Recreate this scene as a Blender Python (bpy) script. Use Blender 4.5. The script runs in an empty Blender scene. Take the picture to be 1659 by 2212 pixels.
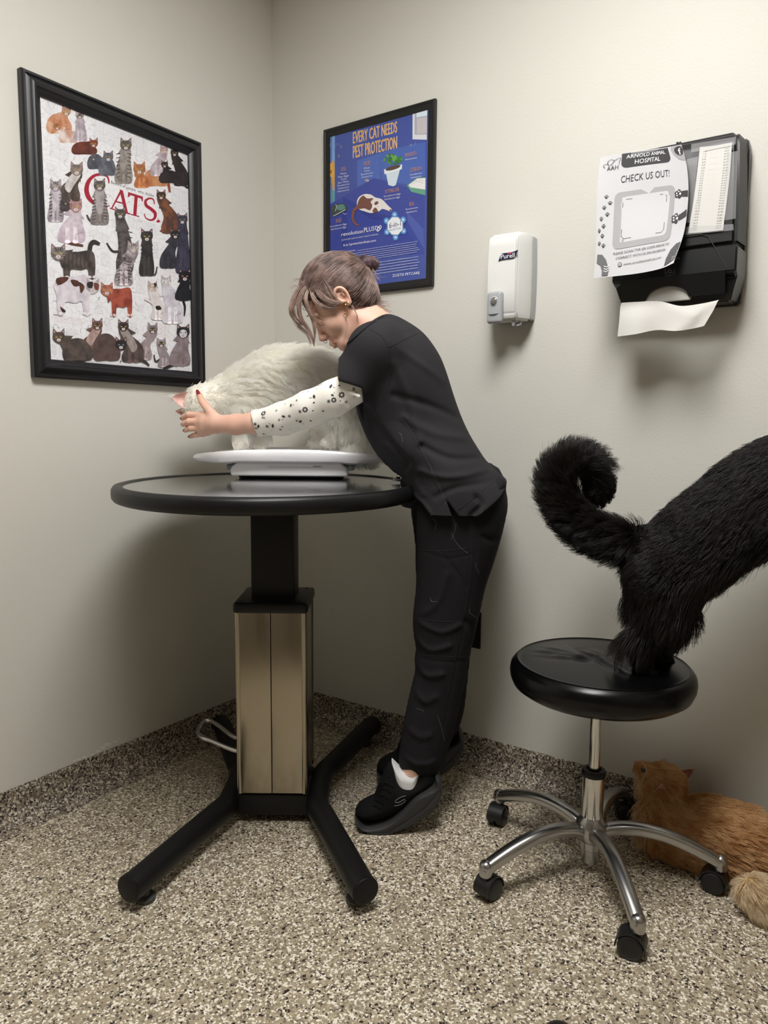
import bpy, bmesh, math, random
import numpy as np
from mathutils import Vector, Matrix
from mathutils.bvhtree import BVHTree
random.seed(7)
R = math.radians
# ------------------------------------------------------------------ camera
F = 1580.0; YAW = R(-34.5); PITCH = R(-6.5); ROLL = R(.5)
CAM = np.array([1.957, -2.1, 1.111])
_f = np.array([math.sin(YAW)*math.cos(PITCH), math.cos(YAW)*math.cos(PITCH), math.sin(PITCH)])
_r = np.array([math.cos(YAW), -math.sin(YAW), 0.]); _u = np.cross(_r, _f)
RR = _r*math.cos(ROLL)+_u*math.sin(ROLL); UU = -_r*math.sin(ROLL)+_u*math.cos(ROLL); FF = _f
cd = bpy.data.cameras.new('camera'); cam = bpy.data.objects.new('camera', cd)
bpy.context.scene.collection.objects.link(cam)
M = Matrix(((RR[0], UU[0], -FF[0], CAM[0]), (RR[1], UU[1], -FF[1], CAM[1]), (RR[2], UU[2], -FF[2], CAM[2]), (0, 0, 0, 1)))
cam.matrix_world = M
cd.sensor_fit = 'HORIZONTAL'; cd.sensor_width = 36.0; cd.lens = 36.0*F/1659.0
cd.clip_start = .02; cd.clip_end = 50
sc = bpy.context.scene; sc.camera = cam
# ------------------------------------------------------------------ light and exposure
sc.view_settings.view_transform = 'Standard'; sc.view_settings.look = 'None'
sc.view_settings.gamma = 1.0; sc.view_settings.use_curve_mapping = False
sc.view_settings.exposure = 0.0
PANELS = [((1.42, -1.38), (.6, 1.2), 30.0)]     # centre, size, strength of the ceiling light
CEIL = 2.74
w = bpy.data.worlds.new('world'); sc.world = w; w.use_nodes = True
w.node_tree.nodes['Background'].inputs[0].default_value = (.5, .5, .5, 1)
w.node_tree.nodes['Background'].inputs[1].default_value = 0.0
sc.cycles.max_bounces = 9; sc.cycles.diffuse_bounces = 7; sc.cycles.glossy_bounces = 4
sc.cycles.transmission_bounces = 6; sc.cycles.transparent_max_bounces = 6
sc.cycles.use_adaptive_sampling = True; sc.cycles.adaptive_threshold = 0.02
sc.cycles.use_denoising = True

def ray(x, y): return FF+RR*(x-829.5)/F-UU*(y-1106)/F
def at(x, y, d): return CAM+ray(x, y)*d
def atz(x, y, z): r = ray(x, y); return CAM+r*((z-CAM[2])/r[2])
def aty(x, y, Y): r = ray(x, y); return CAM+r*((Y-CAM[1])/r[1])
def atx(x, y, X): r = ray(x, y); return CAM+r*((X-CAM[0])/r[0])

# ------------------------------------------------------------------ helpers
COL = sc.collection
def props(o, label=None, cat=None, group=None, kind=None):
    if label: o['label'] = label
    if cat: o['category'] = cat
    if group: o['group'] = group
    if kind: o['kind'] = kind
    return o
def empty(name, loc, label, cat, group=None, rz=0):
    o = bpy.data.objects.new(name, None); COL.objects.link(o); o.location = loc; o.rotation_euler.z = rz
    o.empty_display_size = .05
    bpy.context.view_layer.update()
    return props(o, label, cat, group)
def link(name, me, mat, parent=None, smooth=True, label=None):
    """mesh given in world coordinates (or the parent's local ones when it has none)"""
    o = bpy.data.objects.new(name, me); COL.objects.link(o)
    if mat is not None:
        for m in (mat if isinstance(mat, (list, tuple)) else [mat]): me.materials.append(m)
    if smooth is True:
        me.polygons.foreach_set('use_smooth', [True]*len(me.polygons))
    elif smooth:
        me.polygons.foreach_set('use_smooth', [True]*len(me.polygons))
        try: me.set_sharp_from_angle(angle=R(smooth))
        except Exception: pass
    if parent is not None:
        o.parent = parent
        o.matrix_parent_inverse = pmat(parent).inverted()
    if label: o['label'] = label
    return o
def pmat(p):
    m = p.matrix_basis.copy()
    q = p
    while q.parent is not None:
        m = q.parent.matrix_basis @ q.matrix_parent_inverse @ m if False else (q.parent.matrix_basis @ q.matrix_parent_inverse @ m)
        q = q.parent
    return m
def mesh(name, V, Fc, mats=None):
    me = bpy.data.meshes.new(name); me.from_pydata([tuple(map(float, v)) for v in V], [], [tuple(map(int, f)) for f in Fc])
    if mats is not None: me.polygons.foreach_set('material_index', list(mats))
    me.update(); return me
def bm_mesh(bm, name='m'):
    bmesh.ops.recalc_face_normals(bm, faces=bm.faces[:])
    me = bpy.data.meshes.new(name); bm.to_mesh(me); bm.free(); return me
def box_bm(bm, c, s, bev=0, seg=2, rot=None):
    r = bmesh.ops.create_cube(bm, size=1)
    vs = r['verts']
    bmesh.ops.scale(bm, vec=s, verts=vs)
    if bev:
        es = list({e for v in vs for e in v.link_edges})
        b = bmesh.ops.bevel(bm, geom=es, offset=bev, segments=seg, affect='EDGES', profile=.5)
        vs = list({v for f in b['faces'] for v in f.verts} | {v for v in vs if v.is_valid})
    if rot is not None: bmesh.ops.rotate(bm, cent=(0, 0, 0), matrix=rot, verts=vs)
    bmesh.ops.translate(bm, vec=c, verts=vs)
    return vs
def box(name, c, s, mat, parent=None, bev=0, seg=2, rot=None, **k):
    bm = bmesh.new(); box_bm(bm, c, s, bev, seg, rot)
    return link(name, bm_mesh(bm), mat, parent, smooth=35 if bev else False, **k)
def catmull(P, n=8, closed=False):
    P = [np.array(p, float) for p in P]; out = []; N = len(P)
    for i in range(N if closed else N-1):
        if closed: p0, p1, p2, p3 = P[i-1], P[i], P[(i+1) % N], P[(i+2) % N]
        else: p0, p1, p2, p3 = P[max(i-1, 0)], P[i], P[i+1], P[min(i+2, N-1)]
        for k in range(n):
            t = k/n
            out.append(.5*((2*p1)+(-p0+p2)*t+(2*p0-5*p1+4*p2-p3)*t*t+(-p0+3*p1-3*p2+p3)*t**3))
    if not closed: out.append(P[-1])
    return out
def frames(P):
    P = [np.array(p, float) for p in P]; T = []
    for i in range(len(P)):
        t = P[min(i+1, len(P)-1)]-P[max(i-1, 0)]; T.append(t/(np.linalg.norm(t)+1e-12))
    n = np.cross(T[0], [0, 0, 1.]);
    if np.linalg.norm(n) < 1e-3: n = np.cross(T[0], [1., 0, 0])
    n /= np.linalg.norm(n); N = []
    for t in T:
        n = n-t*(n@t); n /= np.linalg.norm(n)+1e-12; N.append((n.copy(), np.cross(t, n)))
    return T, N
def tube_mesh(P, rad, seg=12, cap=True, closed=False, sec=None):
    """rad: number, list, or list of (ra,rb); sec: own unit section"""
    V = []; Fc = []
    if closed: P = list(P)
    T, N = frames(P); n = len(P)
    for i, p in enumerate(P):
        r = rad[i] if hasattr(rad, '__len__') else rad
        ra, rb = (r if hasattr(r, '__len__') else (r, r))
        for k in range(seg):
            if sec is None: cx, cy = math.cos(2*math.pi*k/seg), math.sin(2*math.pi*k/seg)
            else: cx, cy = sec[k]
            V.append(np.array(p)+N[i][0]*ra*cx+N[i][1]*rb*cy)
    for i in range(n if closed else n-1):
        j = (i+1) % n
        for k in range(seg):
            k2 = (k+1) % seg
            Fc.append((i*seg+k, i*seg+k2, j*seg+k2, j*seg+k))
    if cap and not closed:
        Fc.append(tuple(range(seg))[::-1]); Fc.append(tuple((n-1)*seg+k for k in range(seg)))
    return V, Fc
def tube(name, P, rad, mat, parent=None, seg=12, cap=True, closed=False, smooth=45, label=None, sec=None):
    V, Fc = tube_mesh(P, rad, seg, cap, closed, sec)
    bm = bmesh.new(); me = mesh(name, V, Fc); bm.from_mesh(me); 
    return link(name, bm_mesh(bm, name), mat, parent, smooth=smooth, label=label)
def merge(lst):
    V = []; Fc = []; n = 0
    for v, f in lst:
        V += list(v); Fc += [tuple(i+n for i in q) for q in f]; n += len(v)
    return V, Fc
def lathe(prof, c=(0, 0, 0), seg=48, axis=2):
    """prof [(r,z)] -> V,F"""
    V = []; Fc = []; n = len(prof)
    for r, z in prof:
        for k in range(seg):
            a = 2*math.pi*k/seg
            v = [r*math.cos(a), r*math.sin(a), z]
            if axis == 0: v = [z, v[0], v[1]]
            if axis == 1: v = [v[0], z, v[1]]
            V.append(np.array(v)+np.array(c))
    for i in range(n-1):
        for k in range(seg):
            k2 = (k+1) % seg; Fc.append((i*seg+k, i*seg+k2, (i+1)*seg+k2, (i+1)*seg+k))
    Fc.append(tuple(range(seg))[::-1]); Fc.append(tuple((n-1)*seg+k for k in range(seg)))
    return V, Fc
def lathe_obj(name, prof, mat, parent=None, c=(0, 0, 0), seg=48, axis=2, smooth=40, label=None, rot=None):
    V, Fc = lathe(prof, (0, 0, 0), seg, axis)
    V = np.array(V)
    if rot is not None: V = V@np.array(rot).T
    V = V+np.array(c)
    bm = bmesh.new(); bm.from_mesh(mesh(name, V, Fc)); bmesh.ops.remove_doubles(bm, verts=bm.verts[:], dist=1e-6)
    return link(name, bm_mesh(bm, name), mat, parent, smooth=smooth, label=label)

# ------------------------------------------------------------------ materials
def srgb(h):
    if isinstance(h, str): h = tuple(int(h[i:i+2], 16) for i in (0, 2, 4))
    c = [x/255. for x in h]
    return tuple((x/12.92 if x <= .04045 else ((x+.055)/1.055)**2.4) for x in c)+(1.,)
def mat(name, col, rough=.5, metal=0, spec=.5, coat=0, bump=None, noise=None, sheen=0, trans=0, sss=0, aniso=0, emis=0, ior=None, alpha=1):
    m = bpy.data.materials.new(name); m.use_nodes = True; nt = m.node_tree; b = nt.nodes['Principled BSDF']
    c = srgb(col) if isinstance(col, str) or max(col) > 1.5 else tuple(col)[:3]+(1.,)
    b.inputs['Base Color'].default_value = c; b.inputs['Roughness'].default_value = rough
    b.inputs['Metallic'].default_value = metal; b.inputs['Specular IOR Level'].default_value = spec
    b.inputs['Coat Weight'].default_value = coat; b.inputs['Coat Roughness'].default_value = .08
    if ior: b.inputs['IOR'].default_value = ior
    if sheen: b.inputs['Sheen Weight'].default_value = sheen; b.inputs['Sheen Roughness'].default_value = .5
    if trans: b.inputs['Transmission Weight'].default_value = trans
    if alpha < 1: b.inputs['Alpha'].default_value = alpha
    if sss:
        b.inputs['Subsurface Weight'].default_value = sss; b.inputs['Subsurface Radius'].default_value = (1, .4, .2)
        b.inputs['Subsurface Scale'].default_value = .006
    tc = nt.nodes.new('ShaderNodeTexCoord')
    if noise:   # (scale, second colour, detail, [low, high])
        nz = nt.nodes.new('ShaderNodeTexNoise'); nz.inputs['Scale'].default_value = noise[0]; nz.inputs['Detail'].default_value = noise[2]
        nt.links.new(tc.outputs['Object'], nz.inputs['Vector'])
        rp = nt.nodes.new('ShaderNodeValToRGB'); lo, hi = noise[3] if len(noise) > 3 else (.35, .65)
        rp.color_ramp.elements[0].position = lo; rp.color_ramp.elements[1].position = hi
        rp.color_ramp.elements[0].color = c; rp.color_ramp.elements[1].color = srgb(noise[1])
        nt.links.new(nz.outputs['Fac'], rp.inputs[0]); nt.links.new(rp.outputs[0], b.inputs['Base Color'])
    if bump:    # (scale, strength, distance)
        nz = nt.nodes.new('ShaderNodeTexNoise'); nz.inputs['Scale'].default_value = bump[0]; nz.inputs['Detail'].default_value = 4
        nt.links.new(tc.outputs['Object'], nz.inputs['Vector'])
        bp = nt.nodes.new('ShaderNodeBump'); bp.inputs['Strength'].default_value = bump[1]; bp.inputs['Distance'].default_value = bump[2]
        nt.links.new(nz.outputs['Fac'], bp.inputs['Height']); nt.links.new(bp.outputs[0], b.inputs['Normal'])
    if emis:
        b.inputs['Emission Color'].default_value = c; b.inputs['Emission Strength'].default_value = emis
    return m
def mix_node(nt, a, b, f):
    n = nt.nodes.new('ShaderNodeMix'); n.data_type = 'RGBA'
    for i, v in ((6, a), (7, b)):
        if isinstance(v, tuple): n.inputs[i].default_value = v
        else: nt.links.new(v, n.inputs[i])
    if isinstance(f, float): n.inputs[0].default_value = f
    else: nt.links.new(f, n.inputs[0])
    return n.outputs[2]
def flake_mat(name, dark):
    m = bpy.data.materials.new(name); m.use_nodes = True; nt = m.node_tree; b = nt.nodes['Principled BSDF']; L = nt.links
    tc = nt.nodes.new('ShaderNodeTexCoord')
    nz = nt.nodes.new('ShaderNodeTexNoise'); nz.inputs['Scale'].default_value = 160; L.new(tc.outputs['Object'], nz.inputs['Vector'])
    ad = nt.nodes.new('ShaderNodeMixRGB'); ad.blend_type = 'LINEAR_LIGHT'; ad.inputs[0].default_value = .0035
    L.new(tc.outputs['Object'], ad.inputs[1]); L.new(nz.outputs['Color'], ad.inputs[2])
    out = None
    def vor(sc_, stops, seed):
        mp = nt.nodes.new('ShaderNodeMapping'); mp.inputs['Location'].default_value = (seed, seed*2, seed*3); mp.inputs['Rotation'].default_value = (seed, seed*.5, seed)
        L.new(ad.outputs[0], mp.inputs[0])
        v = nt.nodes.new('ShaderNodeTexVoronoi'); v.inputs['Scale'].default_value = sc_; L.new(mp.outputs[0], v.inputs['Vector'])
        sp = nt.nodes.new('ShaderNodeSeparateColor'); L.new(v.outputs['Color'], sp.inputs[0])
        rp = nt.nodes.new('ShaderNodeValToRGB'); rp.color_ramp.interpolation = 'CONSTANT'
        while len(rp.color_ramp.elements) < len(stops): rp.color_ramp.elements.new(.5)
        for e, (p, c) in zip(rp.color_ramp.elements, stops): e.position = p; e.color = srgb(c) if isinstance(c, str) else c
        L.new(sp.outputs[0], rp.inputs[0]); return rp.outputs[0], sp.outputs[1], v.outputs['Distance']
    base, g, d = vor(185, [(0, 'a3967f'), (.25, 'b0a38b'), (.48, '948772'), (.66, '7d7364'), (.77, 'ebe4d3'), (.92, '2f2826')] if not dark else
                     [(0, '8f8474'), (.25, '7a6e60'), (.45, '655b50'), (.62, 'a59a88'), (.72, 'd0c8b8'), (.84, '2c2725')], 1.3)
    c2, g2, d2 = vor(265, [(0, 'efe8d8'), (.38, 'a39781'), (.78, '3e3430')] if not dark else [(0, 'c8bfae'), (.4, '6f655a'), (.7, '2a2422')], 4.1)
    th = nt.nodes.new('ShaderNodeMath'); th.operation = 'LESS_THAN'; th.inputs[1].default_value = .30; L.new(g2, th.inputs[0])
    c = mix_node(nt, base, c2, th.outputs[0])
    big = nt.nodes.new('ShaderNodeTexNoise'); big.inputs['Scale'].default_value = 3; L.new(tc.outputs['Object'], big.inputs['Vector'])
    L.new(c, b.inputs['Base Color'])
    b.inputs['Roughness'].default_value = .42; b.inputs['Specular IOR Level'].default_value = .4
    bp = nt.nodes.new('ShaderNodeBump'); bp.inputs['Strength'].default_value = .35; bp.inputs['Distance'].default_value = .0012
    L.new(g, bp.inputs['Height']); L.new(bp.outputs[0], b.inputs['Normal'])
    return m
def wall_mat():
    m = mat('wall_paint', 'd2d0c8', .55, spec=.35); nt = m.node_tree; L = nt.links; b = nt.nodes['Principled BSDF']
    tc = nt.nodes.new('ShaderNodeTexCoord')
    n1 = nt.nodes.new('ShaderNodeTexNoise'); n1.inputs['Scale'].default_value = 140; n1.inputs['Detail'].default_value = 3; L.new(tc.outputs['Object'], n1.inputs['Vector'])
    bp = nt.nodes.new('ShaderNodeBump'); bp.inputs['Strength'].default_value = .25; bp.inputs['Distance'].default_value = .0015
    L.new(n1.outputs['Fac'], bp.inputs['Height']); L.new(bp.outputs[0], b.inputs['Normal'])
    return m
WALL = wall_mat(); FLOOR = flake_mat('epoxy_flake', False); COVE = flake_mat('epoxy_flake_cove', True)  # cove copy is darker: more dark flakes, plus shade put into its colour
BLACKP = mat('black_powder_coat', '131313', .45, spec=.3, bump=(500, .15, .0004))
BLACKPL = mat('black_plastic', '0e0e10', .4, spec=.35)
RUBBER = mat('black_rubber', '101012', .5, spec=.3)
CHROME = mat('chrome', (.66, .65, .64), .12, 1)
ALU = mat('polished_aluminium', (.46, .455, .45), .27, 1)
WHITEPL = mat('white_plastic', 'f0f0f3', .3, spec=.5)
GREYPL = mat('grey_plastic', 'b4b6ba', .3, spec=.5)
CLEAR = mat('clear_plastic', (1, 1, 1), .08, trans=1, ior=1.4)
PAPER = mat('white_paper', 'c2c2c5', .75, spec=.2)
INK = mat('black_ink', '2b2b2d', .6)

# ------------------------------------------------------------------ setting
RX, RY = 2.75, -3.9
def plane(name, V, m, kind='structure'):
    return props(link(name, mesh(name, V, [range(len(V))]), m, smooth=False), kind=kind)
def slab(name, lo, hi, m):
    bm = bmesh.new(); box_bm(bm, [(a+b)/2 for a, b in zip(lo, hi)], [b-a for a, b in zip(lo, hi)])
    return props(link(name, bm_mesh(bm), m, smooth=False), kind='structure')
slab('floor', (-.1, RY-.1, -.1), (RX+.1, .1, 0), FLOOR)
slab('wall_left', (-.1, RY, 0), (0, 0, CEIL), WALL)
slab('wall_back', (-.1, 0, 0), (RX+.1, .1, CEIL), WALL)
OTHER = mat('wall_taupe', '857d70', .6, spec=.3)  # unseen walls, toned darker to cut bounced light and deepen contrast
slab('wall_right', (RX, RY, 0), (RX+.1, 0, CEIL), OTHER)
slab('wall_front', (-.1, RY-.1, 0), (RX+.1, RY, CEIL), OTHER)
slab('ceiling', (-.1, RY-.1, CEIL), (RX+.1, .1, CEIL+.1), mat('ceiling_white', 'e8e6e0', .8))
def cove(name, pts_dir):
    """pts_dir: function (t along wall, offset out of wall, z) -> xyz"""
    prof = [(0, .1), (.004, .1), (.006, .094), (.006, .062)]
    for k in range(1, 10):
        a = math.pi/2*k/10; r = .055
        prof.append((.006+r*(1-math.cos(a)), .0585-(r)*math.sin(a)+.0005))
    prof += [(.066, .0025), (.075, .0008), (.0755, -.002), (0, -.002)]
    V = []; n = len(prof); Fc = []
    for t in (0, 1):
        for o, z in prof: V.append(pts_dir(t, o, z))
    for k in range(n):
        Fc.append((k, (k+1) % n, n+(k+1) % n, n+k))
    Fc += [tuple(range(n))[::-1], tuple(n+k for k in range(n))]
    bm = bmesh.new(); bm.from_mesh(mesh(name, V, Fc))
    return props(link(name, bm_mesh(bm), COVE, smooth=30), kind='structure')
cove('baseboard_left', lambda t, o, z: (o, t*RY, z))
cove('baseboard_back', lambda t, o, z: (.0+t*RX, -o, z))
for i, ((px_, py_), (sx_, sy_), st) in enumerate(PANELS):
    e = empty('ceiling_light', (px_, py_, CEIL), 'flat white troffer light in the ceiling ' + 'above the stool and table', 'ceiling light')
    bm = bmesh.new()
    for dx, dy, a, b_ in ((0, sy_/2, sx_+.04, .04), (0, -sy_/2, sx_+.04, .04), (sx_/2, 0, .04, sy_), (-sx_/2, 0, .04, sy_)):
        box_bm(bm, (px_+dx, py_+dy, CEIL-.012), (a, b_, .022))
    link('frame', bm_mesh(bm), WHITEPL, e, smooth=False)
    em = mat('light_diffuser', (1, .985, .96), .5, emis=st)
    box('diffuser', (px_, py_, CEIL-.008), (sx_-.04, sy_-.04, .012), em, e)
# ------------------------------------------------------------------ exam table
UX = np.array([.824, .566, 0.]); VY = np.array([-.566, .824, 0.]); ZZ = np.array([0, 0, 1.])
TC = np.array([.547, -.59, 0.])
def TL(u, v, z): return TC+UX*u+VY*v+ZZ*z
TROT = math.atan2(.566, .824)
bpy.context.view_layer.update()
table = empty('exam_table', TC, 'oval lift exam table with a glossy steel top, black bumper rim and brushed steel column', 'exam table')
RZ = Matrix.Rotation(TROT, 3, 'Z')
def tbox(name, c, s, m, parent=table, bev=.003, seg=3, **k):
    bm = bmesh.new(); box_bm(bm, (0, 0, 0), s, bev, seg, RZ)
    bmesh.ops.translate(bm, vec=TL(*c), verts=bm.verts[:])
    return link(name, bm_mesh(bm), m, parent, smooth=35, **k)
TABLE_Z = .958
def ell_ring(prof, a, b, c, seg=128):
    V = []; Fc = []; n = len(prof)
    for off, z in prof:
        for k in range(seg):
            t = 2*math.pi*k/seg
            V.append(TL(c[0]+(a+off)*math.cos(t), c[1]+(b+off)*math.sin(t), z))
    for i in range(n-1):
        for k in range(seg):
            k2 = (k+1) % seg; Fc.append((i*seg+k, i*seg+k2, (i+1)*seg+k2, (i+1)*seg+k))
    return V, Fc, seg, n
TA, TB, TCEN = .413, .478, (-.012, .003)
steel_top = mat('stainless_top', (.40, .405, .41), .1, 1)
_nt = steel_top.node_tree
V, Fc, sg, n = ell_ring([(-.03, TABLE_Z-.012), (-.03, TABLE_Z-.0015), (-.06, TABLE_Z-.0008), (-.2, TABLE_Z)], TA, TB, TCEN)
Fc.append(tuple(range((n-1)*sg, n*sg))); Fc.append(tuple(range(sg))[::-1])
bm = bmesh.new(); bm.from_mesh(mesh('t', V, Fc)); link('tabletop', bm_mesh(bm), steel_top, table, smooth=20)
prof = [(-.030, TABLE_Z-.0008), (-.024, TABLE_Z+.0022), (-.016, TABLE_Z+.003), (-.006, TABLE_Z+.0005), (-.001, TABLE_Z-.007), (0, TABLE_Z-.018), (-.001, TABLE_Z-.029), (-.006, TABLE_Z-.036), (-.014, TABLE_Z-.039), (-.035, TABLE_Z-.039), (-.035, TABLE_Z-.010)]
V, Fc, sg, n = ell_ring(prof+[prof[0]], TA, TB, TCEN)
bm = bmesh.new(); bm.from_mesh(mesh('t', V, Fc)); bmesh.ops.remove_doubles(bm, verts=bm.verts[:], dist=1e-6)
link('bumper_rim', bm_mesh(bm), mat('rim_vinyl', '0f0f10', .42, spec=.35, bump=(260, .25, .0006)), table, smooth=60)
tbox('support_plate', (0, 0, TABLE_Z-.024), (.42, .5, .018), BLACKP)
tbox('inner_column', (0, 0, .77), (.118, .112, .34), mat('column_black', '161515', .5, spec=.3, bump=(300, .1, .0004)))
# outer steel column with seam
brass = mat('brushed_steel_column', (.42, .37, .30), .2, 1, bump=(60, .05, .001)); nt = brass.node_tree
tc = nt.nodes.new('ShaderNodeTexCoord'); mp = nt.nodes.new('ShaderNodeMapping'); mp.inputs['Scale'].default_value = (9, 9, 3)
nz = nt.nodes.new('ShaderNodeTexNoise'); nz.inputs['Scale'].default_value = 2.2; nz.inputs['Detail'].default_value = 7; nz.inputs['Roughness'].default_value = .65
nt.links.new(tc.outputs['Object'], mp.inputs[0]); nt.links.new(mp.outputs[0], nz.inputs['Vector'])
rp = nt.nodes.new('ShaderNodeValToRGB'); rp.color_ramp.elements[0].color = (.36, .315, .245, 1); rp.color_ramp.elements[1].color = (.48, .43, .34, 1)
nt.links.new(nz.outputs[0], rp.inputs[0]); nt.links.new(rp.outputs[0], nt.nodes['Principled BSDF'].inputs['Base Color'])
rr = nt.nodes.new('ShaderNodeMapRange'); rr.inputs[3].default_value = .14; rr.inputs[4].default_value = .30
nt.links.new(nz.outputs[0], rr.inputs[0]); nt.links.new(rr.outputs[0], nt.nodes['Principled BSDF'].inputs['Roughness'])
bm = bmesh.new()
for u0, u1 in ((-.096, -.0007), (.0007, .096)):
    box_bm(bm, ((u0+u1)/2, 0, 0), (u1-u0, .194, .52), .002 if True else 0, 2)
for sx in (-1, 1):      # rounded corner posts
    for sy in (-1, 1):
        r = bmesh.ops.create_cone(bm, cap_ends=True, segments=16, radius1=.008, radius2=.008, depth=.52)
        bmesh.ops.translate(bm, vec=(sx*.0905, sy*.0915, 0), verts=r['verts'])
bmesh.ops.rotate(bm, cent=(0, 0, 0), matrix=RZ, verts=bm.verts[:])
bmesh.ops.translate(bm, vec=TL(0, 0, .353), verts=bm.verts[:])
link('steel_column', bm_mesh(bm), brass, table, smooth=35, label='brushed stainless outer column with a centre seam')
bm = bmesh.new(); box_bm(bm, (0, 0, 0), (.204, .21, .03), .009, 4)
bmesh.ops.rotate(bm, cent=(0, 0, 0), matrix=RZ, verts=bm.verts[:]); bmesh.ops.translate(bm, vec=TL(0, 0, .624), verts=bm.verts[:])
cap = link('column_cap', bm_mesh(bm), BLACKPL, table, smooth=35)
for sx in (-1, 1):
    for sy in (-1, 1):
        lathe_obj('screw', [(0, .6385), (.005, .6385), (.005, .6405), (.002, .6405), (.0018, .639), (0, .639)], INK, cap, c=TL(sx*.08, sy*.082, 0)*np.array([1, 1, 0]), seg=16)
tbox('base_crossbar', (0, -.03, .055), (.2, .12, .062), BLACKP, bev=.004)
tbox('base_crossbar', (0, .06, .055), (.2, .06, .062), BLACKP, bev=.004)
for s in (-1, 1):
    pts = [(s*.272, -.474, .057), (s*.262, -.455, .057), (s*.155, -.17, .057), (s*.133, -.115, .057), (s*.124, -.06, .057), (s*.124, .06, .057), (s*.133, .115, .057), (s*.155, .17, .057), (s*.262, .455, .057), (s*.274, .474, .057)]
    P = [TL(*p) for p in pts]
    P = [P[0]]+catmull(P[1:-1], 6)+[P[-1]]
    leg = tube('base_leg', P, .0325, BLACKP, table, seg=28, smooth=50)
    for e, q in ((0, 1), (-1, -2)):
        d = P[e]-P[q]; d = d/np.linalg.norm(d)
        tube('end_cap', [P[e]-d*.001, P[e]+d*.002, P[e]+d*.004, P[e]+d*.0055], [.0315, .0325, .031, .027], RUBBER, leg, seg=28)
        c = P[e]-d*.05
        tube('foot', [c*np.array([1, 1, 0])+ZZ*z for z in (.0005, .004, .011, .014, .03)], [.021, .024, .024, .010, .008], GREYPL if False else mat('grey_rubber_foot', '4c4b4a', .5), leg, seg=24)
# foot pedal: bent chrome rod
pp = [atz(512, 1594, .19), atz(470, 1566, .19), atz(452, 1557, .19), atz(438, 1560, .19), atz(428, 1580, .19), atz(436, 1593, .19), atz(455, 1600, .19), atz(512, 1622, .19)]
pp = [TL(-.07, .045, .21)]+pp+[TL(-.07, -.055, .21)]
tube('foot_pedal', catmull(pp, 6), .0065, CHROME, table, seg=12, label='chrome loop foot pedal')

# ------------------------------------------------------------------ baby / pet scale
SZ = TABLE_Z+.0005
SC = TL(.019, .275, SZ)
scale = empty('pet_scale', SC, 'white pet scale with a long curved tray standing on the round table', 'scale')
RS = Matrix.Rotation(TROT+.0, 3, 'Z')
def SL(u, v, z): return SC+UX*u+VY*v+ZZ*z
def sbox(name, c, s, m, parent=scale, bev=.004, seg=3):
    bm = bmesh.new(); box_bm(bm, (0, 0, 0), s, bev, seg, RS); bmesh.ops.translate(bm, vec=SL(*c), verts=bm.verts[:])
    return link(name, bm_mesh(bm), m, parent, smooth=35)
BW = .176
outl = [(-BW, .008), (BW, .008), (BW, .032), (BW-.02, .047), (-BW+.02, .047), (-BW, .032)]
V = []; Fc = []
for v in (-.115, .115):
    for u, z in outl: V.append(SL(u, v, z))
Fc = [(i, (i+1) % 6, 6+(i+1) % 6, 6+i) for i in range(6)]+[tuple(range(6)), tuple(range(6, 12))]
bm = bmesh.new(); bm.from_mesh(mesh('b', V, Fc)); bmesh.ops.recalc_face_normals(bm, faces=bm.faces[:])
bmesh.ops.bevel(bm, geom=bm.edges[:], offset=.0035, segments=3, affect='EDGES')
base = link('scale_base', bm_mesh(bm), WHITEPL, scale, smooth=35)
sbox('dark_underside', (0, 0, .0045), (.31, .19, .008), RUBBER, base, bev=.002)  # black slab standing for the pads and the shaded gap under the base
sbox('display_strip', (.02, -.1158, .035), (.17, .002, .0012), GREYPL, base, bev=0)
sbox('button', (.085, -.1163, .0375), (.025, .0022, .004), GREYPL, base, bev=.0005)
for s in (-1, 1): sbox('clear_bracket', (s*(BW+.009), -.02, .032), (.022, .12, .016), mat('clear_bracket', 'b9c0cc', .15, trans=.7), base, bev=.002)
# tray: trough with raised long sides
NS = 64; secs = []
V = []; Fc = []
def trayz(s):
    a = abs(s)
    top = .089-.017*a**2.2
    bot = .0475 if a < .60 else .0475+.003*((a-.60)/.40)
    bot -= .005*math.exp(-((a-.70)/.12)**2)
    return top, bot
for i in range(NS+1):
    s = -1+2*i/NS; u = s*.283; top, bot = trayz(s)
    a = abs(s); wv = .145*(1-.25*max(0, a-.75)**2/.0625*.35)
    endf = 1-(max(0, (a-.95)/.05))**2*.35
    th = .006
    mid = (top+bot)/2; half = (top-bot)/2*endf
    top2, bot2 = mid+half, mid-half
    fl = bot2+.014*endf if a < .86 else bot2+.014+(top2-bot2-.02)*((a-.86)/.14)**1.2*.6
    ring = [(-wv*.80, bot2), (-wv*.96, bot2+.006), (-wv, mid), (-wv*.985, top2-.003), (-wv*.955, top2), (-wv*.92, top2-.003), (-wv*.86, fl+.005), (-wv*.74, fl), (0, fl-.0), (wv*.74, fl), (wv*.86, fl+.005), (wv*.92, top2-.003), (wv*.955, top2), (wv*.985, top2-.003), (wv, mid), (wv*.96, bot2+.006), (wv*.80, bot2), (0, bot2)]
    for v, z in ring: V.append(SL(u, v, z))
n = len(ring)
for i in range(NS):
    for k in range(n):
        k2 = (k+1) % n; Fc.append((i*n+k, i*n+k2, (i+1)*n+k2, (i+1)*n+k))
Fc += [tuple(range(n))[::-1], tuple(NS*n+k for k in range(n))]
bm = bmesh.new(); bm.from_mesh(mesh('tray', V, Fc))
tray = link('tray', bm_mesh(bm), mat('white_tray', 'f4f4f7', .28), scale, smooth=50)
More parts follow.
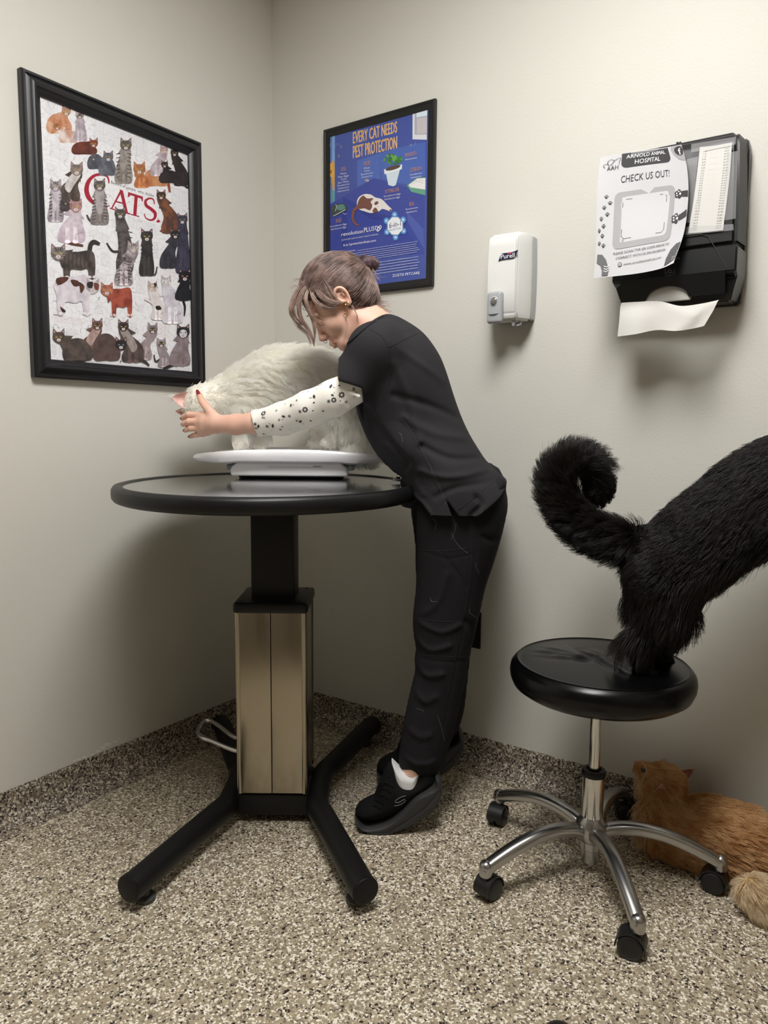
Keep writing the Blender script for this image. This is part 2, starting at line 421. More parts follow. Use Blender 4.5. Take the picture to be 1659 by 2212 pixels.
# dark tube for the shade in the gap between tray and base
gap = [SL(u, -.1165, z) for u, z in ((-.182, .036), (-.165, .046), (-.15, .0485), (.15, .0485), (.165, .046), (.182, .036))]
tube('seam_gasket', gap, .0012, INK, base, seg=6)

# ------------------------------------------------------------------ stool
SCN = np.array([1.407, -.365, 0.])
stool = empty('rolling_stool', SCN, 'round black leather rolling stool with polished five-spoke base and black casters', 'stool')
def P3(r, a, z): return SCN+np.array([r*math.cos(a), r*math.sin(a), z])
leather = mat('black_leather', '050506', .26, spec=.28, bump=(220, .12, .0004))
SO = np.array([.006, .003, 0])
_ra = atz(1258, 1402, .56)-SCN-SO; _rb = atz(1368, 1458, .56)-SCN-SO
def seat_z(x, y, z):
    """leather wrinkles running from the paws to the left edge"""
    e = _rb[:2]-_ra[:2]; q = np.array([x, y])-_ra[:2]; t = max(0, min(1, (q@e)/(e@e))); d = np.linalg.norm(q-e*t)
    dz = .0045*math.exp(-(d/.007)**2)*math.sin(math.pi*min(1, .12+t*.95))-.003*math.exp(-((d-.014)/.007)**2)*math.sin(math.pi*min(1, .1+t*.9))
    for ang, off, wdt, amp, l0, l1 in ((175, .0, .010, .0042, .02, .19), (158, .012, .012, .0038, .03, .19), (192, -.01, .009, .0022, .05, .19), (140, .03, .012, .002, .05, .17), (205, -.03, .01, .0018, .04, .16), (166, .035, .008, .002, .08, .2), (128, .0, .016, .004, .01, .12)):
        a = R(ang); dx, dy = x-.02, y-.03+.06
        al = dx*math.cos(a)+dy*math.sin(a); pe = -dx*math.sin(a)+dy*math.cos(a)-off
        f = max(0, min(1, (al-l0)/.03))*max(0, min(1, (l1-al)/.04))
        dz += amp*f*(math.exp(-(pe/wdt)**2)-.6*math.exp(-((pe-wdt*1.4)/wdt)**2))
    return dz
prof = [(0, .472), (.15, .472), (.195, .476), (.212, .488), (.219, .505), (.2205, .52), (.218, .533), (.211, .543), (.2035, .5475), (.2015, .549), (.199, .5478)]
V, Fc = lathe(prof, SCN+SO, 96)
Fc = Fc[:-1]
nb = len(V); NR = 26
for i in range(1, NR+1):
    r = .199*(1-i/NR)+1e-4
    for k in range(96):
        a = 2*math.pi*k/96; x, y = r*math.cos(a), r*math.sin(a)
        z = .5478+.010*(1-(r/.199)**2.2)+seat_z(x, y, 0)
        V.append(SCN+SO+np.array([x, y, z]))
st = nb-96
for i in range(NR):
    for k in range(96):
        k2 = (k+1) % 96; Fc.append((st+i*96+k, st+i*96+k2, st+(i+1)*96+k2, st+(i+1)*96+k))
bm = bmesh.new(); bm.from_mesh(mesh('seat', V, Fc)); bmesh.ops.remove_doubles(bm, verts=bm.verts[:], dist=2e-4)
seat = link('seat', bm_mesh(bm), leather, stool, smooth=60)
tube('seam_piping', [SCN+SO+np.array([.2025*math.cos(a), .2025*math.sin(a), .5492]) for a in np.linspace(0, 2*math.pi, 96, endpoint=False)], .0013, leather, seat, seg=6, closed=True)
lathe_obj('seat_plate', [(0, .455), (.07, .455), (.075, .472), (0, .472)], BLACKP, stool, c=SCN)
lathe_obj('lift_rod', [(0, .26), (.0135, .26), (.0135, .46), (0, .46)], CHROME, stool, c=SCN, seg=40)
lathe_obj('collar', [(0, .256), (.0285, .256), (.0300, .260), (.0300, .268), (.0270, .272), (.019, .272), (.0185, .268), (0, .268)], BLACKPL, stool, c=SCN)
lathe_obj('gas_cylinder', [(0, .14), (.0265, .14), (.0265, .258), (0, .258)], CHROME, stool, c=SCN, seg=40)
hub = lathe_obj('hub', [(0, .03), (.0215, .03), (.0225, .033), (.0225, .062), (.027, .066), (.0275, .085), (.036, .092), (.041, .112), (.038, .135), (.030, .146), (.0275, .150), (0, .150)], ALU, stool, c=SCN, seg=40)
CR = .302
caster_mat = mat('caster_black', '131314', .42)
for i, dg in enumerate((19, 92, 164.5, 236.5, 307.5)):
    a = R(dg)
    arch = [(.02, .105), (.05, .122), (.10, .131), (.16, .128), (.22, .112), (.27, .092), (CR-.004, .078), (CR+.004, .0705)]
    P = catmull([P3(r, a, z) for r, z in arch], 6)
    n = len(P); rad = []
    for k in range(n):
        t = k/(n-1); rad.append((.0195-.004*t, .0165-.001*t))
    sec = [(math.copysign(abs(math.cos(q))**.8, math.cos(q)), math.copysign(abs(math.sin(q))**.8, math.sin(q))) for q in np.linspace(0, 2*math.pi, 20, endpoint=False)]
    leg = tube('leg', P, rad, ALU, stool, seg=20, sec=sec)
    e = P3(CR, a, 0)
    V, Fc = lathe([(0, .060), (.0155, .060), (.0165, .066), (.0165, .084), (.013, .0925), (.006, .096), (0, .0965)], e, 24)
    bm = bmesh.new(); bm.from_mesh(mesh('x', V, Fc)); link('socket', bm_mesh(bm), ALU, leg, smooth=50)
    # twin wheel caster with hood
    ca = a+R((70, 200, 20, 110, 150)[i]); ax = np.array([math.cos(ca), math.sin(ca), 0]); fw = np.array([-ax[1], ax[0], 0])
    cc = e+fw*.012
    rw = .0265
    V = []; Fc = []; L = []
    for s in (-1, 1):
        prof = [(0, .004), (rw-.001, .004), (rw, .006), (rw, .020), (rw-.003, .0225), (rw-.010, .024), (0, .0245)]
        vv, ff = lathe(prof, (0, 0, 0), 32)
        vv = [cc+ZZ*rw+ax*(s*v[2])+fw*v[0]+ZZ*v[1] for v in vv]; L.append((vv, ff))
    V, Fc = merge(L); bm = bmesh.new(); bm.from_mesh(mesh('x', V, Fc))
    cst = link('caster', bm_mesh(bm), caster_mat, stool, smooth=40)
    # hood: partial cylinder shell
    V = []; Fc = []; K = 18
    for k in range(K+1):
        t = R(-5)+R(200)*k/K
        for rr_ in (rw+.0025, rw+.0055):
            for sx in (-.0215, .0215):
                V.append(cc+ZZ*rw+fw*(rr_*math.cos(t))+ZZ*(rr_*math.sin(t))+ax*sx)
    for k in range(K):
        b0, b1 = k*4, (k+1)*4
        Fc += [(b0, b0+1, b1+1, b1), (b0+2, b1+2, b1+3, b0+3), (b0, b1, b1+2, b0+2), (b0+1, b0+3, b1+3, b1+1)]
    Fc += [(0, 2, 3, 1), (K*4, K*4+1, K*4+3, K*4+2)]
    bm = bmesh.new(); bm.from_mesh(mesh('x', V, Fc)); link('hood', bm_mesh(bm), caster_mat, cst, smooth=40)
    V, Fc = lathe([(0, .04), (.0105, .04), (.0105, .062), (0, .062)], e, 16)
    bm = bmesh.new(); bm.from_mesh(mesh('x', V, Fc)); link('stem', bm_mesh(bm), caster_mat, cst, smooth=40)

# ------------------------------------------------------------------ power outlet
outlet = empty('power_outlet', (.87, 0, .459), 'black duplex power outlet low on the wall behind the legs', 'power outlet')
box('cover_plate', (.862, -.0035, .459), (.082, .007, .122), mat('outlet_black', '0b0b0c', .35), outlet, bev=.0025)
for dz in (-.021, .021):
    rcp = box('receptacle', (.862, -.0078, .459+dz), (.034, .003, .029), mat('outlet_black2', '0e0e10', .3), outlet, bev=.001)
    for dx in (-.006, .006): box('slot', (.862+dx, -.0094, .459+dz+.003), (.0018, .0006, .008), INK, rcp)
lathe_obj('screw', [(0, -.0085), (.0025, -.0085), (.003, -.0070), (0, -.007)], CHROME, outlet, c=(.862, 0, .459), axis=1, seg=12)
# ------------------------------------------------------------------ flat artwork helpers
_tc = {}
def text2d(s):
    """text as triangles with cap height 1: returns V (n,2), F, width"""
    if s in _tc: return _tc[s]
    cu = bpy.data.curves.new('t', 'FONT'); cu.body = s; cu.resolution_u = 2
    o = bpy.data.objects.new('t', cu); COL.objects.link(o)
    dg = bpy.context.evaluated_depsgraph_get(); me = bpy.data.meshes.new_from_object(o.evaluated_get(dg))
    V = np.array([v.co[:2] for v in me.vertices]) if len(me.vertices) else np.zeros((0, 2))
    Fc = [tuple(p.vertices) for p in me.polygons]
    bpy.data.objects.remove(o); bpy.data.curves.remove(cu); bpy.data.meshes.remove(me)
    if len(V):
        V = V/.729; x0 = V[:, 0].min(); V[:, 0] -= x0; w_ = V[:, 0].max()
    else: w_ = 1
    _tc[s] = (V, Fc, w_); return _tc[s]
PAL = {}
def pal(k, rough=.5, coat=0, noise=None):
    key = (k, rough, coat)
    if key not in PAL: PAL[key] = mat('print_'+k, k, rough, coat=coat, noise=noise)
    return PAL[key]
class Art:
    """flat printed artwork: polygons and lettering on one surface, each layer a hair above the last"""
    def __init__(s, mp, nrm, rough=.5, coat=0, step=.00005):
        s.mp = mp; s.n = np.array(nrm, float); s.V = []; s.F = []; s.M = []; s.mats = []; s.keys = []; s.k = 0; s.rough = rough; s.coat = coat; s.step = step
    def mi(s, col):
        if col not in s.keys:
            s.keys.append(col); s.mats.append(col if not isinstance(col, str) else pal(col, s.rough, s.coat))
        return s.keys.index(col)
    def raw(s, P3, Fc, col, off=None):
        n0 = len(s.V); o = s.k*s.step if off is None else off
        nn = s.n
        for p in P3: s.V.append(np.array(p)+nn*o)
        for f in Fc: s.F.append(tuple(i+n0 for i in f)); s.M.append(s.mi(col))
        s.k += 1
    def poly(s, pts, col, smooth=0, clip=None):
        if smooth: pts = catmull([np.array(p, float) for p in pts], smooth, closed=True)
        if clip is not None:
            x0, y0, x1, y1 = clip; pts = [(min(max(p[0], x0), x1), min(max(p[1], y0), y1)) for p in pts]
        P = [s.mp(p[0], p[1]) for p in pts]
        from mathutils.geometry import tessellate_polygon
        tr = tessellate_polygon([[Vector((p[0], p[1], 0)) for p in pts]])
        s.raw(P, tr, col)
    def ell(s, cx, cy, rx, ry, col, n=20, rot=0):
        c, d = math.cos(rot), math.sin(rot)
        s.poly([(cx+rx*math.cos(a)*c-ry*math.sin(a)*d, cy+rx*math.cos(a)*d+ry*math.sin(a)*c) for a in np.linspace(0, 2*math.pi, n, endpoint=False)], col)
    def stroke(s, pts, w, col, smooth=0, closed=False):
        """ribbon; w number or list of widths at the points"""
        P = [np.array(p, float) for p in pts]
        W = list(w) if hasattr(w, '__len__') else [w]*len(P)
        if smooth:
            Q = catmull([np.append(p, q) for p, q in zip(P, W)], smooth, closed)
            P = [q[:2] for q in Q]; W = [q[2] for q in Q]
        if closed: P.append(P[0]); W.append(W[0])
        A = []; B = []
        for i, p in enumerate(P):
            t = P[min(i+1, len(P)-1)]-P[max(i-1, 0)]; t = t/(np.linalg.norm(t)+1e-9); nn = np.array([-t[1], t[0]])*W[i]/2
            A.append(p+nn); B.append(p-nn)
        V = [s.mp(*p) for p in A]+[s.mp(*p) for p in B]; n = len(A)
        s.raw(V, [(i, i+1, n+i+1, n+i) for i in range(n-1)], col)
    def text(s, t, p0, p1, h, col, sy=1.0):
        """lettering from p0 to p1 (left and right end of the baseline); h cap height in the same units"""
        V, Fc, w_ = text2d(t)
        if not len(V): return
        p0 = np.array(p0, float); p1 = np.array(p1, float); d = (p1-p0)
        P = [s.mp(*(p0+d*(v[0]/w_)-np.array([0, h*v[1]]))) for v in V]
        s.raw(P, Fc, col)
    def lines(s, x0, y0, x1, rows, pitch, sk, col, seed=0, t=2.0, ragged=.15):
        """tiny illegible print"""
        rnd = random.Random(seed); V = []; Fc = []
        for r in range(rows):
            y = y0+r*pitch; x = x0+rnd.uniform(0, 4); xe = x1-rnd.uniform(0, ragged)*(x1-x0)
            while x < xe:
                wd = rnd.uniform(5, 16); e = min(x+wd, xe)
                q = [(x, y+sk*(x-x0)), (e, y+sk*(e-x0)), (e, y+sk*(e-x0)+t), (x, y+sk*(x-x0)+t)]
                n = len(V); V += [s.mp(*p) for p in q]; Fc.append((n, n+1, n+2, n+3)); x = e+rnd.uniform(2.5, 5)
        s.raw(V, Fc, col)
    def build(s, name, parent, label=None):
        me = mesh(name, s.V, s.F, s.M)
        return link(name, me, s.mats, parent, smooth=False, label=label)
def frame_mesh(corner, prof):
    """corner(i) -> (position, outward dir a, outward dir b); prof [(inset, height)] swept round four mitred corners"""
def picture_frame(name, o, ax, up, out, w_, h_, prof, m, parent):
    """o: lower left outer corner; profile (inset, height off the wall) mitred round the four corners"""
    V = []; Fc = []; n = len(prof)
    for cx, cy in ((0, 0), (1, 0), (1, 1), (0, 1)):
        for ins, ht in prof:
            x = ins if cx == 0 else w_-ins; y = ins if cy == 0 else h_-ins
            V.append(o+ax*x+up*y+out*ht)
    for c in range(4):
        d = (c+1) % 4
        for k in range(n):
            k2 = (k+1) % n; Fc.append((c*n+k, d*n+k, d*n+k2, c*n+k2))
    bm = bmesh.new(); bm.from_mesh(mesh(name, V, Fc)); return link(name, bm_mesh(bm), m, parent, smooth=30)
XX = np.array([1., 0, 0]); YY = np.array([0, 1., 0])

# ------------------------------------------------------------------ cat poster (left wall)
po = empty('framed_poster', (0, -.665, 1.243), 'black framed jigsaw picture of many painted cats with the red word CATS', 'framed poster')
FRM = mat('frame_black_moulding', '16161a', .38, bump=(90, .05, .0006))
picture_frame('frame', np.array([.001, -.972, 1.243]), YY, ZZ, XX, .61, .798,
              [(0, 0), (0, .018), (.004, .022), (.009, .023), (.011, .020), (.016, .022), (.021, .028), (.028, .031), (.034, .029), (.038, .023), (.043, .021), (.047, .017), (.052, .015), (.052, 0)], FRM, po)
XP = .011
def mp1(x, y): return atx(40+x/3.95, 140+y/3.95, XP)
def mp2(x, y): return mp1(x, y+360*3.95)      # lower half crop is given 360 px further down
pap = mat('puzzle_paper', 'e4e4e8', .35, bump=(120, .2, .0005)); nt = pap.node_tree
# interlocking jigsaw cut lines
tc = nt.nodes.new('ShaderNodeTexCoord'); nz = nt.nodes.new('ShaderNodeTexNoise'); nz.inputs['Scale'].default_value = 38; nz.inputs['Detail'].default_value = 0
nt.links.new(tc.outputs['Object'], nz.inputs['Vector'])
ll = nt.nodes.new('ShaderNodeMixRGB'); ll.blend_type = 'LINEAR_LIGHT'; ll.inputs[0].default_value = .022
nt.links.new(tc.outputs['Object'], ll.inputs[1]); nt.links.new(nz.outputs['Color'], ll.inputs[2])
def jigsaw(nt, ll, strength_col, base_socket_color):
    sp = nt.nodes.new('ShaderNodeSeparateXYZ'); nt.links.new(ll, sp.inputs[0]); res = None
    for ax_ in (1, 2):
        a = nt.nodes.new('ShaderNodeMath'); a.operation = 'MULTIPLY'; a.inputs[1].default_value = 46; nt.links.new(sp.outputs[ax_], a.inputs[0])
        b = nt.nodes.new('ShaderNodeMath'); b.operation = 'FRACT'; nt.links.new(a.outputs[0], b.inputs[0])
        c = nt.nodes.new('ShaderNodeMath'); c.operation = 'LESS_THAN'; c.inputs[1].default_value = .03; nt.links.new(b.outputs[0], c.inputs[0])
        if res is None: res = c.outputs[0]
        else:
            d = nt.nodes.new('ShaderNodeMath'); d.operation = 'MAXIMUM'; nt.links.new(res, d.inputs[0]); nt.links.new(c.outputs[0], d.inputs[1]); res = d.outputs[0]
    return res
lf = jigsaw(nt, ll.outputs[0], None, None)
nt.links.new(mix_node(nt, srgb('e4e4e8'), srgb('a9a9b0'), lf), nt.nodes['Principled BSDF'].inputs['Base Color'])
box('backing', (.004, -.667, 1.642), (.006, .53, .72), INK, po)
A = Art(mp1, XX, rough=.4, step=3.5e-6)
A.raw([(XP, -.922, 1.293), (XP, -.412, 1.293), (XP, -.412, 1.991), (XP, -.922, 1.991)], [(0, 1, 2, 3)], pap)
_cm = {}
def furm(c, c2=None, sc=60):
    k = c+str(c2)
    if k not in _cm: _cm[k] = mat('painted_fur_'+c, c, .4, noise=(sc, c2 or c, 4, (.38, .62)))
    return _cm[k]
def darker(c, f): return ''.join('%02x' % max(0, min(255, int(int(c[i:i+2], 16)*f))) for i in (0, 2, 4))
def face(M, x, y, r, c, ear=1.0, tabby=False, look=0, mask=None, eye='c9b458'):
    fc = furm(c, darker(c, .72), 90)
    for sx in (-1, 1):
        M.poly([(x+sx*r*.95, y-r*.25), (x+sx*r*.9, y-r*(1.15+.25*ear)), (x+sx*r*.2, y-r*.75)], furm(darker(c, .8)))
        M.poly([(x+sx*r*.82, y-r*.45), (x+sx*r*.82, y-r*(.95+.2*ear)), (x+sx*r*.4, y-r*.72)], pal('b98f8d', .4))
    M.poly([(x-r, y-.1*r), (x-r*.75, y-.75*r), (x, y-.9*r), (x+r*.75, y-.75*r), (x+r, y-.1*r), (x+r*.7, y+.55*r), (x, y+.92*r), (x-r*.7, y+.55*r)], fc, smooth=3)
    if mask: M.ell(x+look*r*.2, y+.15*r, r*.6, r*.65, furm(mask, darker(mask, .8)), 14)
    if tabby:
        for k in (-.35, 0, .35): M.stroke([(x+k*r, y-.8*r), (x+k*r*.7, y-.35*r)], r*.12, pal('2c2625', .4))
        for sx in (-1, 1):
            M.stroke([(x+sx*r*.9, y+.05*r), (x+sx*r*.55, y+.12*r)], r*.09, pal('2c2625', .4))
            M.stroke([(x+sx*r*.8, y+.35*r), (x+sx*r*.5, y+.32*r)], r*.09, pal('2c2625', .4))
    dx = look*r*.25
    for sx in (-1, 1):
        M.ell(x+dx+sx*r*.36, y-.05*r, r*.17, r*.12, pal(eye, .3), 8); M.ell(x+dx+sx*r*.36, y-.05*r, r*.06, r*.11, pal('101010', .3), 6)
    M.ell(x+dx, y+.42*r, r*.34, r*.27, furm('cfc6c4'), 10)
    M.poly([(x+dx-r*.12, y+.28*r), (x+dx+r*.12, y+.28*r), (x+dx, y+.43*r)], pal('9c6a66', .4))
    M.stroke([(x+dx-r*.18, y+.56*r), (x+dx, y+.47*r), (x+dx+r*.18, y+.56*r)], r*.05, pal('3a3030', .4))
def torn(P, amp, rnd):
    return [(p[0]+rnd.uniform(-amp, amp), p[1]+rnd.uniform(-amp, amp)) for p in P]
def kitty(M, kind, hx, hy, hr, bx, by, bw, bh, c, c2=None, tabby=False, chest=None, ear=1.0, mask=None, tail=None, tailc=None, hc=None, look=0, eye='c9b458', feet=None):
    rnd = random.Random(int(hx*7+hy)); bm_ = furm(c, c2 or darker(c, .6), 45); L_, R_, T_, B_ = bx-bw/2, bx+bw/2, by-bh/2, by+bh/2
    if tail: M.stroke(tail, [bw*.13]*(len(tail)-1)+[bw*.08], furm(tailc or darker(c, .75)), smooth=5)
    if kind == 'sit':
        P = [(hx-hr*.6, hy), (hx-hr*.8, hy+hr*1.1), (L_+bw*.14, by), (L_, by+bh*.3), (L_+bw*.08, B_-4), (bx, B_), (R_-bw*.08, B_-4), (R_, by+bh*.28), (R_-bw*.1, by-bh*.05), (hx+hr*.85, hy+hr*1.0), (hx+hr*.6, hy)]
    elif kind == 'lie':
        P = [(L_, by+bh*.1), (L_+bw*.15, T_+bh*.15), (bx, T_), (R_-bw*.2, T_+bh*.18), (R_, by+bh*.15), (R_-bw*.08, B_-2), (bx, B_), (L_+bw*.1, B_-2)]
    else:
        P = [(L_, T_+bh*.25), (L_+bw*.2, T_+bh*.05), (bx, T_+bh*.04), (R_-bw*.12, T_), (R_, T_+bh*.3), (R_-bw*.02, B_), (R_-bw*.16, B_), (R_-bw*.22, by+bh*.18), (bx+bw*.1, by+bh*.22), (L_+bw*.32, by+bh*.2), (L_+bw*.27, B_), (L_+bw*.12, B_), (L_+bw*.08, by)]
    Q = catmull([np.array(p, float) for p in P], 4, closed=True)
    M.poly(Q, bm_)
    M.stroke([(hx, hy+hr*.2), ((hx*1.6+bx*.4)/2, (hy*1.6+by*.4)/2), ((hx+bx)/2, (hy+by)/2)], [hr*1.5, hr*1.6, min(bw, bh)*.8], bm_, smooth=4)
    if kind == 'sit':
        for sx in (-.14, .14):
            M.stroke([(bx+sx*bw, by+bh*.02), (bx+sx*bw, B_-6)], bw*.15, furm(darker(c, 1.15), c))
            M.ell(bx+sx*bw, B_-6, bw*.11, bw*.07, furm(feet or darker(c, 1.25)), 10)
        M.stroke([(R_-bw*.1, by+bh*.2), (R_-bw*.35, by+bh*.28), (R_-bw*.32, B_-8)], 3, pal(darker(c, .45), .4), smooth=4)
    if chest: M.poly([(hx-hr*.7, hy+hr*.5), (hx+hr*.7, hy+hr*.5), (bx+bw*.2, by-bh*.02), (bx, by+bh*.2), (bx-bw*.2, by-bh*.02)], furm(chest, darker(chest, .85)), smooth=3)
    if tabby:
        for k in range(7):
            yy = T_+bh*(.22+.1*k) if kind == 'sit' else by-bh*.3; xx = bx if kind == 'sit' else L_+bw*(.14+.115*k)
            if kind == 'sit':
                M.stroke([(L_+bw*.1, yy+6), (bx-bw*.2, yy-2)], 6, pal('2a2524', .4)); M.stroke([(R_-bw*.08, yy+6), (bx+bw*.2, yy-2)], 6, pal('2a2524', .4))
            else: M.stroke([(xx, T_+bh*.08), (xx-6, by), (xx+4, by+bh*.15)], 6, pal('2a2524', .4), smooth=3)
    if kind == 'walk' and feet:
        for q in (.06, .2, .84, .98): M.ell(L_+bw*q, B_-6, bw*.06, 12, furm(feet), 10)
    face(M, hx, hy, hr, hc or c, ear, tabby, look, mask, eye)
# small print round the cats
for q in ((230, 300, 320, 9, 13, .45), (640, 470, 1020, 13, 13, .42), (260, 640, 430, 11, 13, .42), (1000, 590, 1110, 14, 14, .42), (1390, 760, 1460, 10, 13, .4), (240, 830, 340, 8, 13, .42), (1300, 1040, 1450, 15, 13, .35), (600, 1400, 790, 5, 14, .33), (930, 1290, 1200, 7, 14, .33), (790, 1320, 830, 6, 12, .3)):
    A.lines(q[0], q[1], q[2], q[3], q[4], q[5], '8f8f99', seed=q[0])
A2 = A
class Shift:
    def __init__(s, a): s.a = a
    def __getattr__(s, k):
        f = getattr(s.a, k)
        def g(*p, **kw):
            old = s.a.mp; s.a.mp = mp2
            try: return f(*p, **kw)
            finally: s.a.mp = old
        return g
B = Shift(A)
for q in ((700, 170, 780, 10, 13, .2), (255, 310, 320, 6, 13, .2), (640, 340, 760, 7, 13, .2), (1000, 350, 1090, 14, 13, .15), (1230, 320, 1360, 5, 13, .15), (300, 710, 570, 5, 14, .15), (1000, 615, 1080, 6, 13, .12), (650, 600, 720, 8, 13, .15), (730, 740, 800, 8, 13, .12), (400, 830, 520, 5, 13, .1), (1200, 790, 1300, 9, 13, .12), (280, 960, 330, 8, 12, .1), (950, 780, 1020, 7, 12, .1), (620, 1110, 1160, 2, 12, .09), (1340, 1160, 1470, 4, 11, .07), (1370, 250, 1450, 10, 12, .15), (1150, 90, 1200, 12, 12, .15)):
    B.lines(q[0], q[1], q[2], q[3], q[4], q[5], '9a8a8f' if q[0] % 3 else 'b58a8a', seed=q[1])
# title
RED = '9c1530'
A.stroke([(772, 1012), (758, 955), (700, 936), (640, 950), (595, 1000), (580, 1070), (600, 1135), (650, 1185), (720, 1212), (778, 1202)], [10, 16, 22, 26, 34, 40, 38, 26, 14, 8], RED, smooth=6)
A.poly([(872, 1062), (886, 1075), (800, 1228), (790, 1222)], RED); A.poly([(862, 1066), (890, 1072), (935, 1268), (905, 1260)], RED)
A.poly([(832, 1160), (905, 1180), (905, 1192), (828, 1172)], RED); A.poly([(778, 1218), (822, 1232), (822, 1242), (778, 1228)], RED); A.poly([(885, 1250), (952, 1266), (952, 1278), (885, 1262)], RED)
A.poly([(935, 1085), (1062, 1125), (1060, 1165), (1052, 1165), (1045, 1142), (955, 1112), (942, 1130), (932, 1128)], RED); A.poly([(990, 1110), (1018, 1120), (1006, 1288), (978, 1278)], RED); A.poly([(955, 1270), (1030, 1290), (1030, 1300), (955, 1280)], RED)
A.stroke([(1160, 1190), (1150, 1150), (1118, 1140), (1085, 1160), (1090, 1200), (1130, 1230), (1165, 1265), (1160, 1310), (1125, 1325), (1085, 1305), (1073, 1268)], [8, 12, 15, 22, 26, 28, 28, 22, 15, 10, 7], RED, smooth=6)
A.ell(1192, 1335, 16, 11, RED); A.stroke([(1195, 1320), (1185, 1310), (1215, 1345)], 4, RED)
A.text('Beware of people', (790, 1012), (1000, 1082), 26, '3a3034'); A.text('who dislike', (1018, 1088), (1155, 1130), 26, '3a3034')
# the cats of the upper half, back to front
kitty(A, 'lie', 330, 530, 34, 345, 500, 220, 170, 'a86a45', 'd9b79c'); kitty(A, 'lie', 408, 402, 40, 345, 490, 210, 150, 'b3714c', 'cfa488', hc='c2957c', ear=1.5)
kitty(A, 'lie', 330, 530, 34, 430, 610, 180, 110, 'b98a74', 'ded0cc', hc='b3714c')
kitty(A, 'sit', 522, 432, 38, 525, 560, 120, 200, 'b7adb4', '978c96', hc='b7adb4', mask='5b5058', ear=1.5)
kitty(A, 'lie', 640, 675, 38, 560, 710, 220, 110, '6d3326', '3f1d18', hc='8a4630', ear=1.5)
kitty(A, 'lie', 640, 800, 20, 660, 825, 150, 130, '565863', '3c3d48'); kitty(A, 'lie', 765, 790, 44, 755, 860, 150, 170, '676975', '484a55', eye='b88a40')
kitty(A, 'sit', 915, 690, 50, 895, 850, 155, 330, '706964', '9a918c', tabby=True, chest='9a938e')
kitty(A, 'lie', 1190, 960, 20, 1170, 960, 210, 150, 'c08a62', 'b06a3c', tail=[(1240, 960), (1275, 1010), (1290, 1090)], tailc='8a4526'); kitty(A, 'sit', 1030, 895, 52, 1050, 960, 130, 180, 'b8754a', '9a5a35')
kitty(A, 'sit', 1240, 732, 34, 1190, 850, 140, 200, 'bcb0b8', 'a08f98', hc='c8a8a8', ear=1.4)
kitty(A, 'sit', 1330, 755, 34, 1385, 920, 130, 230, '2e2422', '1c1514', ear=1.4, tail=[(1400, 1010), (1440, 1050), (1450, 1020)]); kitty(A, 'lie', 1245, 855, 30, 1290, 955, 190, 110, '2a201f', '171110')
kitty(A, 'sit', 495, 900, 55, 430, 1040, 190, 260, '3c332f', '5a4d45', hc='8d7f7a', chest='cfc8c8', tail=[(430, 1140), (480, 1150), (525, 1140)], tabby=False)
kitty(A, 'sit', 315, 1040, 50, 315, 1190, 140, 300, 'a79fa8', '7a7078', tabby=True, chest='c8c0c8'); kitty(A, 'lie', 400, 1180, 18, 395, 1190, 90, 120, '4a4245')
kitty(A, 'sit', 487, 1215, 54, 450, 1375, 240, 280, 'cdc2cc', 'b0a0ae', hc='b48a8a', tail=[(350, 1480), (440, 1520), (550, 1545)], tailc='5a342c')
kitty(A, 'sit', 690, 1035, 50, 690, 1230, 160, 270, '6f6766', '938b8c', tabby=True, chest='a8a0a2', tail=[(660, 1320), (610, 1330), (580, 1280)], tailc='4a3f3c')
kitty(A, 'sit', 1215, 1120, 40, 1290, 1290, 150, 300, '4a3028', '7d4c30', tail=[(1330, 1430), (1260, 1430), (1205, 1415)], tailc='5a2d1e', ear=1.3)
kitty(A, 'sit', 1395, 1325, 46, 1400, 1570, 130, 420, '3d3b4c', '2b2938', eye='a8a04a')
kitty(A, 'sit', 865, 1275, 48, 905, 1550, 150, 440, '5b5454', '2e2929', tabby=True, tail=[(870, 1590), (800, 1590), (750, 1520)], tailc='332c2c')
# lower half
kitty(B, 'sit', 1335, 30, 42, 1275, 190, 150, 250, '26252c', '3a3942', eye='b8a040'); kitty(B, 'sit', 1092, 45, 52, 1090, 210, 130, 340, '3b3634', '1f1b1a', tabby=True, tail=[(1100, 350), (1160, 370), (1180, 300)], tailc='4a4340')
kitty(B, 'sit', 975, 145, 50, 895, 330, 160, 260, 'b8aeb2', '6f6668', tabby=True, tail=[(860, 420), (930, 440), (965, 350)], tailc='8a8084')
rnd = random.Random(3)
for _ in range(46): B.ell(825+rnd.random()*130, 215+rnd.random()*200, 6, 4.5, '4a4244', 7)
kitty(B, 'walk', 335, 190, 64, 500, 280, 300, 230, '564b48', '2e2826', tabby=True, tail=[(600, 200), (610, 120), (640, 90), (690, 110)], tailc='2e2826', feet='d8d0d0', hc='8a7f7d')
kitty(B, 'walk', 630, 480, 58, 450, 540, 310, 330, 'd9d3da', 'c0b6c2', hc='cfc8cc', feet='e0dae0')
for P in ([(320, 400), (420, 390), (400, 430), (330, 460)], [(440, 415), (500, 420), (520, 460), (470, 470)], [(510, 430), (560, 470), (530, 530), (515, 470)], [(350, 640), (400, 680), (370, 690)]): B.poly(P, furm('5c3227', '2e1c18'), smooth=3)
B.poly([(580, 440), (630, 430), (625, 480), (590, 480)], pal('241c1c', .4), smooth=3); B.poly([(640, 440), (680, 450), (675, 500), (645, 490)], furm('6b3a2c'), smooth=3)
kitty(B, 'walk', 750, 505, 54, 870, 600, 190, 240, 'a4503e', '7a3026', hc='b9705c', feet='d8c8c4')
kitty(B, 'sit', 1255, 435, 44, 1310, 640, 180, 290, 'd3cfd8', 'b8b2be', hc='dad6dc', ear=1.4)
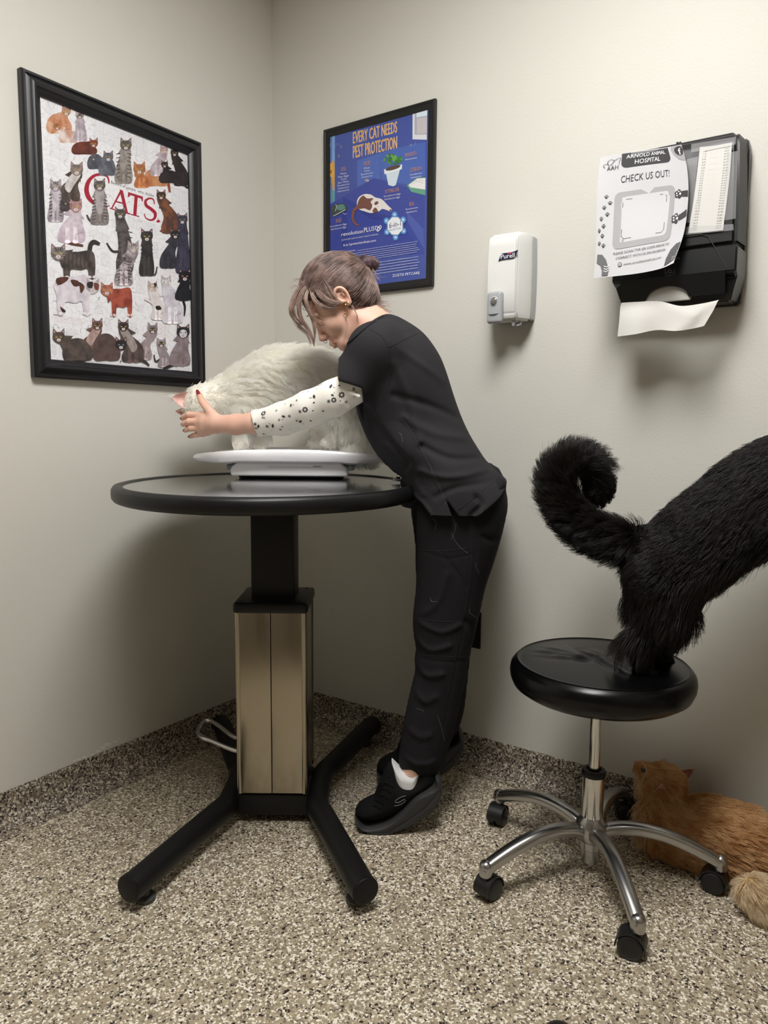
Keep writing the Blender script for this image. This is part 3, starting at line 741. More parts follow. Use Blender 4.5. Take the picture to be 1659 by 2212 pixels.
kitty(B, 'sit', 1415, 385, 52, 1400, 490, 140, 200, '19181c', '0e0d10', eye='c98a50', tail=[(1390, 560), (1415, 640), (1410, 720)], tailc='151417')
kitty(B, 'sit', 1140, 480, 42, 1185, 650, 120, 210, 'd8d0d0', 'c4bcc0', hc='d4c2bc', ear=1.4); B.poly([(1165, 640), (1200, 635), (1215, 665), (1175, 670)], pal('1c1818', .4), smooth=3); B.poly([(1150, 440), (1175, 450), (1160, 480)], pal('2a2020', .4), smooth=3); B.stroke([(1150, 620), (1105, 590), (1068, 572)], 20, furm('d8d0d0'), smooth=4)
kitty(B, 'sit', 1140, 840, 44, 1065, 980, 140, 230, '9d8f92', '84767a', mask='4c4145', hc='8f8286', ear=1.5)
kitty(B, 'sit', 668, 805, 46, 610, 930, 190, 230, '7a5850', '4f3c3a', hc='7a5a52', mask='4a3430', chest='b49a94', ear=1.5); kitty(B, 'lie', 850, 960, 30, 745, 985, 240, 230, '5b4846', '463736', tail=[(700, 1070), (780, 1090), (840, 1085)], tailc='1e191a')
kitty(B, 'sit', 890, 815, 46, 970, 980, 190, 270, '564745', '3c3231', hc='4a3d3c', mask='211b1d', chest='a49894', ear=1.5, tail=[(1000, 1090), (1070, 1110), (1110, 1145)], tailc='352c2c'); face(B, 870, 970, 50, '2b2325', 1.5, eye='8fa0b8')
kitty(B, 'lie', 338, 905, 52, 500, 1005, 260, 190, '3b3432', '5a4f49', tail=[(600, 1060), (540, 1100), (440, 1090)], tailc='1f1a1a', ear=1.7, hc='5b4f49')
kitty(B, 'sit', 1213, 960, 40, 1240, 1075, 110, 170, 'a0959a', '857a80', mask='3c3437', tail=[(1200, 1090), (1165, 1110), (1150, 1050)], tailc='2a2427'); kitty(B, 'sit', 1400, 865, 56, 1370, 1020, 185, 250, '75666a', '8f8287', hc='2c272a', mask='d8d4d8', eye='7a90a8', tail=[(1330, 1130), (1260, 1160), (1230, 1170)], tailc='1f1b1d')
B.ell(866, 1110, 6, 5, INK, 8)
for k in range(4): B.ell(860+k*4, 1102-abs(k-1.5)*-1, 2, 2.4, INK, 6)
for k in range(9): B.ell(1455+(k % 2)*8, 620+k*14, 2.5, 2.5, '9aa0b8', 6)
A.build('printed_cats', po)

# ------------------------------------------------------------------ blue poster (back wall)
pb = empty('framed_poster', (.478, 0, 1.57), 'smaller black framed blue poster headed EVERY CAT NEEDS PEST PROTECTION', 'framed poster')
picture_frame('frame', np.array([.704, -.0005, 1.571]), -XX, ZZ, -YY, .452, .573, [(0, 0), (0, .012), (.003, .0155), (.010, .0165), (.013, .014), (.018, .013), (.024, .0095), (.027, .0085), (.027, 0)], mat('frame_black_smooth', '131313', .4), pb)
YP = -.008
def mq(x, y): return aty(680+x/5.0286, 200+y/5.0286, YP)
A = Art(mq, -YY, rough=.28, coat=.35, step=1.5e-5)
x0, x1, z0, z1 = .276, .680, 1.596, 2.120
def blue():
    m = mat('poster_blue', '3d4f9c', .28, coat=.35); return m
A.raw([(x0, YP, z0), (x1, YP, z0), (x1, YP, z1), (x0, YP, z1)], [(0, 1, 2, 3)], '3f519e')
def clipx(P): return P
A.poly([(130, 470), (218, 440), (218, 1180), (130, 1230)], '5a7cc0'); A.poly([(190, 450), (218, 440), (216, 1180), (188, 1200)], '7aa6dc')
A.poly([(460, 740), (700, 660), (710, 940), (640, 930), (460, 1030)], '4a66b4'); A.poly([(700, 660), (1060, 560), (1200, 540), (1200, 900), (1000, 1000), (720, 940)], '4663b2')
A.poly([(140, 1230), (640, 930), (1195, 1090), (1190, 1760), (140, 1760)], '36459a'); A.poly([(300, 1130), (620, 1290), (1000, 1390), (1000, 1450), (600, 1370), (310, 1190)], '2b3a8c')
A.poly([(300, 1190), (350, 1215), (350, 1700), (290, 1700)], '2f3f90'); A.poly([(1000, 1290), (1180, 1480), (1190, 1700), (1010, 1400)], '4558a8')
A.poly([(1062, 205), (1222, 165), (1217, 512), (1062, 508)], 'dadce2'); A.poly([(1085, 205), (1222, 170), (1219, 455), (1085, 458)], 'a9abb8'); A.poly([(1105, 212), (1222, 180), (1220, 250), (1105, 270)], 'd5e4ee'); A.poly([(1108, 285), (1220, 262), (1219, 440), (1108, 448)], 'c3bdc2')
for t, a, b, h in (('EVERY CAT NEEDS', (418, 552), (896, 430), 130), ('PEST PROTECTION', (418, 710), (896, 602), 140)):
    A.text(t, (a[0]-3, a[1]+3), (b[0]-3, b[1]+3), h, 'f0ead8'); A.text(t, a, b, h-4, 'e4a32c')
# potted plant
A.poly([(753, 835), (950, 780), (945, 830), (925, 838), (880, 1005), (850, 1018), (800, 1005), (775, 885), (758, 885)], 'cfdde8'); A.poly([(753, 835), (950, 780), (945, 832), (757, 888)], 'e3ebf0'); A.ell(850, 818, 85, 22, '54403a', rot=-.27)
rnd = random.Random(5)
for k in range(46):
    a = rnd.uniform(0, 6.28); r = rnd.random()**.5; A.ell(848+95*r*math.cos(a), 725+50*r*math.sin(a), 17, 13, ('2f6b35', '4c9244', '3c7f3c', '6bab50')[k % 4], 9, rnd.random()*3)
# dog at the door, litter tray, shoe, mouse, bugs
A.poly([(216, 757), (180, 765), (145, 800), (138, 870), (150, 905), (180, 920), (190, 1000), (214, 1070)], 'd9a545', smooth=3); A.poly([(160, 850), (185, 840), (185, 880), (165, 880)], '8a5a2a'); A.poly([(188, 1060), (214, 1070), (212, 1180), (188, 1190)], '55a08c')
for k in range(6): A.stroke([(170, 930+k*22), (190, 925+k*22), (212, 935+k*22)], 4, 'b3802c', smooth=3)
A.poly([(1000, 1010), (1110, 925), (1205, 920), (1203, 1118), (1050, 1080)], '5f9c86'); A.poly([(1020, 1005), (1115, 935), (1205, 930), (1203, 1055), (1040, 1030)], 'e6e4e6'); A.stroke([(1060, 990), (1110, 970), (1180, 985)], 4, 'b8b4b8', smooth=3); A.stroke([(1080, 960), (1140, 955), (1200, 960)], 4, 'b8b4b8', smooth=3)
A.poly([(175, 1270), (200, 1225), (260, 1205), (330, 1215), (352, 1250), (345, 1280), (270, 1320), (205, 1350), (190, 1320)], '3c4a48', smooth=3); A.poly([(240, 1230), (310, 1215), (330, 1260), (260, 1280)], '5f8a80', smooth=3)
for k in range(12): A.ell(210+k*11, 1340-k*6, 5, 6, 'd8d4cc', 6)
A.stroke([(310, 1310), (330, 1325), (350, 1315)], 4, 'e8e8e8'); A.stroke([(225, 1290), (240, 1240), (230, 1215)], 4, 'e8e8e8')
A.ell(568, 955, 22, 18, '9a8f8c'); A.ell(582, 960, 9, 7, 'c8b8b4'); A.ell(265, 690, 11, 22, '7a7884')
for x, y in ((287, 590), (1047, 570)): A.poly([(x-12, y-14), (x, y), (x+12, y-16), (x+3, y+6), (x, y+22), (x-4, y+6)], 'b8a898')
A.stroke([(280, 575), (240, 555), (225, 590), (190, 600), (165, 570), (190, 540), (215, 560)], 2.5, '8fa4d8', smooth=4); A.stroke([(1065, 575), (1090, 570), (1098, 530)], 2.5, '8fa4d8', smooth=4); A.stroke([(1035, 1155), (1070, 1135)], 6, '8a4a44')
# sleeping cat
A.stroke([(480, 1240), (430, 1280), (415, 1360), (440, 1420), (485, 1445)], [34, 34, 30, 26, 14], '7d4f45', smooth=6)
A.poly([(460, 1200), (480, 1140), (540, 1105), (610, 1108), (660, 1140), (730, 1160), (800, 1230), (838, 1268), (825, 1290), (740, 1265), (700, 1290), (620, 1310), (540, 1290), (480, 1265)], 'e4dede', smooth=4)
A.poly([(465, 1230), (485, 1160), (530, 1120), (570, 1150), (640, 1150), (610, 1190), (630, 1230), (600, 1280), (545, 1260), (480, 1265)], '74483f', smooth=4)
A.ell(672, 1240, 48, 44, 'ebe6e4'); A.poly([(640, 1265), (665, 1250), (690, 1290), (660, 1305), (630, 1300)], '74483f', smooth=3); A.poly([(625, 1175), (650, 1190), (640, 1215), (622, 1200)], 'e4dede'); A.poly([(650, 1200), (680, 1180), (695, 1205), (660, 1225)], '74483f', smooth=3)
A.stroke([(680, 1240), (700, 1238)], 3, '3a2a28'); A.ell(826, 1278, 12, 9, '3c2c2c')
# lists
OR = 'c9905e'; WT = 'd9dcea'
def col(x, y, head, rows, hw, ph=37, sk=-.20):
    A.text(head, (x-hw, y+hw*.2), (x+hw, y-hw*.2), 44, OR)
    for i, t in enumerate(rows):
        wd = len(t)*6.4; yy = y+38+i*ph-(0); A.text(t, (x-wd, yy+wd*.18), (x+wd, yy-wd*.18), 19, WT)
col(315, 850, 'DOG', ['Fleas', 'Flea Eggs', 'Ticks', 'Ear Mites', 'Roundworms', 'Hookworms', 'Heartworms'], 24, 31); col(570, 790, 'MOUSE', ['Fleas', 'Ticks', 'Roundworms', 'Hookworms'], 38, 31)
col(1048, 690, 'MOSQUITO', ['Heartworms'], 62); col(1102, 855, 'LITTER BOX', ['Roundworms', 'Hookworms'], 62, 33); col(845, 1085, 'POTTING SOIL', ['Roundworm Eggs', 'Hookworm Eggs'], 76, 34); col(1057, 1230, 'BUG', ['Roundworms', 'Hookworms'], 24, 35); col(262, 1412, 'SHOES', ['Roundworm Eggs', 'Hookworm Eggs'], 28, 33)
A.text('revolution', (293, 1562), (525, 1525), 42, 'f2f3f8'); A.text('PLUS', (538, 1520), (650, 1500), 52, 'f2f3f8'); A.text('(selamectin and sarolaner topical solution)', (295, 1612), (690, 1548), 22, 'c4cae2'); A.text('6-in-1protection4cats.com', (315, 1672), (668, 1618), 28, 'f2f3f8')
A.stroke([(690, 1510), (660, 1480), (668, 1452), (692, 1462), (716, 1445), (724, 1470), (690, 1510)], 7, 'f2f3f8', smooth=4); A.stroke([(690, 1500), (685, 1475), (705, 1465), (708, 1482)], 9, 'f2f3f8', smooth=4)
for a in range(6):
    t = a*math.pi/3-math.pi/2-.05; cx, cy = 876+104*math.cos(t), 1450+122*math.sin(t); A.ell(cx, cy, 30, 34, '5c9ad6'); A.ell(cx, cy, 14, 12, 'e8f0f8', 9, a)
A.stroke([(876+104*math.cos(a*math.pi/3-math.pi/2), 1450+122*math.sin(a*math.pi/3-math.pi/2)) for a in range(6)], 5, '5c9ad6', closed=True)
A.poly([(876+88*math.cos(a), 1450+102*math.sin(a)) for a in np.linspace(0, 6.283, 8, endpoint=False)+.39], 'e9edf4'); A.text('6-in-1', (812, 1478), (940, 1448), 66, '232a4c'); A.text('PROTECTION', (808, 1510), (940, 1482), 19, '232a4c')
A.text('IMPORTANT SAFETY INFORMATION', (165, 1765), (445, 1722), 16, WT)
for k in range(6): A.lines(465 if k == 0 else 168, (1712 if k == 0 else 1765+22*k)+(0 if k else 4), 1150, 1, 20, -.155, 'a8b0d6', seed=k, t=7, ragged=.05)
for k in range(5): A.lines(560, 1862+k*30, 1145, 1, 20, -.145, 'b4bbdc', seed=20+k, t=8, ragged=.04)
A.text('ZOETIS PETCARE', (848, 2005), (1142, 1972), 30, 'eef0f6'); A.lines(520, 2035, 800, 1, 10, -.12, '8a94c4', seed=9, t=4)
A.build('printed_poster', pb)

# ------------------------------------------------------------------ soap dispenser
sd = empty('hand_sanitizer_dispenser', (.985, 0, 1.43), 'white and grey wall-mounted hand sanitizer dispenser with a push lever', 'dispenser')
def loft(name, secs, m, parent, bev=.003, smooth=40, label=None, seg=3):
    V = [p for s_ in secs for p in s_]; n = len(secs[0]); Fc = []
    for i in range(len(secs)-1):
        for k in range(n): Fc.append((i*n+k, i*n+(k+1) % n, (i+1)*n+(k+1) % n, (i+1)*n+k))
    Fc += [tuple(range(n))[::-1], tuple((len(secs)-1)*n+k for k in range(n))]
    bm = bmesh.new(); bm.from_mesh(mesh(name, V, Fc)); bmesh.ops.recalc_face_normals(bm, faces=bm.faces[:])
    if bev:
        es = [e for e in bm.edges if e.is_manifold and e.calc_face_angle(0) > R(25)]
        bmesh.ops.bevel(bm, geom=es, offset=bev, segments=seg, affect='EDGES', clamp_overlap=True)
    return link(name, bm_mesh(bm), m, parent, smooth=smooth, label=label)
cx = .993
ZS = [1.436, 1.46, 1.52, 1.58, 1.63, 1.662, 1.675]
secs = [[(cx-.066*k, -.0005, z), (cx+.066*k, -.0005, z), (cx+.066*k, -.036*q, z), (cx-.066*k, -.036*q, z)] for z, k, q in zip(ZS, (.93, .98, 1, 1, .98, .96, .95), (.9, 1, 1, 1, 1, 1, .9))]
loft('back_plate', secs, GREYPL, sd, .003)
secs = [[(cx-.066*k, -.034, z), (cx+.066*k, -.034, z), (cx+.064*k, -.060*q, z), (cx+.046*k, -.1015*q, z), (cx-.046*k, -.1015*q, z), (cx-.064*k, -.060*q, z)] for z, k, q in zip((1.430, 1.448, 1.52, 1.58, 1.64, 1.665, 1.679), (.95, .99, 1.01, 1.01, .99, .975, .93), (.86, .97, 1, 1.0, .98, .965, .86))]
cov = loft('cover', secs, mat('dispenser_white', 'e2e2e0', .22), sd, .006, seg=4)
tube('cover_seam', [(cx+.0475, -.1018, z) for z in (1.45, 1.5, 1.58, 1.64)]+[(cx+.047, -.0975, 1.664)], .0006, GREYPL, cov, seg=6)
def msd(x, y): return aty(1030+x/9.62, 500+y/9.62, -.1034)
A = Art(msd, -YY, rough=.25, step=.0001)
A.poly([(445, 622), (475, 540), (500, 470), (560, 450), (640, 440), (760, 420), (862, 378), (840, 440), (800, 520), (760, 560), (640, 575), (520, 590)], '1c2340')
A.poly([(620, 470), (680, 435), (745, 425), (730, 450), (680, 468)], 'c0446c'); A.text('Purell', (497, 572), (785, 535), 100, 'f2f2f4')
A.build('brand_mark', cov)
# push lever with recess and clear sight window
lm = mat('lever_grey', 'a9acb0', .25)
bm = bmesh.new(); box_bm(bm, (0, 0, 0), (.048, .022, .092), .0095, 5); bmesh.ops.translate(bm, vec=(.977, -.108, 1.466), verts=bm.verts[:])
lev = link('push_lever', bm_mesh(bm), lm, sd, smooth=40)
V, Fc = lathe([(0, -.0215), (.011, -.0215), (.0135, -.0205), (.0145, -.0185), (.0125, -.0175), (.0125, -.012), (0, -.012)], (0, 0, 0), 32, 1)
V = [np.array([v[0], v[1], v[2]*1.15])+np.array([.977, -.0985, 1.482]) for v in V]
bm = bmesh.new(); bm.from_mesh(mesh('w', V, Fc)); win = link('sight_window', bm_mesh(bm), lm, lev, smooth=50)
V, Fc = lathe([(0, -.0235), (.005, -.0232), (.009, -.022), (.0115, -.0195), (.0115, -.018), (0, -.018)], (0, 0, 0), 32, 1)
V = [np.array([v[0], v[1], v[2]*1.15])+np.array([.977, -.0995, 1.482]) for v in V]
bm = bmesh.new(); bm.from_mesh(mesh('w', V, Fc)); link('clear_lens', bm_mesh(bm), mat('lens_plastic', '6d6a66', .08, spec=.8, coat=1), lev, smooth=50)
tube('finger_groove', [(.961, -.1185, 1.447), (.970, -.1195, 1.4462), (.984, -.1195, 1.4462), (.993, -.1185, 1.447)], [.0015, .0035, .0035, .0015], mat('lever_groove', '8a8d92', .3), lev, seg=10)
tube('nozzle', [(1.02, -.07, 1.445), (1.02, -.072, 1.425), (1.02, -.073, 1.415)], [.007, .006, .004], GREYPL, sd, seg=14)
tube('nozzle_guard', [(1.035, -.055, 1.44), (1.036, -.06, 1.42), (1.03, -.072, 1.415)], [.004, .004, .0025], GREYPL, sd, seg=10)

# ------------------------------------------------------------------ paper towel dispenser
td = empty('paper_towel_dispenser', (1.47, 0, 1.43), 'black smoky plastic paper towel dispenser on the back wall', 'dispenser')
smoke = mat('smoked_plastic', '161618', .42, spec=.35); dark = mat('dispenser_dark', '0e0f12', .3, spec=.5)
def tsec(z, xl, xr, y0, y1): return [(xl, y0, z), (xr, y0, z), (xr, y1, z), (xl, y1, z)]
loft('back_body', [tsec(z, a, b, -.0005, -.03) for z, a, b in ((1.43, 1.328, 1.618), (1.50, 1.322, 1.622), (1.80, 1.322, 1.622), (1.832, 1.328, 1.616))], dark, td, .004)
cover = loft('cover', [[(xl, -.028, z), (xr, -.028, z), (xr-.010, y1, z), (xl+.010, y1, z)] for z, xl, xr, y1 in ((1.56, 1.316, 1.628, -.120), (1.60, 1.317, 1.627, -.1195), (1.70, 1.320, 1.624, -.116), (1.80, 1.325, 1.618, -.108), (1.822, 1.328, 1.614, -.100), (1.838, 1.336, 1.606, -.078))], smoke, td, .010, seg=5)
lower = loft('lower_body', [[(xl, -.028, z), (xr, -.028, z), (xr-.006, y1, z), (xl+.006, y1, z)] for z, xl, xr, y1 in ((1.432, 1.345, 1.612, -.085), (1.46, 1.330, 1.620, -.098), (1.487, 1.320, 1.626, -.0985), (1.497, 1.316, 1.628, -.123), (1.5595, 1.316, 1.628, -.1205))], dark, td, .004)
# front lip with the arched mouth
A = Art(lambda x, y: np.array([x, -.1235, y]), -YY)
V = []; Fc = []; K = 40
def archz(x): t = (x-1.462)/.052; return 1.447+(.030*math.sqrt(max(0, 1-t*t)) if abs(t) < 1 else 0)
for i in range(K+1):
    x = 1.345+i*(1.598-1.345)/K
    for y in (-.112, -.1275): V += [(x, y+.012*(1.500-archz(x))/.05, archz(x)), (x, y, 1.500)]
for i in range(K):
    a, b = i*4, (i+1)*4; Fc += [(a, a+1, b+1, b), (a+2, b+2, b+3, a+3), (a, b, b+2, a+2), (a+1, a+3, b+3, b+1)]
Fc += [(0, 2, 3, 1), (K*4, K*4+1, K*4+3, K*4+2)]
bm = bmesh.new(); bm.from_mesh(mesh('lip', V, Fc)); link('mouth_lip', bm_mesh(bm), dark, td, smooth=30)
tube('seam', [(x, -.1222, z) for x, z in ((1.345, 1.505), (1.385, 1.585), (1.40, 1.592), (1.54, 1.592), (1.555, 1.585), (1.602, 1.505))], .0011, INK, lower if False else cover, seg=6)
box('lock_tab', (1.46, -.06, 1.840), (.012, .02, .006), dark, td, bev=.002)
G = Art(lambda x, y: aty(1270+x/4.265, 480+y/4.265, -.1228), -YY, step=.0001)
for P in ([(712, 430), (712, 492), (800, 480), (795, 428)], [(735, 450), (745, 440), (765, 440), (775, 450), (755, 465), (735, 450)], [(740, 490), (735, 505), (770, 530)], [(755, 488), (785, 515), (783, 532)], [(712, 470), (798, 462)]): G.stroke(P, 3, '8c8c90')
G.text('CITY', (800, 348), (850, 343), 20, '8c8c90'); G.stroke([(770, 385), (800, 375)], 5, '8c8c90')
G.build('engraving', lower)
# towel stack seen in the mouth, and the sheet hanging out
towelm = mat('paper_towel', 'cbc9c5', .9, spec=.1, bump=(700, .25, .0006))
box('towel_stack', (1.462, -.105, 1.460), (.113, .0105, .040), towelm, props(empty('paper_towels', (1.462, -.075, 1.43), 'white folded paper towels stacked inside the arched mouth of the towel dispenser', 'paper towels'), None), bev=.004)
def grid_surface(ctrl, nu, nv):
    """smooth surface through a grid of control points"""
    rows = [catmull(r, nu) for r in ctrl]
    cols = list(zip(*rows)); return [catmull(list(c), nv) for c in cols]   # [u][v]
def sheet_mesh(name, S, th, m, parent=None, both=True):
    nu, nv = len(S), len(S[0]); P = np.array(S)
    du = np.gradient(P, axis=0); dv = np.gradient(P, axis=1); N = np.cross(du, dv); N /= np.linalg.norm(N, axis=2, keepdims=True)+1e-12
    V = list((P+N*th/2).reshape(-1, 3))+list((P-N*th/2).reshape(-1, 3)); Fc = []; o = nu*nv
    for i in range(nu-1):
        for j in range(nv-1):
            a = i*nv+j; q = (a, a+1, a+nv+1, a+nv); Fc += [q, tuple(o+k for k in q[::-1])]
    for i in range(nu-1):
        for j in (0, nv-1): a = i*nv+j; Fc.append((a, a+nv, o+a+nv, o+a))
    for j in range(nv-1):
        for i in (0, nu-1): a = i*nv+j; Fc.append((a, a+1, o+a+1, o+a))
    bm = bmesh.new(); bm.from_mesh(mesh(name, V, Fc)); return link(name, bm_mesh(bm), m, parent, smooth=60)
ctrl = [[aty(x, y, Y) for x, y, Y in row] for row in (
    ((1343, 654, -.1285), (1380, 652, -.1285), (1425, 651, -.1285), (1470, 661, -.1285), (1515, 656, -.1285), (1553, 648, -.1285)),
    ((1340, 664, -.132), (1378, 662, -.136), (1424, 661, -.132), (1489, 678, -.145), (1520, 667, -.136), (1550, 652, -.131)),
    ((1338, 690, -.14), (1375, 688, -.15), (1424, 684, -.138), (1480, 694, -.15), (1515, 690, -.14), (1540, 672, -.135)),
    ((1334, 727, -.145), (1372, 722, -.158), (1418, 713, -.142), (1460, 715, -.155), (1500, 709, -.145), (1521, 704, -.142)))]
sh = sheet_mesh('paper_towel', grid_surface(ctrl, 8, 8), .0006, towelm)
props(sh, 'creased white paper towel sheet hanging out of the towel dispenser', 'paper towel')
# flyer
ctrl = [[aty(x, y, Y) for x, y, Y in row] for row in (
    ((1297, 340, -.138), (1343, 331, -.1285), (1400, 324, -.1275), (1435, 319, -.128), (1472, 312, -.135)),
    ((1292, 385, -.150), (1340, 380, -.134), (1395, 372, -.130), (1445, 366, -.132), (1484, 362, -.140)),
    ((1289, 450, -.165), (1336, 446, -.145), (1392, 438, -.136), (1445, 430, -.138), (1487, 424, -.142)),
    ((1287, 530, -.178), (1332, 524, -.165), (1388, 514, -.158), (1437, 506, -.156), (1478, 500, -.150)),
    ((1282, 601, -.190), (1326, 597, -.182), (1382, 590, -.178), (1428, 580, -.176), (1455, 568, -.178)))]
S = grid_surface(ctrl, 12, 12)
fl = empty('flyer', aty(1385, 596, -.16), 'white printed flyer headed ARNOLD ANIMAL HOSPITAL taped to the towel dispenser', 'flyer')
sheet_mesh('sheet', S, .0003, PAPER, fl)
SP = np.array(S)
def mfl(u, v):
    """inches on the sheet to the curled surface"""
    a = min(max(u/8.5, 0), 1)*(SP.shape[0]-1); b = min(max(v/11, 0), 1)*(SP.shape[1]-1)
    i, j = min(int(a), SP.shape[0]-2), min(int(b), SP.shape[1]-2); fa, fb = a-i, b-j
    return SP[i, j]*(1-fa)*(1-fb)+SP[i+1, j]*fa*(1-fb)+SP[i, j+1]*(1-fa)*fb+SP[i+1, j+1]*fa*fb
class Curl(Art):
    def poly(s, pts, col, smooth=0, clip=None):
        # dense fill so flat shapes follow the curl
        if smooth: pts = catmull([np.array(p, float) for p in pts], smooth, closed=True)
        bm = bmesh.new(); vs = [bm.verts.new((p[0], p[1], 0)) for p in pts]; bm.faces.new(vs)
        for ax_, rng in ((0, np.arange(.35, 8.5, .35)), (1, np.arange(.4, 11, .4))):
            for c in rng:
                n_ = [0, 0, 0]; n_[ax_] = 1; co = [0, 0, 0]; co[ax_] = c
                bmesh.ops.bisect_plane(bm, geom=bm.verts[:]+bm.edges[:]+bm.faces[:], plane_co=co, plane_no=n_)
        bmesh.ops.triangulate(bm, faces=bm.faces[:])
        bm.verts.ensure_lookup_table(); bm.verts.index_update()
        s.raw([s.mp(v.co.x, v.co.y) for v in bm.verts], [tuple(v.index for v in f.verts) for f in bm.faces], col); bm.free()
A = Curl(mfl, ray(1385, 450)*-1/np.linalg.norm(ray(1385, 450)), rough=.7, step=.000012); A.k = 48
GR = '9b9b9d'; BK = '2e2e30'
def rrect(x0, y0, x1, y1, r, c=(1, 1, 1, 1)):
    P = []
    for (cx_, cy_, a0, on) in ((x0+r, y0+r, 180, c[0]), (x1-r, y0+r, 270, c[1]), (x1-r, y1-r, 0, c[2]), (x0+r, y1-r, 90, c[3])):
        if on: P += [(cx_+r*math.cos(R(a0+t)), cy_+r*math.sin(R(a0+t))) for t in (0, 22, 45, 68, 90)]
        else: P.append((cx_+r*(math.cos(R(a0))+math.cos(R(a0+90))), cy_+r*(math.sin(R(a0))+math.sin(R(a0+90)))))
    return P
A.poly(rrect(2.15, .15, 6.75, 2.0, .5, (0, 0, 1, 1)), BK)
A.k += 34; A.text('ARNOLD ANIMAL', (2.55, .98), (6.3, .98), .52, 'f4f4f4'); A.text('HOSPITAL', (3.25, 1.72), (5.6, 1.72), .52, 'f4f4f4')
A.poly([(7.1, .05), (8.45, .05), (8.45, 1.9), (8.2, 2.0), (7.6, 1.85), (7.15, 1.3), (7.0, .7)], GR, smooth=0); A.ell(7.9, .85, .58, .62, BK); A.k += 16; A.text('f', (7.72, 1.35), (8.12, 1.35), .85, 'f4f4f4')
A.text('CHECK US OUT!', (2.2, 3.45), (6.4, 3.45), .72, BK)
A.poly(rrect(1.75, 4.3, 6.9, 8.75, .5), GR); A.poly(rrect(2.2, 4.75, 6.45, 8.3, .4), PAPER); A.poly([(3.9, 4.25), (5.1, 4.25), (4.5, 4.85)], PAPER)
for P in ([(2.5, 5.7), (2.5, 5.2), (2.7, 5.0), (3.3, 5.0)], [(5.4, 5.0), (5.95, 5.0), (6.15, 5.2), (6.15, 5.7)], [(2.5, 7.3), (2.5, 7.85), (2.7, 8.05), (3.3, 8.05)], [(5.4, 8.05), (5.95, 8.05), (6.15, 7.85), (6.15, 7.3)]): A.stroke(P, .05, BK)
def paw(x, y, r, col=BK):
    A.ell(x, y+r*.35, r*.55, r*.42, col, 9)
    for dx, dy in ((-.75, -.1), (-.28, -.6), (.28, -.6), (.75, -.1)): A.ell(x+dx*r, y+dy*r, r*.22, r*.3, col, 7)
for x, y in ((1.05, 4.6), (1.4, 5.15), (.9, 5.5), (1.2, 6.05), (.65, 6.35), (.9, 6.9), (.45, 7.2), (.8, 7.6), (.5, 8.15), (.95, 8.35)): paw(x, y, .19)
A.poly([(7.5, 4.95), (8.4, 4.95), (8.4, 5.5), (7.5, 5.4)], BK); A.poly([(7.4, 6.9), (8.35, 6.5), (8.4, 7.0), (7.5, 7.3)], BK)
for (x, y) in ((7.3, 5.15), (7.2, 7.1)):
    for dx, dy in ((0, -.22), (-.25, -.08), (-.22, .16), (.05, .24), (.1, 0)): A.ell(x+dx, y+dy, .17, .17, BK, 9)
    for dx, dy in ((-.02, -.2), (-.22, -.06), (-.18, .14)): A.ell(x+dx, y+dy, .07, .07, 'f4f4f4', 7)
    A.ell(x+.12, y+.02, .09, .11, 'f4f4f4', 8)
A.text('PLEASE SCAN THE QR CODE ABOVE TO', (1.9, 9.12), (6.9, 9.08), .17, BK); A.text('CONNECT WITH US ON FACEBOOK', (2.15, 9.47), (6.6, 9.43), .17, BK)
A.ell(2.55, 9.88, .17, .17, BK, 12); A.ell(2.55, 9.88, .12, .12, 'd4d4d4', 12); A.stroke([(2.4, 9.88), (2.7, 9.88)], .03, BK); A.stroke([(2.55, 9.72), (2.55, 10.04)], .03, BK)
A.text('www.arnoldanimalhosp.com', (2.85, 9.97), (6.2, 9.93), .17, BK)
A.poly([(.35, 8.95), (.35, 9.55), (.8, 9.75), (1.0, 10.25), (1.0, 10.75), (1.55, 10.75), (1.6, 10.1), (1.3, 9.4), (.9, 9.0)], '5c5c5e')
for k in range(3): A.stroke([(1.15, 9.85+k*.2), (1.4, 9.95+k*.2), (1.65, 9.8+k*.2)], .05, 'f0f0f0')
A.poly([(8.3, 9.0), (8.3, 10.4), (6.7, 10.75), (6.8, 10.1), (7.2, 9.45), (7.7, 9.1)], '4a4a4c')
for i in range(6):
    for j in range(7):
        x, y = 6.95+i*.25, 9.25+j*.22
        if x > 8.9-(y-9.0)*1.25 - .0 and x+(y*.0) < 8.3 and y < 10.45-(x-6.8)*.05 and (x-8.3)**2+(y-10.6)**2 < 2.0: A.ell(x, y, .05, .05, 'f0f0f0', 6)
# dog and cat outline logo
A.stroke([(.75, 1.7), (.55, 1.45), (.75, 1.3), (.95, 1.3), (1.0, .95), (1.3, .8), (1.55, 1.0), (1.75, .85), (2.0, .75), (2.05, 1.0), (1.95, 1.2), (2.0, 1.5)], .045, BK, smooth=4); A.stroke([(.95, 1.3), (1.2, 1.5), (1.45, 1.2), (1.55, 1.0)], .045, BK, smooth=4)
A.text('AAH', (.95, 2.05), (1.9, 2.0), .48, BK)
A.build('print', fl)
tape = mat('clear_tape', (.75, .76, .78), .18, alpha=.13)
def tp(name, q, Y, parent):
    P = [aty(x, y, Y) for x, y in q]; P2 = [p+YY*.0004 for p in P]
    bm = bmesh.new(); bm.from_mesh(mesh(name, P+P2, [(0, 1, 2, 3), (7, 6, 5, 4), (0, 4, 5, 1), (1, 5, 6, 2), (2, 6, 7, 3), (3, 7, 4, 0)])); link(name, bm_mesh(bm), tape, parent, smooth=False)
tp('tape', [(1363, 327), (1423, 315), (1423, 324), (1363, 340)], -.1300, fl)
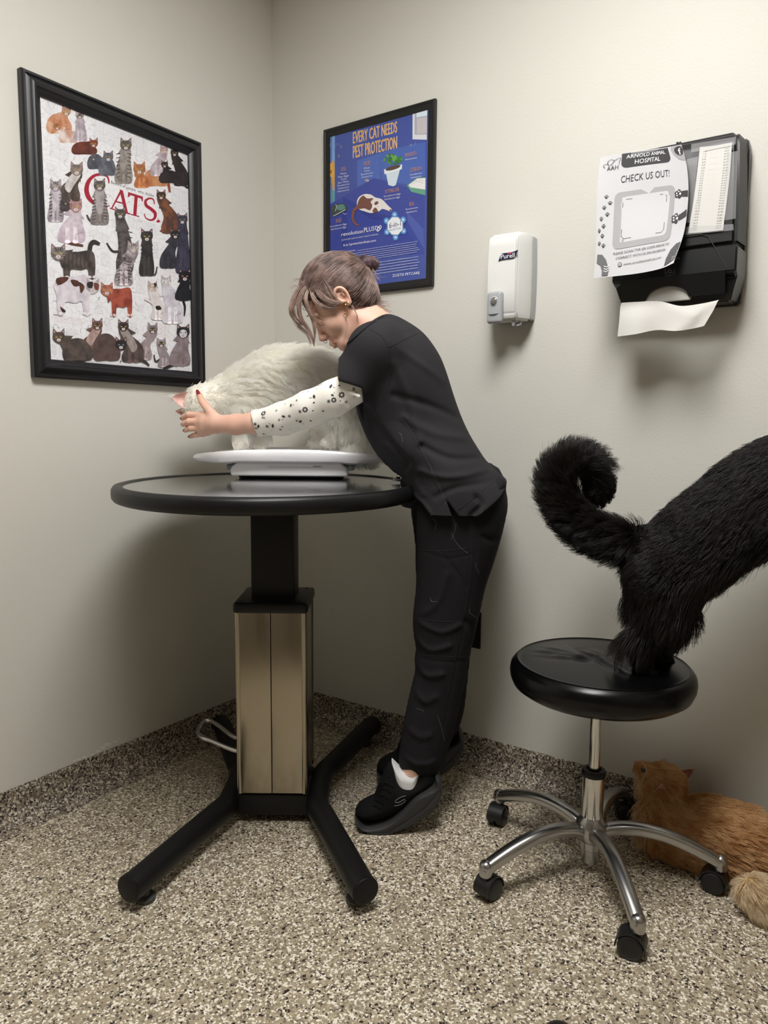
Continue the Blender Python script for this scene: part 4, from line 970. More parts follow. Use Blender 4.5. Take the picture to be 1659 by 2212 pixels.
# chart
ch = empty('dosage_chart', aty(1525, 500, -.122), 'narrow white printed number chart taped beside the flyer on the towel dispenser', 'chart')
ctrl = [[aty(x, y, Y) for x, y, Y in row] for row in (
    ((1512, 318, -.1225), (1547, 314, -.1225), (1581, 308, -.1225)), ((1505, 380, -.1225), (1539, 376, -.1235), (1577, 371, -.1225)), ((1497, 440, -.1235), (1532, 436, -.1245), (1570, 433, -.1235)), ((1486, 504, -.1245), (1524, 501, -.1255), (1562, 497, -.1245)))]
S = grid_surface(ctrl, 8, 8); sheet_mesh('sheet', S, .0003, mat('chart_paper', 'cfcdc9', .6), ch); SP2 = np.array(S)
def mch(u, v):
    a = u*(SP2.shape[0]-1); b = v*(SP2.shape[1]-1); i, j = min(int(a), SP2.shape[0]-2), min(int(b), SP2.shape[1]-2); fa, fb = a-i, b-j
    return SP2[i, j]*(1-fa)*(1-fb)+SP2[i+1, j]*fa*(1-fb)+SP2[i, j+1]*(1-fa)*fb+SP2[i+1, j+1]*fa*fb
A = Art(mch, -YY, rough=.7, step=.000012); A.k = 40
L1 = []; 
for k in range(31):
    v = .085+k*.0292; a = '%.1f' % (.5+k*.5); b = '0.%02d' % round(3.13*(k+1))
    A.text(a, (.16-.02*(len(a) > 3), v), (.26, v), .0115, INK); A.text(b, (.76, v), (.90, v), .0115, INK)
A.stroke([(.2, .075), (.95, .055)], .004, INK)
for k in range(10): A.stroke([(.35, .1+k*.06), (.6, .1+k*.06)], .0015, 'c4c2be')
A.build('print', ch)
tp('tape', [(1493, 311), (1590, 295), (1589, 312), (1493, 329)], -.1228, ch)
tp('tape', [(1478, 508), (1585, 497), (1584, 484), (1480, 490)], -.1260, ch)
tp('tape', [(1570, 330), (1593, 326), (1589, 472), (1566, 476)], -.1240, ch)
tp('tape', [(1483, 344), (1508, 338), (1494, 480), (1482, 482)], -.1240, ch)
# ------------------------------------------------------------------ sculpting: signed distance volumes turned into smooth meshes
AX = np.array([math.cos(YAW), -math.sin(YAW), 0.]); CX = np.array([math.sin(YAW), math.cos(YAW), 0.])
BASIS = np.array([AX, ZZ, CX])           # a: to the side, b: up, c: away along the floor
def lp(x, y, c):
    """point on the sight line of a place in the photo, c metres away along the floor, as (a, b, c)"""
    r = ray(x, y); t = c/(r@CX); p = r*t; return np.array([p@AX, p[2], c])
def W(p): return CAM+np.asarray(p)@BASIS
def w2l(P): return (np.asarray(P)-CAM)@BASIS.T
def smin(a, b, k):
    h = np.maximum(k-np.abs(a-b), 0)/k; return np.minimum(a, b)-h*h*k*.25
class Vol:
    def __init__(s, lo, hi, h):
        s.lo = np.array(lo, float); s.h = h; s.n = np.ceil((np.array(hi)-s.lo)/h).astype(int)+1
        s.v = np.full(s.n, .06, np.float32)
    def sub(s, lo, hi):
        if len(s.v.shape) != 3: raise ValueError
        i0 = np.maximum(((np.array(lo)-s.lo)/s.h).astype(int), 0); i1 = np.minimum(((np.array(hi)-s.lo)/s.h).astype(int)+2, s.n)
        if (i1 <= i0).any(): return None
        ax = [(s.lo[k]+s.h*np.arange(i0[k], i1[k])).astype(np.float32) for k in range(3)]
        return tuple(slice(a, b) for a, b in zip(i0, i1)), ax[0][:, None, None], ax[1][None, :, None], ax[2][None, None, :]
    def put(s, sl, d, k, op='u'):
        if op == 'u': s.v[sl] = smin(s.v[sl], d, k)
        elif op == 's': s.v[sl] = -smin(-s.v[sl], d, k)          # subtract
        elif op == 'i': s.v[sl] = -smin(-s.v[sl], -d, k)
    def cap(s, p, q, ra, rb=None, k=.01, sc=1., op='u'):
        rb = ra if rb is None else rb; p = np.array(p, float); q = np.array(q, float); m = max(ra, rb)*max(sc, 1)+max(k, .01)*1.5
        g = s.sub(np.minimum(p, q)-m, np.maximum(p, q)+m)
        if g is None: return
        sl, X, Y, Z = g; d = q-p; L = d@d+1e-12
        t = np.clip(((X-p[0])*d[0]+(Y-p[1])*d[1]+(Z-p[2])*d[2])/L, 0, 1)
        dist = np.sqrt((X-p[0]-t*d[0])**2+(Y-p[1]-t*d[1])**2+((Z-p[2]-t*d[2])/sc)**2)-(ra+(rb-ra)*t)
        s.put(sl, dist, k, op)
    def chain(s, P, Rr, k=.01, sc=1.):
        for i in range(len(P)-1): s.cap(P[i], P[i+1], Rr[i], Rr[i+1], k, sc)
    def ell(s, c, r, k=.01, M=None, op='u'):
        """M rows: the ellipsoid's own axes in (a, b, c)"""
        c = np.array(c, float); r = np.array(r, float); m = r.max()+max(k, .01)*1.5
        g = s.sub(c-m, c+m)
        if g is None: return
        sl, X, Y, Z = g; X, Y, Z = X-c[0], Y-c[1], Z-c[2]
        if M is not None: X, Y, Z = (M[i][0]*X+M[i][1]*Y+M[i][2]*Z for i in range(3))
        k0 = np.sqrt((X/r[0])**2+(Y/r[1])**2+(Z/r[2])**2); k1 = np.sqrt((X/r[0]**2)**2+(Y/r[1]**2)**2+(Z/r[2]**2)**2)+1e-9
        s.put(sl, k0*(k0-1)/k1, k, op)
    def half(s, p, n, k=.004):
        """keep only what lies behind the plane (n points to the removed side)"""
        n = np.array(n, float); n /= np.linalg.norm(n); g = s.sub(s.lo, s.lo+s.h*s.n); sl, X, Y, Z = g
        s.put(sl, (X-p[0])*n[0]+(Y-p[1])*n[1]+(Z-p[2])*n[2], k, 'i')
    def infl(s, poly, c0, w, Rr, k=.01, c_tilt=(0, 0), cut=None, bumps=(), step=None, p=2., op='u', near=None):
        """a body with a traced side outline, rounded out to half-thickness w (number or function of a, b) within Rr of its edge"""
        P = np.array([q[:2] for q in poly]); lo2 = P.min(0)-.02; hi2 = P.max(0)+.02; wm = (w if not callable(w) else .3)+.03
        g = s.sub([lo2[0], lo2[1], c0-wm], [hi2[0], hi2[1], c0+wm])
        if g is None: return
        sl, X, Y, Z = g; D = poly_d(P, X[:, 0, 0], Y[0, :, 0])[:, :, None]      # negative inside
        X2, Y2 = X[:, :, 0], Y[:, :, 0]
        ww = (w(X2, Y2) if callable(w) else np.full(np.broadcast(X2, Y2).shape, w))[:, :, None]
        t = np.clip(-D/Rr, 0, 1); half = ww*(1-(1-t)**p)**(1/p)
        B = np.zeros(half.shape[:2], np.float32)
        for (pts, amp, wd) in bumps:
            dd = line_d(np.array([q[:2] for q in pts]), X[:, 0, 0], Y[0, :, 0]); B += amp*np.exp(-(dd/wd)**2)
        if step is not None:
            for (pts, amp, wd) in step:
                dd = poly_d(np.array([q[:2] for q in pts]), X[:, 0, 0], Y[0, :, 0]); B += amp/(1+np.exp(np.clip(dd/wd, -30, 30)))
        cc = c0+c_tilt[0]*(X2-P[:, 0].mean())+c_tilt[1]*(Y2-P[:, 1].mean()); cc = cc[:, :, None]
        off = Z-cc
        hn = half+np.where(off < 0, B[:, :, None], B[:, :, None]*.3)*np.minimum(1, t*4)
        d = np.abs(off)-hn
        d = d*np.clip(Rr/ww, .35, 1)*.8                     # keep it close to a distance
        d = np.where(D > 0, np.sqrt(D**2+np.maximum(off if False else np.abs(off)-hn, 0)**2), np.maximum(d, D))
        if cut is not None:
            C = poly_d(np.array([q[:2] for q in cut]), X[:, 0, 0], Y[0, :, 0])[:, :, None]; d = -smin(-d, -C, .003)
        s.put(sl, d.astype(np.float32), k, op)
    def mesh(s, name, noise=None):
        return snets(s.v, s.lo, s.h, name)
def poly_d(P, xs, ys):
    X, Y = np.meshgrid(xs, ys, indexing='ij'); d = np.full(X.shape, 1e9); inside = np.zeros(X.shape, bool); n = len(P)
    for i in range(n):
        a, b = P[i], P[(i+1) % n]; e = b-a; wx, wy = X-a[0], Y-a[1]
        t = np.clip((wx*e[0]+wy*e[1])/(e@e+1e-12), 0, 1); d = np.minimum(d, (wx-t*e[0])**2+(wy-t*e[1])**2)
        c = ((a[1] <= Y) & (b[1] > Y)) | ((b[1] <= Y) & (a[1] > Y))
        if e[1] != 0: inside ^= c & (X < a[0]+(Y-a[1])/e[1]*e[0])
    d = np.sqrt(d); return np.where(inside, -d, d).astype(np.float32)
def line_d(P, xs, ys):
    X, Y = np.meshgrid(xs, ys, indexing='ij'); d = np.full(X.shape, 1e9)
    for i in range(len(P)-1):
        a, b = P[i], P[i+1]; e = b-a; wx, wy = X-a[0], Y-a[1]
        t = np.clip((wx*e[0]+wy*e[1])/(e@e+1e-12), 0, 1); d = np.minimum(d, (wx-t*e[0])**2+(wy-t*e[1])**2)
    return np.sqrt(d).astype(np.float32)
def snets(v, lo, h, name='m', world=True):
    s = v < 0; nx, ny, nz = v.shape
    tot = np.zeros((nx-1, ny-1, nz-1), np.uint8)
    for dx in (0, 1):
        for dy in (0, 1):
            for dz in (0, 1): tot += s[dx:nx-1+dx, dy:ny-1+dy, dz:nz-1+dz]
    I = np.argwhere((tot > 0) & (tot < 8)); idx = np.full(tot.shape, -1, np.int32); idx[tuple(I.T)] = np.arange(len(I))
    acc = np.zeros((len(I), 3)); cnt = np.zeros(len(I))
    cor = [(i, j, k) for i in (0, 1) for j in (0, 1) for k in (0, 1)]
    val = {c: v[I[:, 0]+c[0], I[:, 1]+c[1], I[:, 2]+c[2]] for c in cor}
    for c in cor:
        for a in range(3):
            if c[a]: continue
            e = list(c); e[a] = 1; e = tuple(e); va, vb = val[c], val[e]; m = (va < 0) != (vb < 0)
            t = np.where(m, va/(va-vb+1e-20), 0); p = np.array(c, float)[None]+np.eye(3)[a][None]*t[:, None]
            acc += p*m[:, None]; cnt += m
    V = (I+acc/cnt[:, None])*h+lo
    F_ = []
    for a in range(3):
        b, c = (a+1) % 3, (a+2) % 3
        sl0 = [slice(None)]*3; sl1 = [slice(None)]*3; sl0[a] = slice(0, -1); sl1[a] = slice(1, None)
        s0, s1 = s[tuple(sl0)], s[tuple(sl1)]; m = s0 != s1
        E_ = np.argwhere(m); E_ = E_[(E_[:, b] > 0) & (E_[:, c] > 0) & (E_[:, b] < v.shape[b]-1) & (E_[:, c] < v.shape[c]-1)]
        fl = s0[tuple(E_.T)]
        q = []
        for db, dc in ((-1, -1), (0, -1), (0, 0), (-1, 0)):
            G = E_.copy(); G[:, b] += db; G[:, c] += dc; q.append(idx[tuple(G.T)])
        q = np.array(q).T; q[~fl] = q[~fl][:, ::-1]; F_.append(q)
    Fc = np.concatenate(F_)
    V = W(V) if world else V
    return make_mesh(V, Fc[:, ::-1] if np.linalg.det(BASIS) < 0 else Fc, name)
def make_mesh(V, Fc, name='m'):
    me = bpy.data.meshes.new(name); me.vertices.add(len(V)); me.vertices.foreach_set('co', np.asarray(V, np.float32).ravel())
    n = len(Fc); k = Fc.shape[1]; me.loops.add(n*k); me.loops.foreach_set('vertex_index', Fc.astype(np.int32).ravel())
    me.polygons.add(n); me.polygons.foreach_set('loop_start', np.arange(0, n*k, k, dtype=np.int32))
    me.update(calc_edges=True); me.validate(); return me
def relax(me, it=2, f=.5):
    """gentle smoothing"""
    n = len(me.vertices); co = np.empty(n*3, np.float32); me.vertices.foreach_get('co', co); co = co.reshape(-1, 3)
    e = np.empty(len(me.edges)*2, np.int32); me.edges.foreach_get('vertices', e); e = e.reshape(-1, 2)
    deg = np.bincount(e.ravel(), minlength=n)[:, None]
    for _ in range(it):
        s_ = np.zeros_like(co)
        for k in range(3): s_[:, k] = np.bincount(e[:, 0], co[e[:, 1], k], n)+np.bincount(e[:, 1], co[e[:, 0], k], n)
        co += (s_/np.maximum(deg, 1)-co)*f
    me.vertices.foreach_set('co', co.ravel()); me.update(); return me
def bvh_of(me):
    n = len(me.vertices); co = np.empty(n*3, np.float32); me.vertices.foreach_get('co', co)
    return BVHTree.FromPolygons([tuple(c) for c in co.reshape(-1, 3).tolist()], [tuple(p.vertices) for p in me.polygons])
def snap(bv, x, y, off=.0):
    """where the sight line of a place in the photo meets a surface"""
    d = ray(x, y); d = d/np.linalg.norm(d); h = bv.ray_cast(Vector(CAM), Vector(d))
    if h[0] is None: return None, None
    n = np.array(h[1]); n = n if n@d < 0 else -n
    return np.array(h[0])+n*off, n
def polyL(pts, c): return [lp(x, y, c) for x, y in pts]
def smooth_poly(pts, c, n=5): return [lp(x, y, c) for x, y in catmull([np.array(p, float) for p in pts], n, closed=True)]
# ------------------------------------------------------------------ the person
skin = mat('skin', 'e4bca8', .48, spec=.4, sss=.25, noise=(14, 'dba994', 3, (.3, .75)), bump=(600, .08, .0003))
scrub = mat('scrub_fabric', '29282b', .85, spec=.2, bump=(900, .25, .0004))
scrub2 = mat('trouser_fabric', '1d1c1f', .85, spec=.18, bump=(900, .25, .0004))
CM = 2.05
person = empty('person', W((lp(880, 1790, CM)[0], -1.111, CM)), 'person in black scrubs leaning over the round table, reaching an arm round the white cat', 'person')
# head frame
HO = lp(722, 645, CM); hf = np.array([-.77, -.64, 0]); hu = np.array([-.64, .77, 0]); hl = np.array([0, 0, 1.])
tw = R(-4); hf, hl = hf*math.cos(tw)+hl*math.sin(tw), hl*math.cos(tw)-hf*math.sin(tw)
HM = np.array([hf, hl, hu])
def H(x, y, z): return HO+hf*x+hl*y+hu*z
def hell(v, c, r, k=.01, op='u'): v.ell(H(*c), r, k, HM, op)
def hcap(v, p, q, ra, rb=None, k=.008, op='u'): v.cap(H(*p), H(*q), ra, rb, k, 1., op)
bv_ = Vol((-.62, -.16, 1.80), (.12, .50, 2.56), .0019)
v = bv_
hell(v, (-.014, 0, .012), (.090, .071, .084)); hell(v, (.026, 0, .004), (.050, .058, .055), .02); hell(v, (.018, 0, -.062), (.052, .050, .058), .025)
hell(v, (.030, 0, -.048), (.046, .050, .045), .02)
hcap(v, (-.005, -.040, -.085), (.050, -.022, -.112), .018, .014, .022); hcap(v, (-.005, .040, -.085), (.050, .022, -.112), .018, .014, .022)
hcap(v, (.058, -.008, -.111), (.058, .008, -.111), .0165, k=.018)
for s in (-1, 1):
    hell(v, (.046, s*.036, -.052), (.026, .022, .024), .02)
    hell(v, (.088, s*.032, -.030), (.014, .019, .0125), .010, 's')
    hell(v, (.0655, s*.031, -.031), (.0135, .0145, .0125), .003)
    hcap(v, (.079, s*.014, -.010), (.070, s*.046, -.012), .0065, .005, .012)      # brow ridge
hcap(v, (.077, 0, -.022), (.092, 0, -.058), .0065, .0080, .012); hell(v, (.0935, 0, -.062), (.0095, .0090, .0080), .006)
for s in (-1, 1): hell(v, (.085, s*.0105, -.066), (.0095, .0065, .0065), .006)
for s in (-1, 1): hell(v, (.086, s*.006, -.0725), (.005, .0028, .003), .002, 's')
hell(v, (.072, 0, -.088), (.014, .024, .014), .012)
hcap(v, (.0845, 0, -.0895), (.076, -.020, -.0945), .0050, .0025, .003); hcap(v, (.0845, 0, -.0895), (.076, .020, -.0945), .0050, .0025, .003)
hcap(v, (.0805, -.011, -.0990), (.0805, .011, -.0990), .0055, k=.004)
hell(v, (.0775, 0, -.109), (.006, .012, .004), .005, 's')
# ears
for s in (-1, 1):
    M_ = HM.copy(); ec = (-.010, s*.0705, -.024)
    tilt = R(-14)
    er = [(hf*math.cos(tilt)+hu*math.sin(tilt)), hl, hu*math.cos(tilt)-hf*math.sin(tilt)]
    def E3(x, y, z):
        x, y, z = x*.86, y*.9, z*.86; return H(*ec)+er[0]*x+er[1]*y*s+er[2]*z
    arc = [E3(.012, .002, -.010), E3(.014, .008, .010), E3(.008, .013, .024), E3(-.005, .016, .029), E3(-.0165, .018, .020), E3(-.018, .017, .004), E3(-.011, .012, -.014), E3(-.001, .007, -.026), E3(.006, .004, -.028)]
    arc = catmull(arc, 4)
    v.chain(arc, [.0034]*len(arc), .0025)
    v.ell(E3(-.003, .006, .004), (.0135, .0042, .0215), .004, np.array(er)); v.ell(E3(.000, .006, -.022), (.008, .005, .009), .004, np.array(er))
    v.ell(E3(.002, .011, -.002), (.008, .006, .010), .003, np.array(er), 's'); v.cap(E3(-.010, .011, .012), E3(-.006, .012, -.002), .0026, .0022, .002)
# neck, shoulders
nk0 = H(-.030, 0, -.050); nk1 = lp(812, 722, CM)
v.cap(nk0, nk1, .050, .060, .02, .95); v.cap(nk1, lp(850, 790, CM), .055, .08, .03, 1.25)
shn = lp(802, 772, 1.90); shf = lp(800, 772, 2.20)
for sh in (shn, shf): v.cap(lp(835, 750, CM), sh, .05, .036, .03)
# near arm
elb = lp(668, 885, 1.955); wr = lp(474, 916, 2.075)
v.chain([shn, lp(752, 838, 1.92), lp(708, 866, 1.935), elb], [.038, .037, .036, .0355], .012); v.chain([elb, lp(612, 904, 1.995), lp(551, 914, 2.025), lp(510, 917, 2.052), wr], [.0355, .034, .0292, .0272, .0255], .012)
# far arm reaching behind the cat
elf = lp(690, 815, 2.50); wf = lp(570, 855, 2.50)
v.chain([shf, lp(762, 792, 2.37), elf, wf], [.038, .036, .034, .026], .015)
def hand(v, wrist, palm_c, knuck, tips, thumb, nrm, pr=.0115):
    """knuck: four knuckle points; tips: list of [pip, dip, tip] chains; thumb chain from the palm side"""
    pw = wrist
    for k_, kn in enumerate(knuck):
        v.cap(pw+(kn-pw)*.18, kn, .0175, .0112, .014)
    for i in range(3): v.cap(knuck[i]*.7+pw*.3, knuck[i+1]*.7+pw*.3, .0125, .0125, .010)
    for kn, ch, r0 in zip(knuck, tips, (.0090, .0093, .0088, .0078)):
        P = [kn]+list(ch); rs = [r0*1.16, r0*1.02, r0*.9, r0*.74]
        for i in range(len(P)-1): v.cap(P[i], P[i+1], rs[i], rs[i+1], .0025)
        v.ell(P[1], (r0*1.06,)*3, .002)
    P = thumb; rs = [.0165, .0125, .0105, .0085]
    for i in range(len(P)-1): v.cap(P[i], P[i+1], rs[i], rs[i+1], .008 if i == 0 else .002)
# knuckles: index on top, little finger lowest; fingers curl away round the cat's cheek
kn = [lp(432, 897, 2.118), lp(427, 911, 2.113), lp(430, 925, 2.115), lp(438, 936, 2.122)]
tips = [[lp(408, 896, 2.128), lp(399, 900, 2.143), lp(394, 904, 2.155)],
        [lp(408, 911, 2.118), lp(400, 914, 2.128), lp(395.5, 917, 2.142)],
        [lp(413, 925, 2.120), lp(405, 927, 2.130), lp(400, 930, 2.143)],
        [lp(425, 939, 2.128), lp(417, 941, 2.138), lp(411, 943.5, 2.150)]]
th = [lp(466, 905, 2.088), lp(449, 884, 2.098), lp(437, 868, 2.108), lp(429.5, 852, 2.116)]
hand(v, wr, lp(445, 915, 2.1), kn, tips, th, None)
# far hand resting behind the cat
kf = [wf+np.array([-.075, .012-.016*i, .01+.006*i]) for i in range(4)]
tf = [[k+np.array([-.03, -.004, -.012]), k+np.array([-.05, -.008, -.03]), k+np.array([-.058, -.012, -.048])] for k in kf]
hand(v, wf, None, kf, tf, [wf+np.array([-.02, .015, -.005]), wf+np.array([-.045, .035, -.02]), wf+np.array([-.06, .045, -.035]), wf+np.array([-.07, .05, -.045])], None)
me_up = relax(v.mesh('body'), 1, .4)
# lower body under the clothes (torso, hips, legs, bare ankles)
v = Vol((-.05, -1.10, 1.80), (.40, .22, 2.32), .006)
v.chain([lp(850, 790, CM), lp(905, 900, CM), lp(965, 1010, CM), lp(1010, 1085, CM)], [.07, .075, .08, .085], .04, 1.35)
for c, hp, kne, ank in ((1.945, (1015, 1110), (948, 1400), (888, 1672)), (2.165, (1015, 1100), (965, 1370), (957, 1600))):
    v.chain([lp(*hp, c), lp(*kne, c), lp(*ank, c)], [.068, .045, .027], .02)
ank = lp(884, 1678, 1.945); v.chain([ank, lp(886, 1706, 1.945), lp(866, 1735, 1.945)], [.026, .028, .024], .01)
me_lo = relax(v.mesh('lower'), 2)
bm = bmesh.new(); bm.from_mesh(me_up); bm.from_mesh(me_lo); me = bpy.data.meshes.new('body'); bm.to_mesh(me); bm.free()
body = link('body', me, skin, person)
BV = bvh_of(me_up)
# ------------------------------------------------------------------ scrub top
def sp(pts, c, n=4): return [lp(x, y, c) for x, y in catmull([np.array(p, float) for p in pts], n, closed=True)]
def ln(pts, c=CM, n=4): return [lp(x, y, c) for x, y in (catmull([np.array(p, float) for p in pts], n) if n else pts)]
torso_out = [(826, 683), (850, 683), (880, 697), (915, 722), (945, 762), (962, 800), (978, 850), (994, 895), (1012, 935), (1034, 972), (1050, 995), (1075, 1018), (1100, 1050), (1105, 1120), (1060, 1190), (960, 1210), (885, 1190), (868, 1130), (870, 1075), (868, 1035), (848, 1018), (820, 990), (797, 955), (779, 915), (769, 880), (760, 835), (752, 790), (755, 755), (790, 705)]
hem = [(700, 600), (1090, 600), (1092, 1034), (1088, 1036), (1060, 1062), (1030, 1085), (992, 1113), (984, 1108), (966, 1085), (950, 1063), (960, 1090), (969, 1118), (940, 1134), (914, 1140), (925, 1120), (920, 1095), (905, 1075), (884, 1060), (700, 1050)]
v = Vol((-.12, -.22, 1.76), (.42, .33, 2.36), .0032)
wtor = lambda X, Y: .190-.022*np.exp(-((Y-.02)/.09)**2)+.018*np.clip((.02-Y)/.12, 0, 1)
folds = [(ln([(850, 800), (880, 870), (900, 950)]), .004, .012), (ln([(845, 760), (905, 800), (955, 830)]), .003, .010), (ln([(850, 860), (920, 880), (985, 905)]), -.004, .010), (ln([(870, 905), (930, 935), (1000, 945)]), .004, .011), (ln([(905, 960), (960, 985), (1035, 985)]), -.005, .009), (ln([(900, 1010), (960, 1020), (1050, 1005)]), .0045, .009), (ln([(930, 1060), (975, 1040), (1070, 1030)]), -.003, .008),
         (ln([(1010, 1060), (1020, 1075), (1000, 1095)]), -.005, .008), (ln([(835, 960), (870, 1000), (905, 1055)]), .004, .010), (ln([(890, 1060), (915, 1090), (918, 1130)]), .005, .008), (ln([(868, 1040), (895, 1075)]), -.004, .006)]
seams = [(ln([(867, 905), (885, 930), (915, 985), (940, 1035), (950, 1062)]), -.0022, .0022), (ln([(838, 751), (870, 735), (904, 719), (925, 716)]), -.0022, .0022), (ln([(902, 720), (918, 728), (930, 742)]), -.0015, .0022)]
panel = [lp(x, y, CM) for x, y in ((776, 842), (800, 880), (822, 915), (850, 955), (884, 992), (868, 1035), (700, 1035), (700, 842))]
v.infl(sp(torso_out, CM), CM, wtor, .115, .004, cut=ln(hem, CM, 0), bumps=[(a_, b_*1.5, c_) for a_, b_, c_ in folds]+seams, step=[(panel, -.016, .0016)])
# front panel hanging past the table edge
v.infl(sp([(868, 1030), (905, 1040), (930, 1080), (925, 1130), (905, 1168), (893, 1170), (878, 1132), (868, 1122), (866, 1080)], CM+.05), CM+.05, .11, .05, .008, bumps=[(ln([(880, 1050), (895, 1120)]), .006, .006)])
shn2 = lp(800, 770, 1.885)
v.ell(lp(806, 748, 1.895), (.062, .058, .055), .045)
v.cap(lp(812, 752, 1.90), lp(762, 825, 1.912), .052, .062, .03); v.cap(lp(805, 765, 1.91), lp(738, 832, 1.925), .045, .052, .02)
v.ell(lp(806, 748, 2.205), (.06, .056, .055), .045); v.cap(lp(812, 752, 2.2), lp(768, 792, 2.33), .050, .050, .03)
# cut both sleeves at the cuff
P0 = lp(703, 815, 1.92); P1 = lp(781, 840, 1.92); e = P1-P0
q = v.sub(v.lo, v.lo+v.h*v.n); sl, X, Y, Z = q
cutd = ((X-P0[0])*e[1]-(Y-P0[1])*e[0])/math.hypot(e[0], e[1])
inside_arm = np.minimum(P1[0]+.012-X, .0+0*X+0*Y)*0
n_ = np.array([e[1], -e[0]])/math.hypot(e[0], e[1])
arm = (X < P1[0]+.003)
dcut = np.where(arm, cutd, -.05).astype(np.float32)
v.v[:] = np.where((Z < 1.985)|(Z > 2.20), -smin(-v.v, -np.broadcast_to(dcut, v.v.shape), .003), v.v)
# V of the neck opening: clear the inside so the neck stands in a collar
v.cap(lp(800, 700, CM), lp(770, 655, CM), .050, .075, .006, .95, 's')
top = link('scrub_top', relax(v.mesh('scrub_top'), 1, .35), scrub, person, label='black short-sleeved scrub top with side slits')
BT = bvh_of(top.data)
def seam_on(bv, pts, name, m, parent, r=.0009, off=.0003, n=5):
    P = [snap(bv, x, y, off)[0] for x, y in catmull([np.array(p, float) for p in pts], n)]; P = [p for p in P if p is not None]
    if len(P) > 2: return tube(name, P, r, m, parent, seg=5, smooth=True)
stitch = mat('stitch_dark', '1a191c', .8)
for k_, pts in enumerate(([(838, 751), (870, 735), (904, 719)], [(867, 905), (885, 930), (915, 985), (950, 1062)], [(1086, 1028), (1040, 1062), (990, 1102)], [(962, 1112), (938, 1126), (918, 1131)], [(838, 751), (826, 728), (800, 712)], [(838, 751), (846, 790), (840, 835)])):
    seam_on(BT, pts, 'seam', stitch, top)
# collar band
cb = [snap(BT, x, y, .001)[0] for x, y in catmull([np.array(p, float) for p in ((752, 742), (768, 728), (790, 708), (810, 694), (828, 684))], 4)]
cb = [p for p in cb if p is not None]
if len(cb) > 3: tube('collar_band', cb, [(.0028, .0028)]*len(cb), scrub, top, seg=8)
# long sleeve of the white patterned undershirt
shirt = mat('cream_jersey', 'ece8df', .85, spec=.2, bump=(1200, .2, .0003))
v = Vol((-.44, -.06, 1.80), (.02, .24, 2.12), .0022)
s0 = lp(766, 836, 1.917); s1 = lp(722, 860, 1.93); s2 = lp(668, 882, 1.955); s3 = lp(610, 905, 1.995); s4 = lp(551, 915, 2.022); s5 = lp(525, 918, 2.04)
v.chain([s0, s1, s2, s3, s4, s5], [.044, .0465, .0455, .0435, .0345, .033], .012)
v.cap(lp(690, 890, 1.945), lp(620, 920, 1.985), .030, .020, .012)
rnd = random.Random(11)
for (a, b, r, k_) in (((655, 852), (690, 908), .006, .008), ((640, 862), (668, 915), .005, .007), ((700, 838), (752, 880), .005, .008), ((620, 868), (648, 922), .005, .006), ((715, 828), (775, 856), .006, .006), ((680, 852), (716, 892), .004, .006), ((600, 873), (612, 935), .004, .006), ((735, 830), (700, 875), .005, .008)):
    pa, pb = np.array(a, float), np.array(b, float); cc = 1.955+.0
    for t in np.linspace(0, 1, 5)[:-1]:
        def on(tt):
            x, y = pa+(pb-pa)*tt; xm = (x-551)/(775-551); cen = 2.022+(1.915-2.022)*xm; rad = .036+.013*xm
            # height across the arm
            yc = 915+(842-915)*xm; off = (y-yc)*1.25/1000; return lp(x, y, cen-math.sqrt(max(rad**2-off**2, 1e-5))+.001)
        v.cap(on(t), on(t+.25), r*.85, r*.85, k_)
c0_ = lp(543, 888, 2.02); c1_ = lp(559, 941, 2.02); e = c1_-c0_
v.half(c0_, (-abs(e[1]), -abs(e[0])*1.0*(-1 if e[0] < 0 else 1), 0), .0015)
v.cap(lp(548, 915, 2.022)+np.array([.006, 0, 0]), lp(500, 917, 2.05), .0305, .0305, .001, 1., 's')
sleeve = relax(v.mesh('sleeve'), 1, .3)
BS = bvh_of(sleeve)
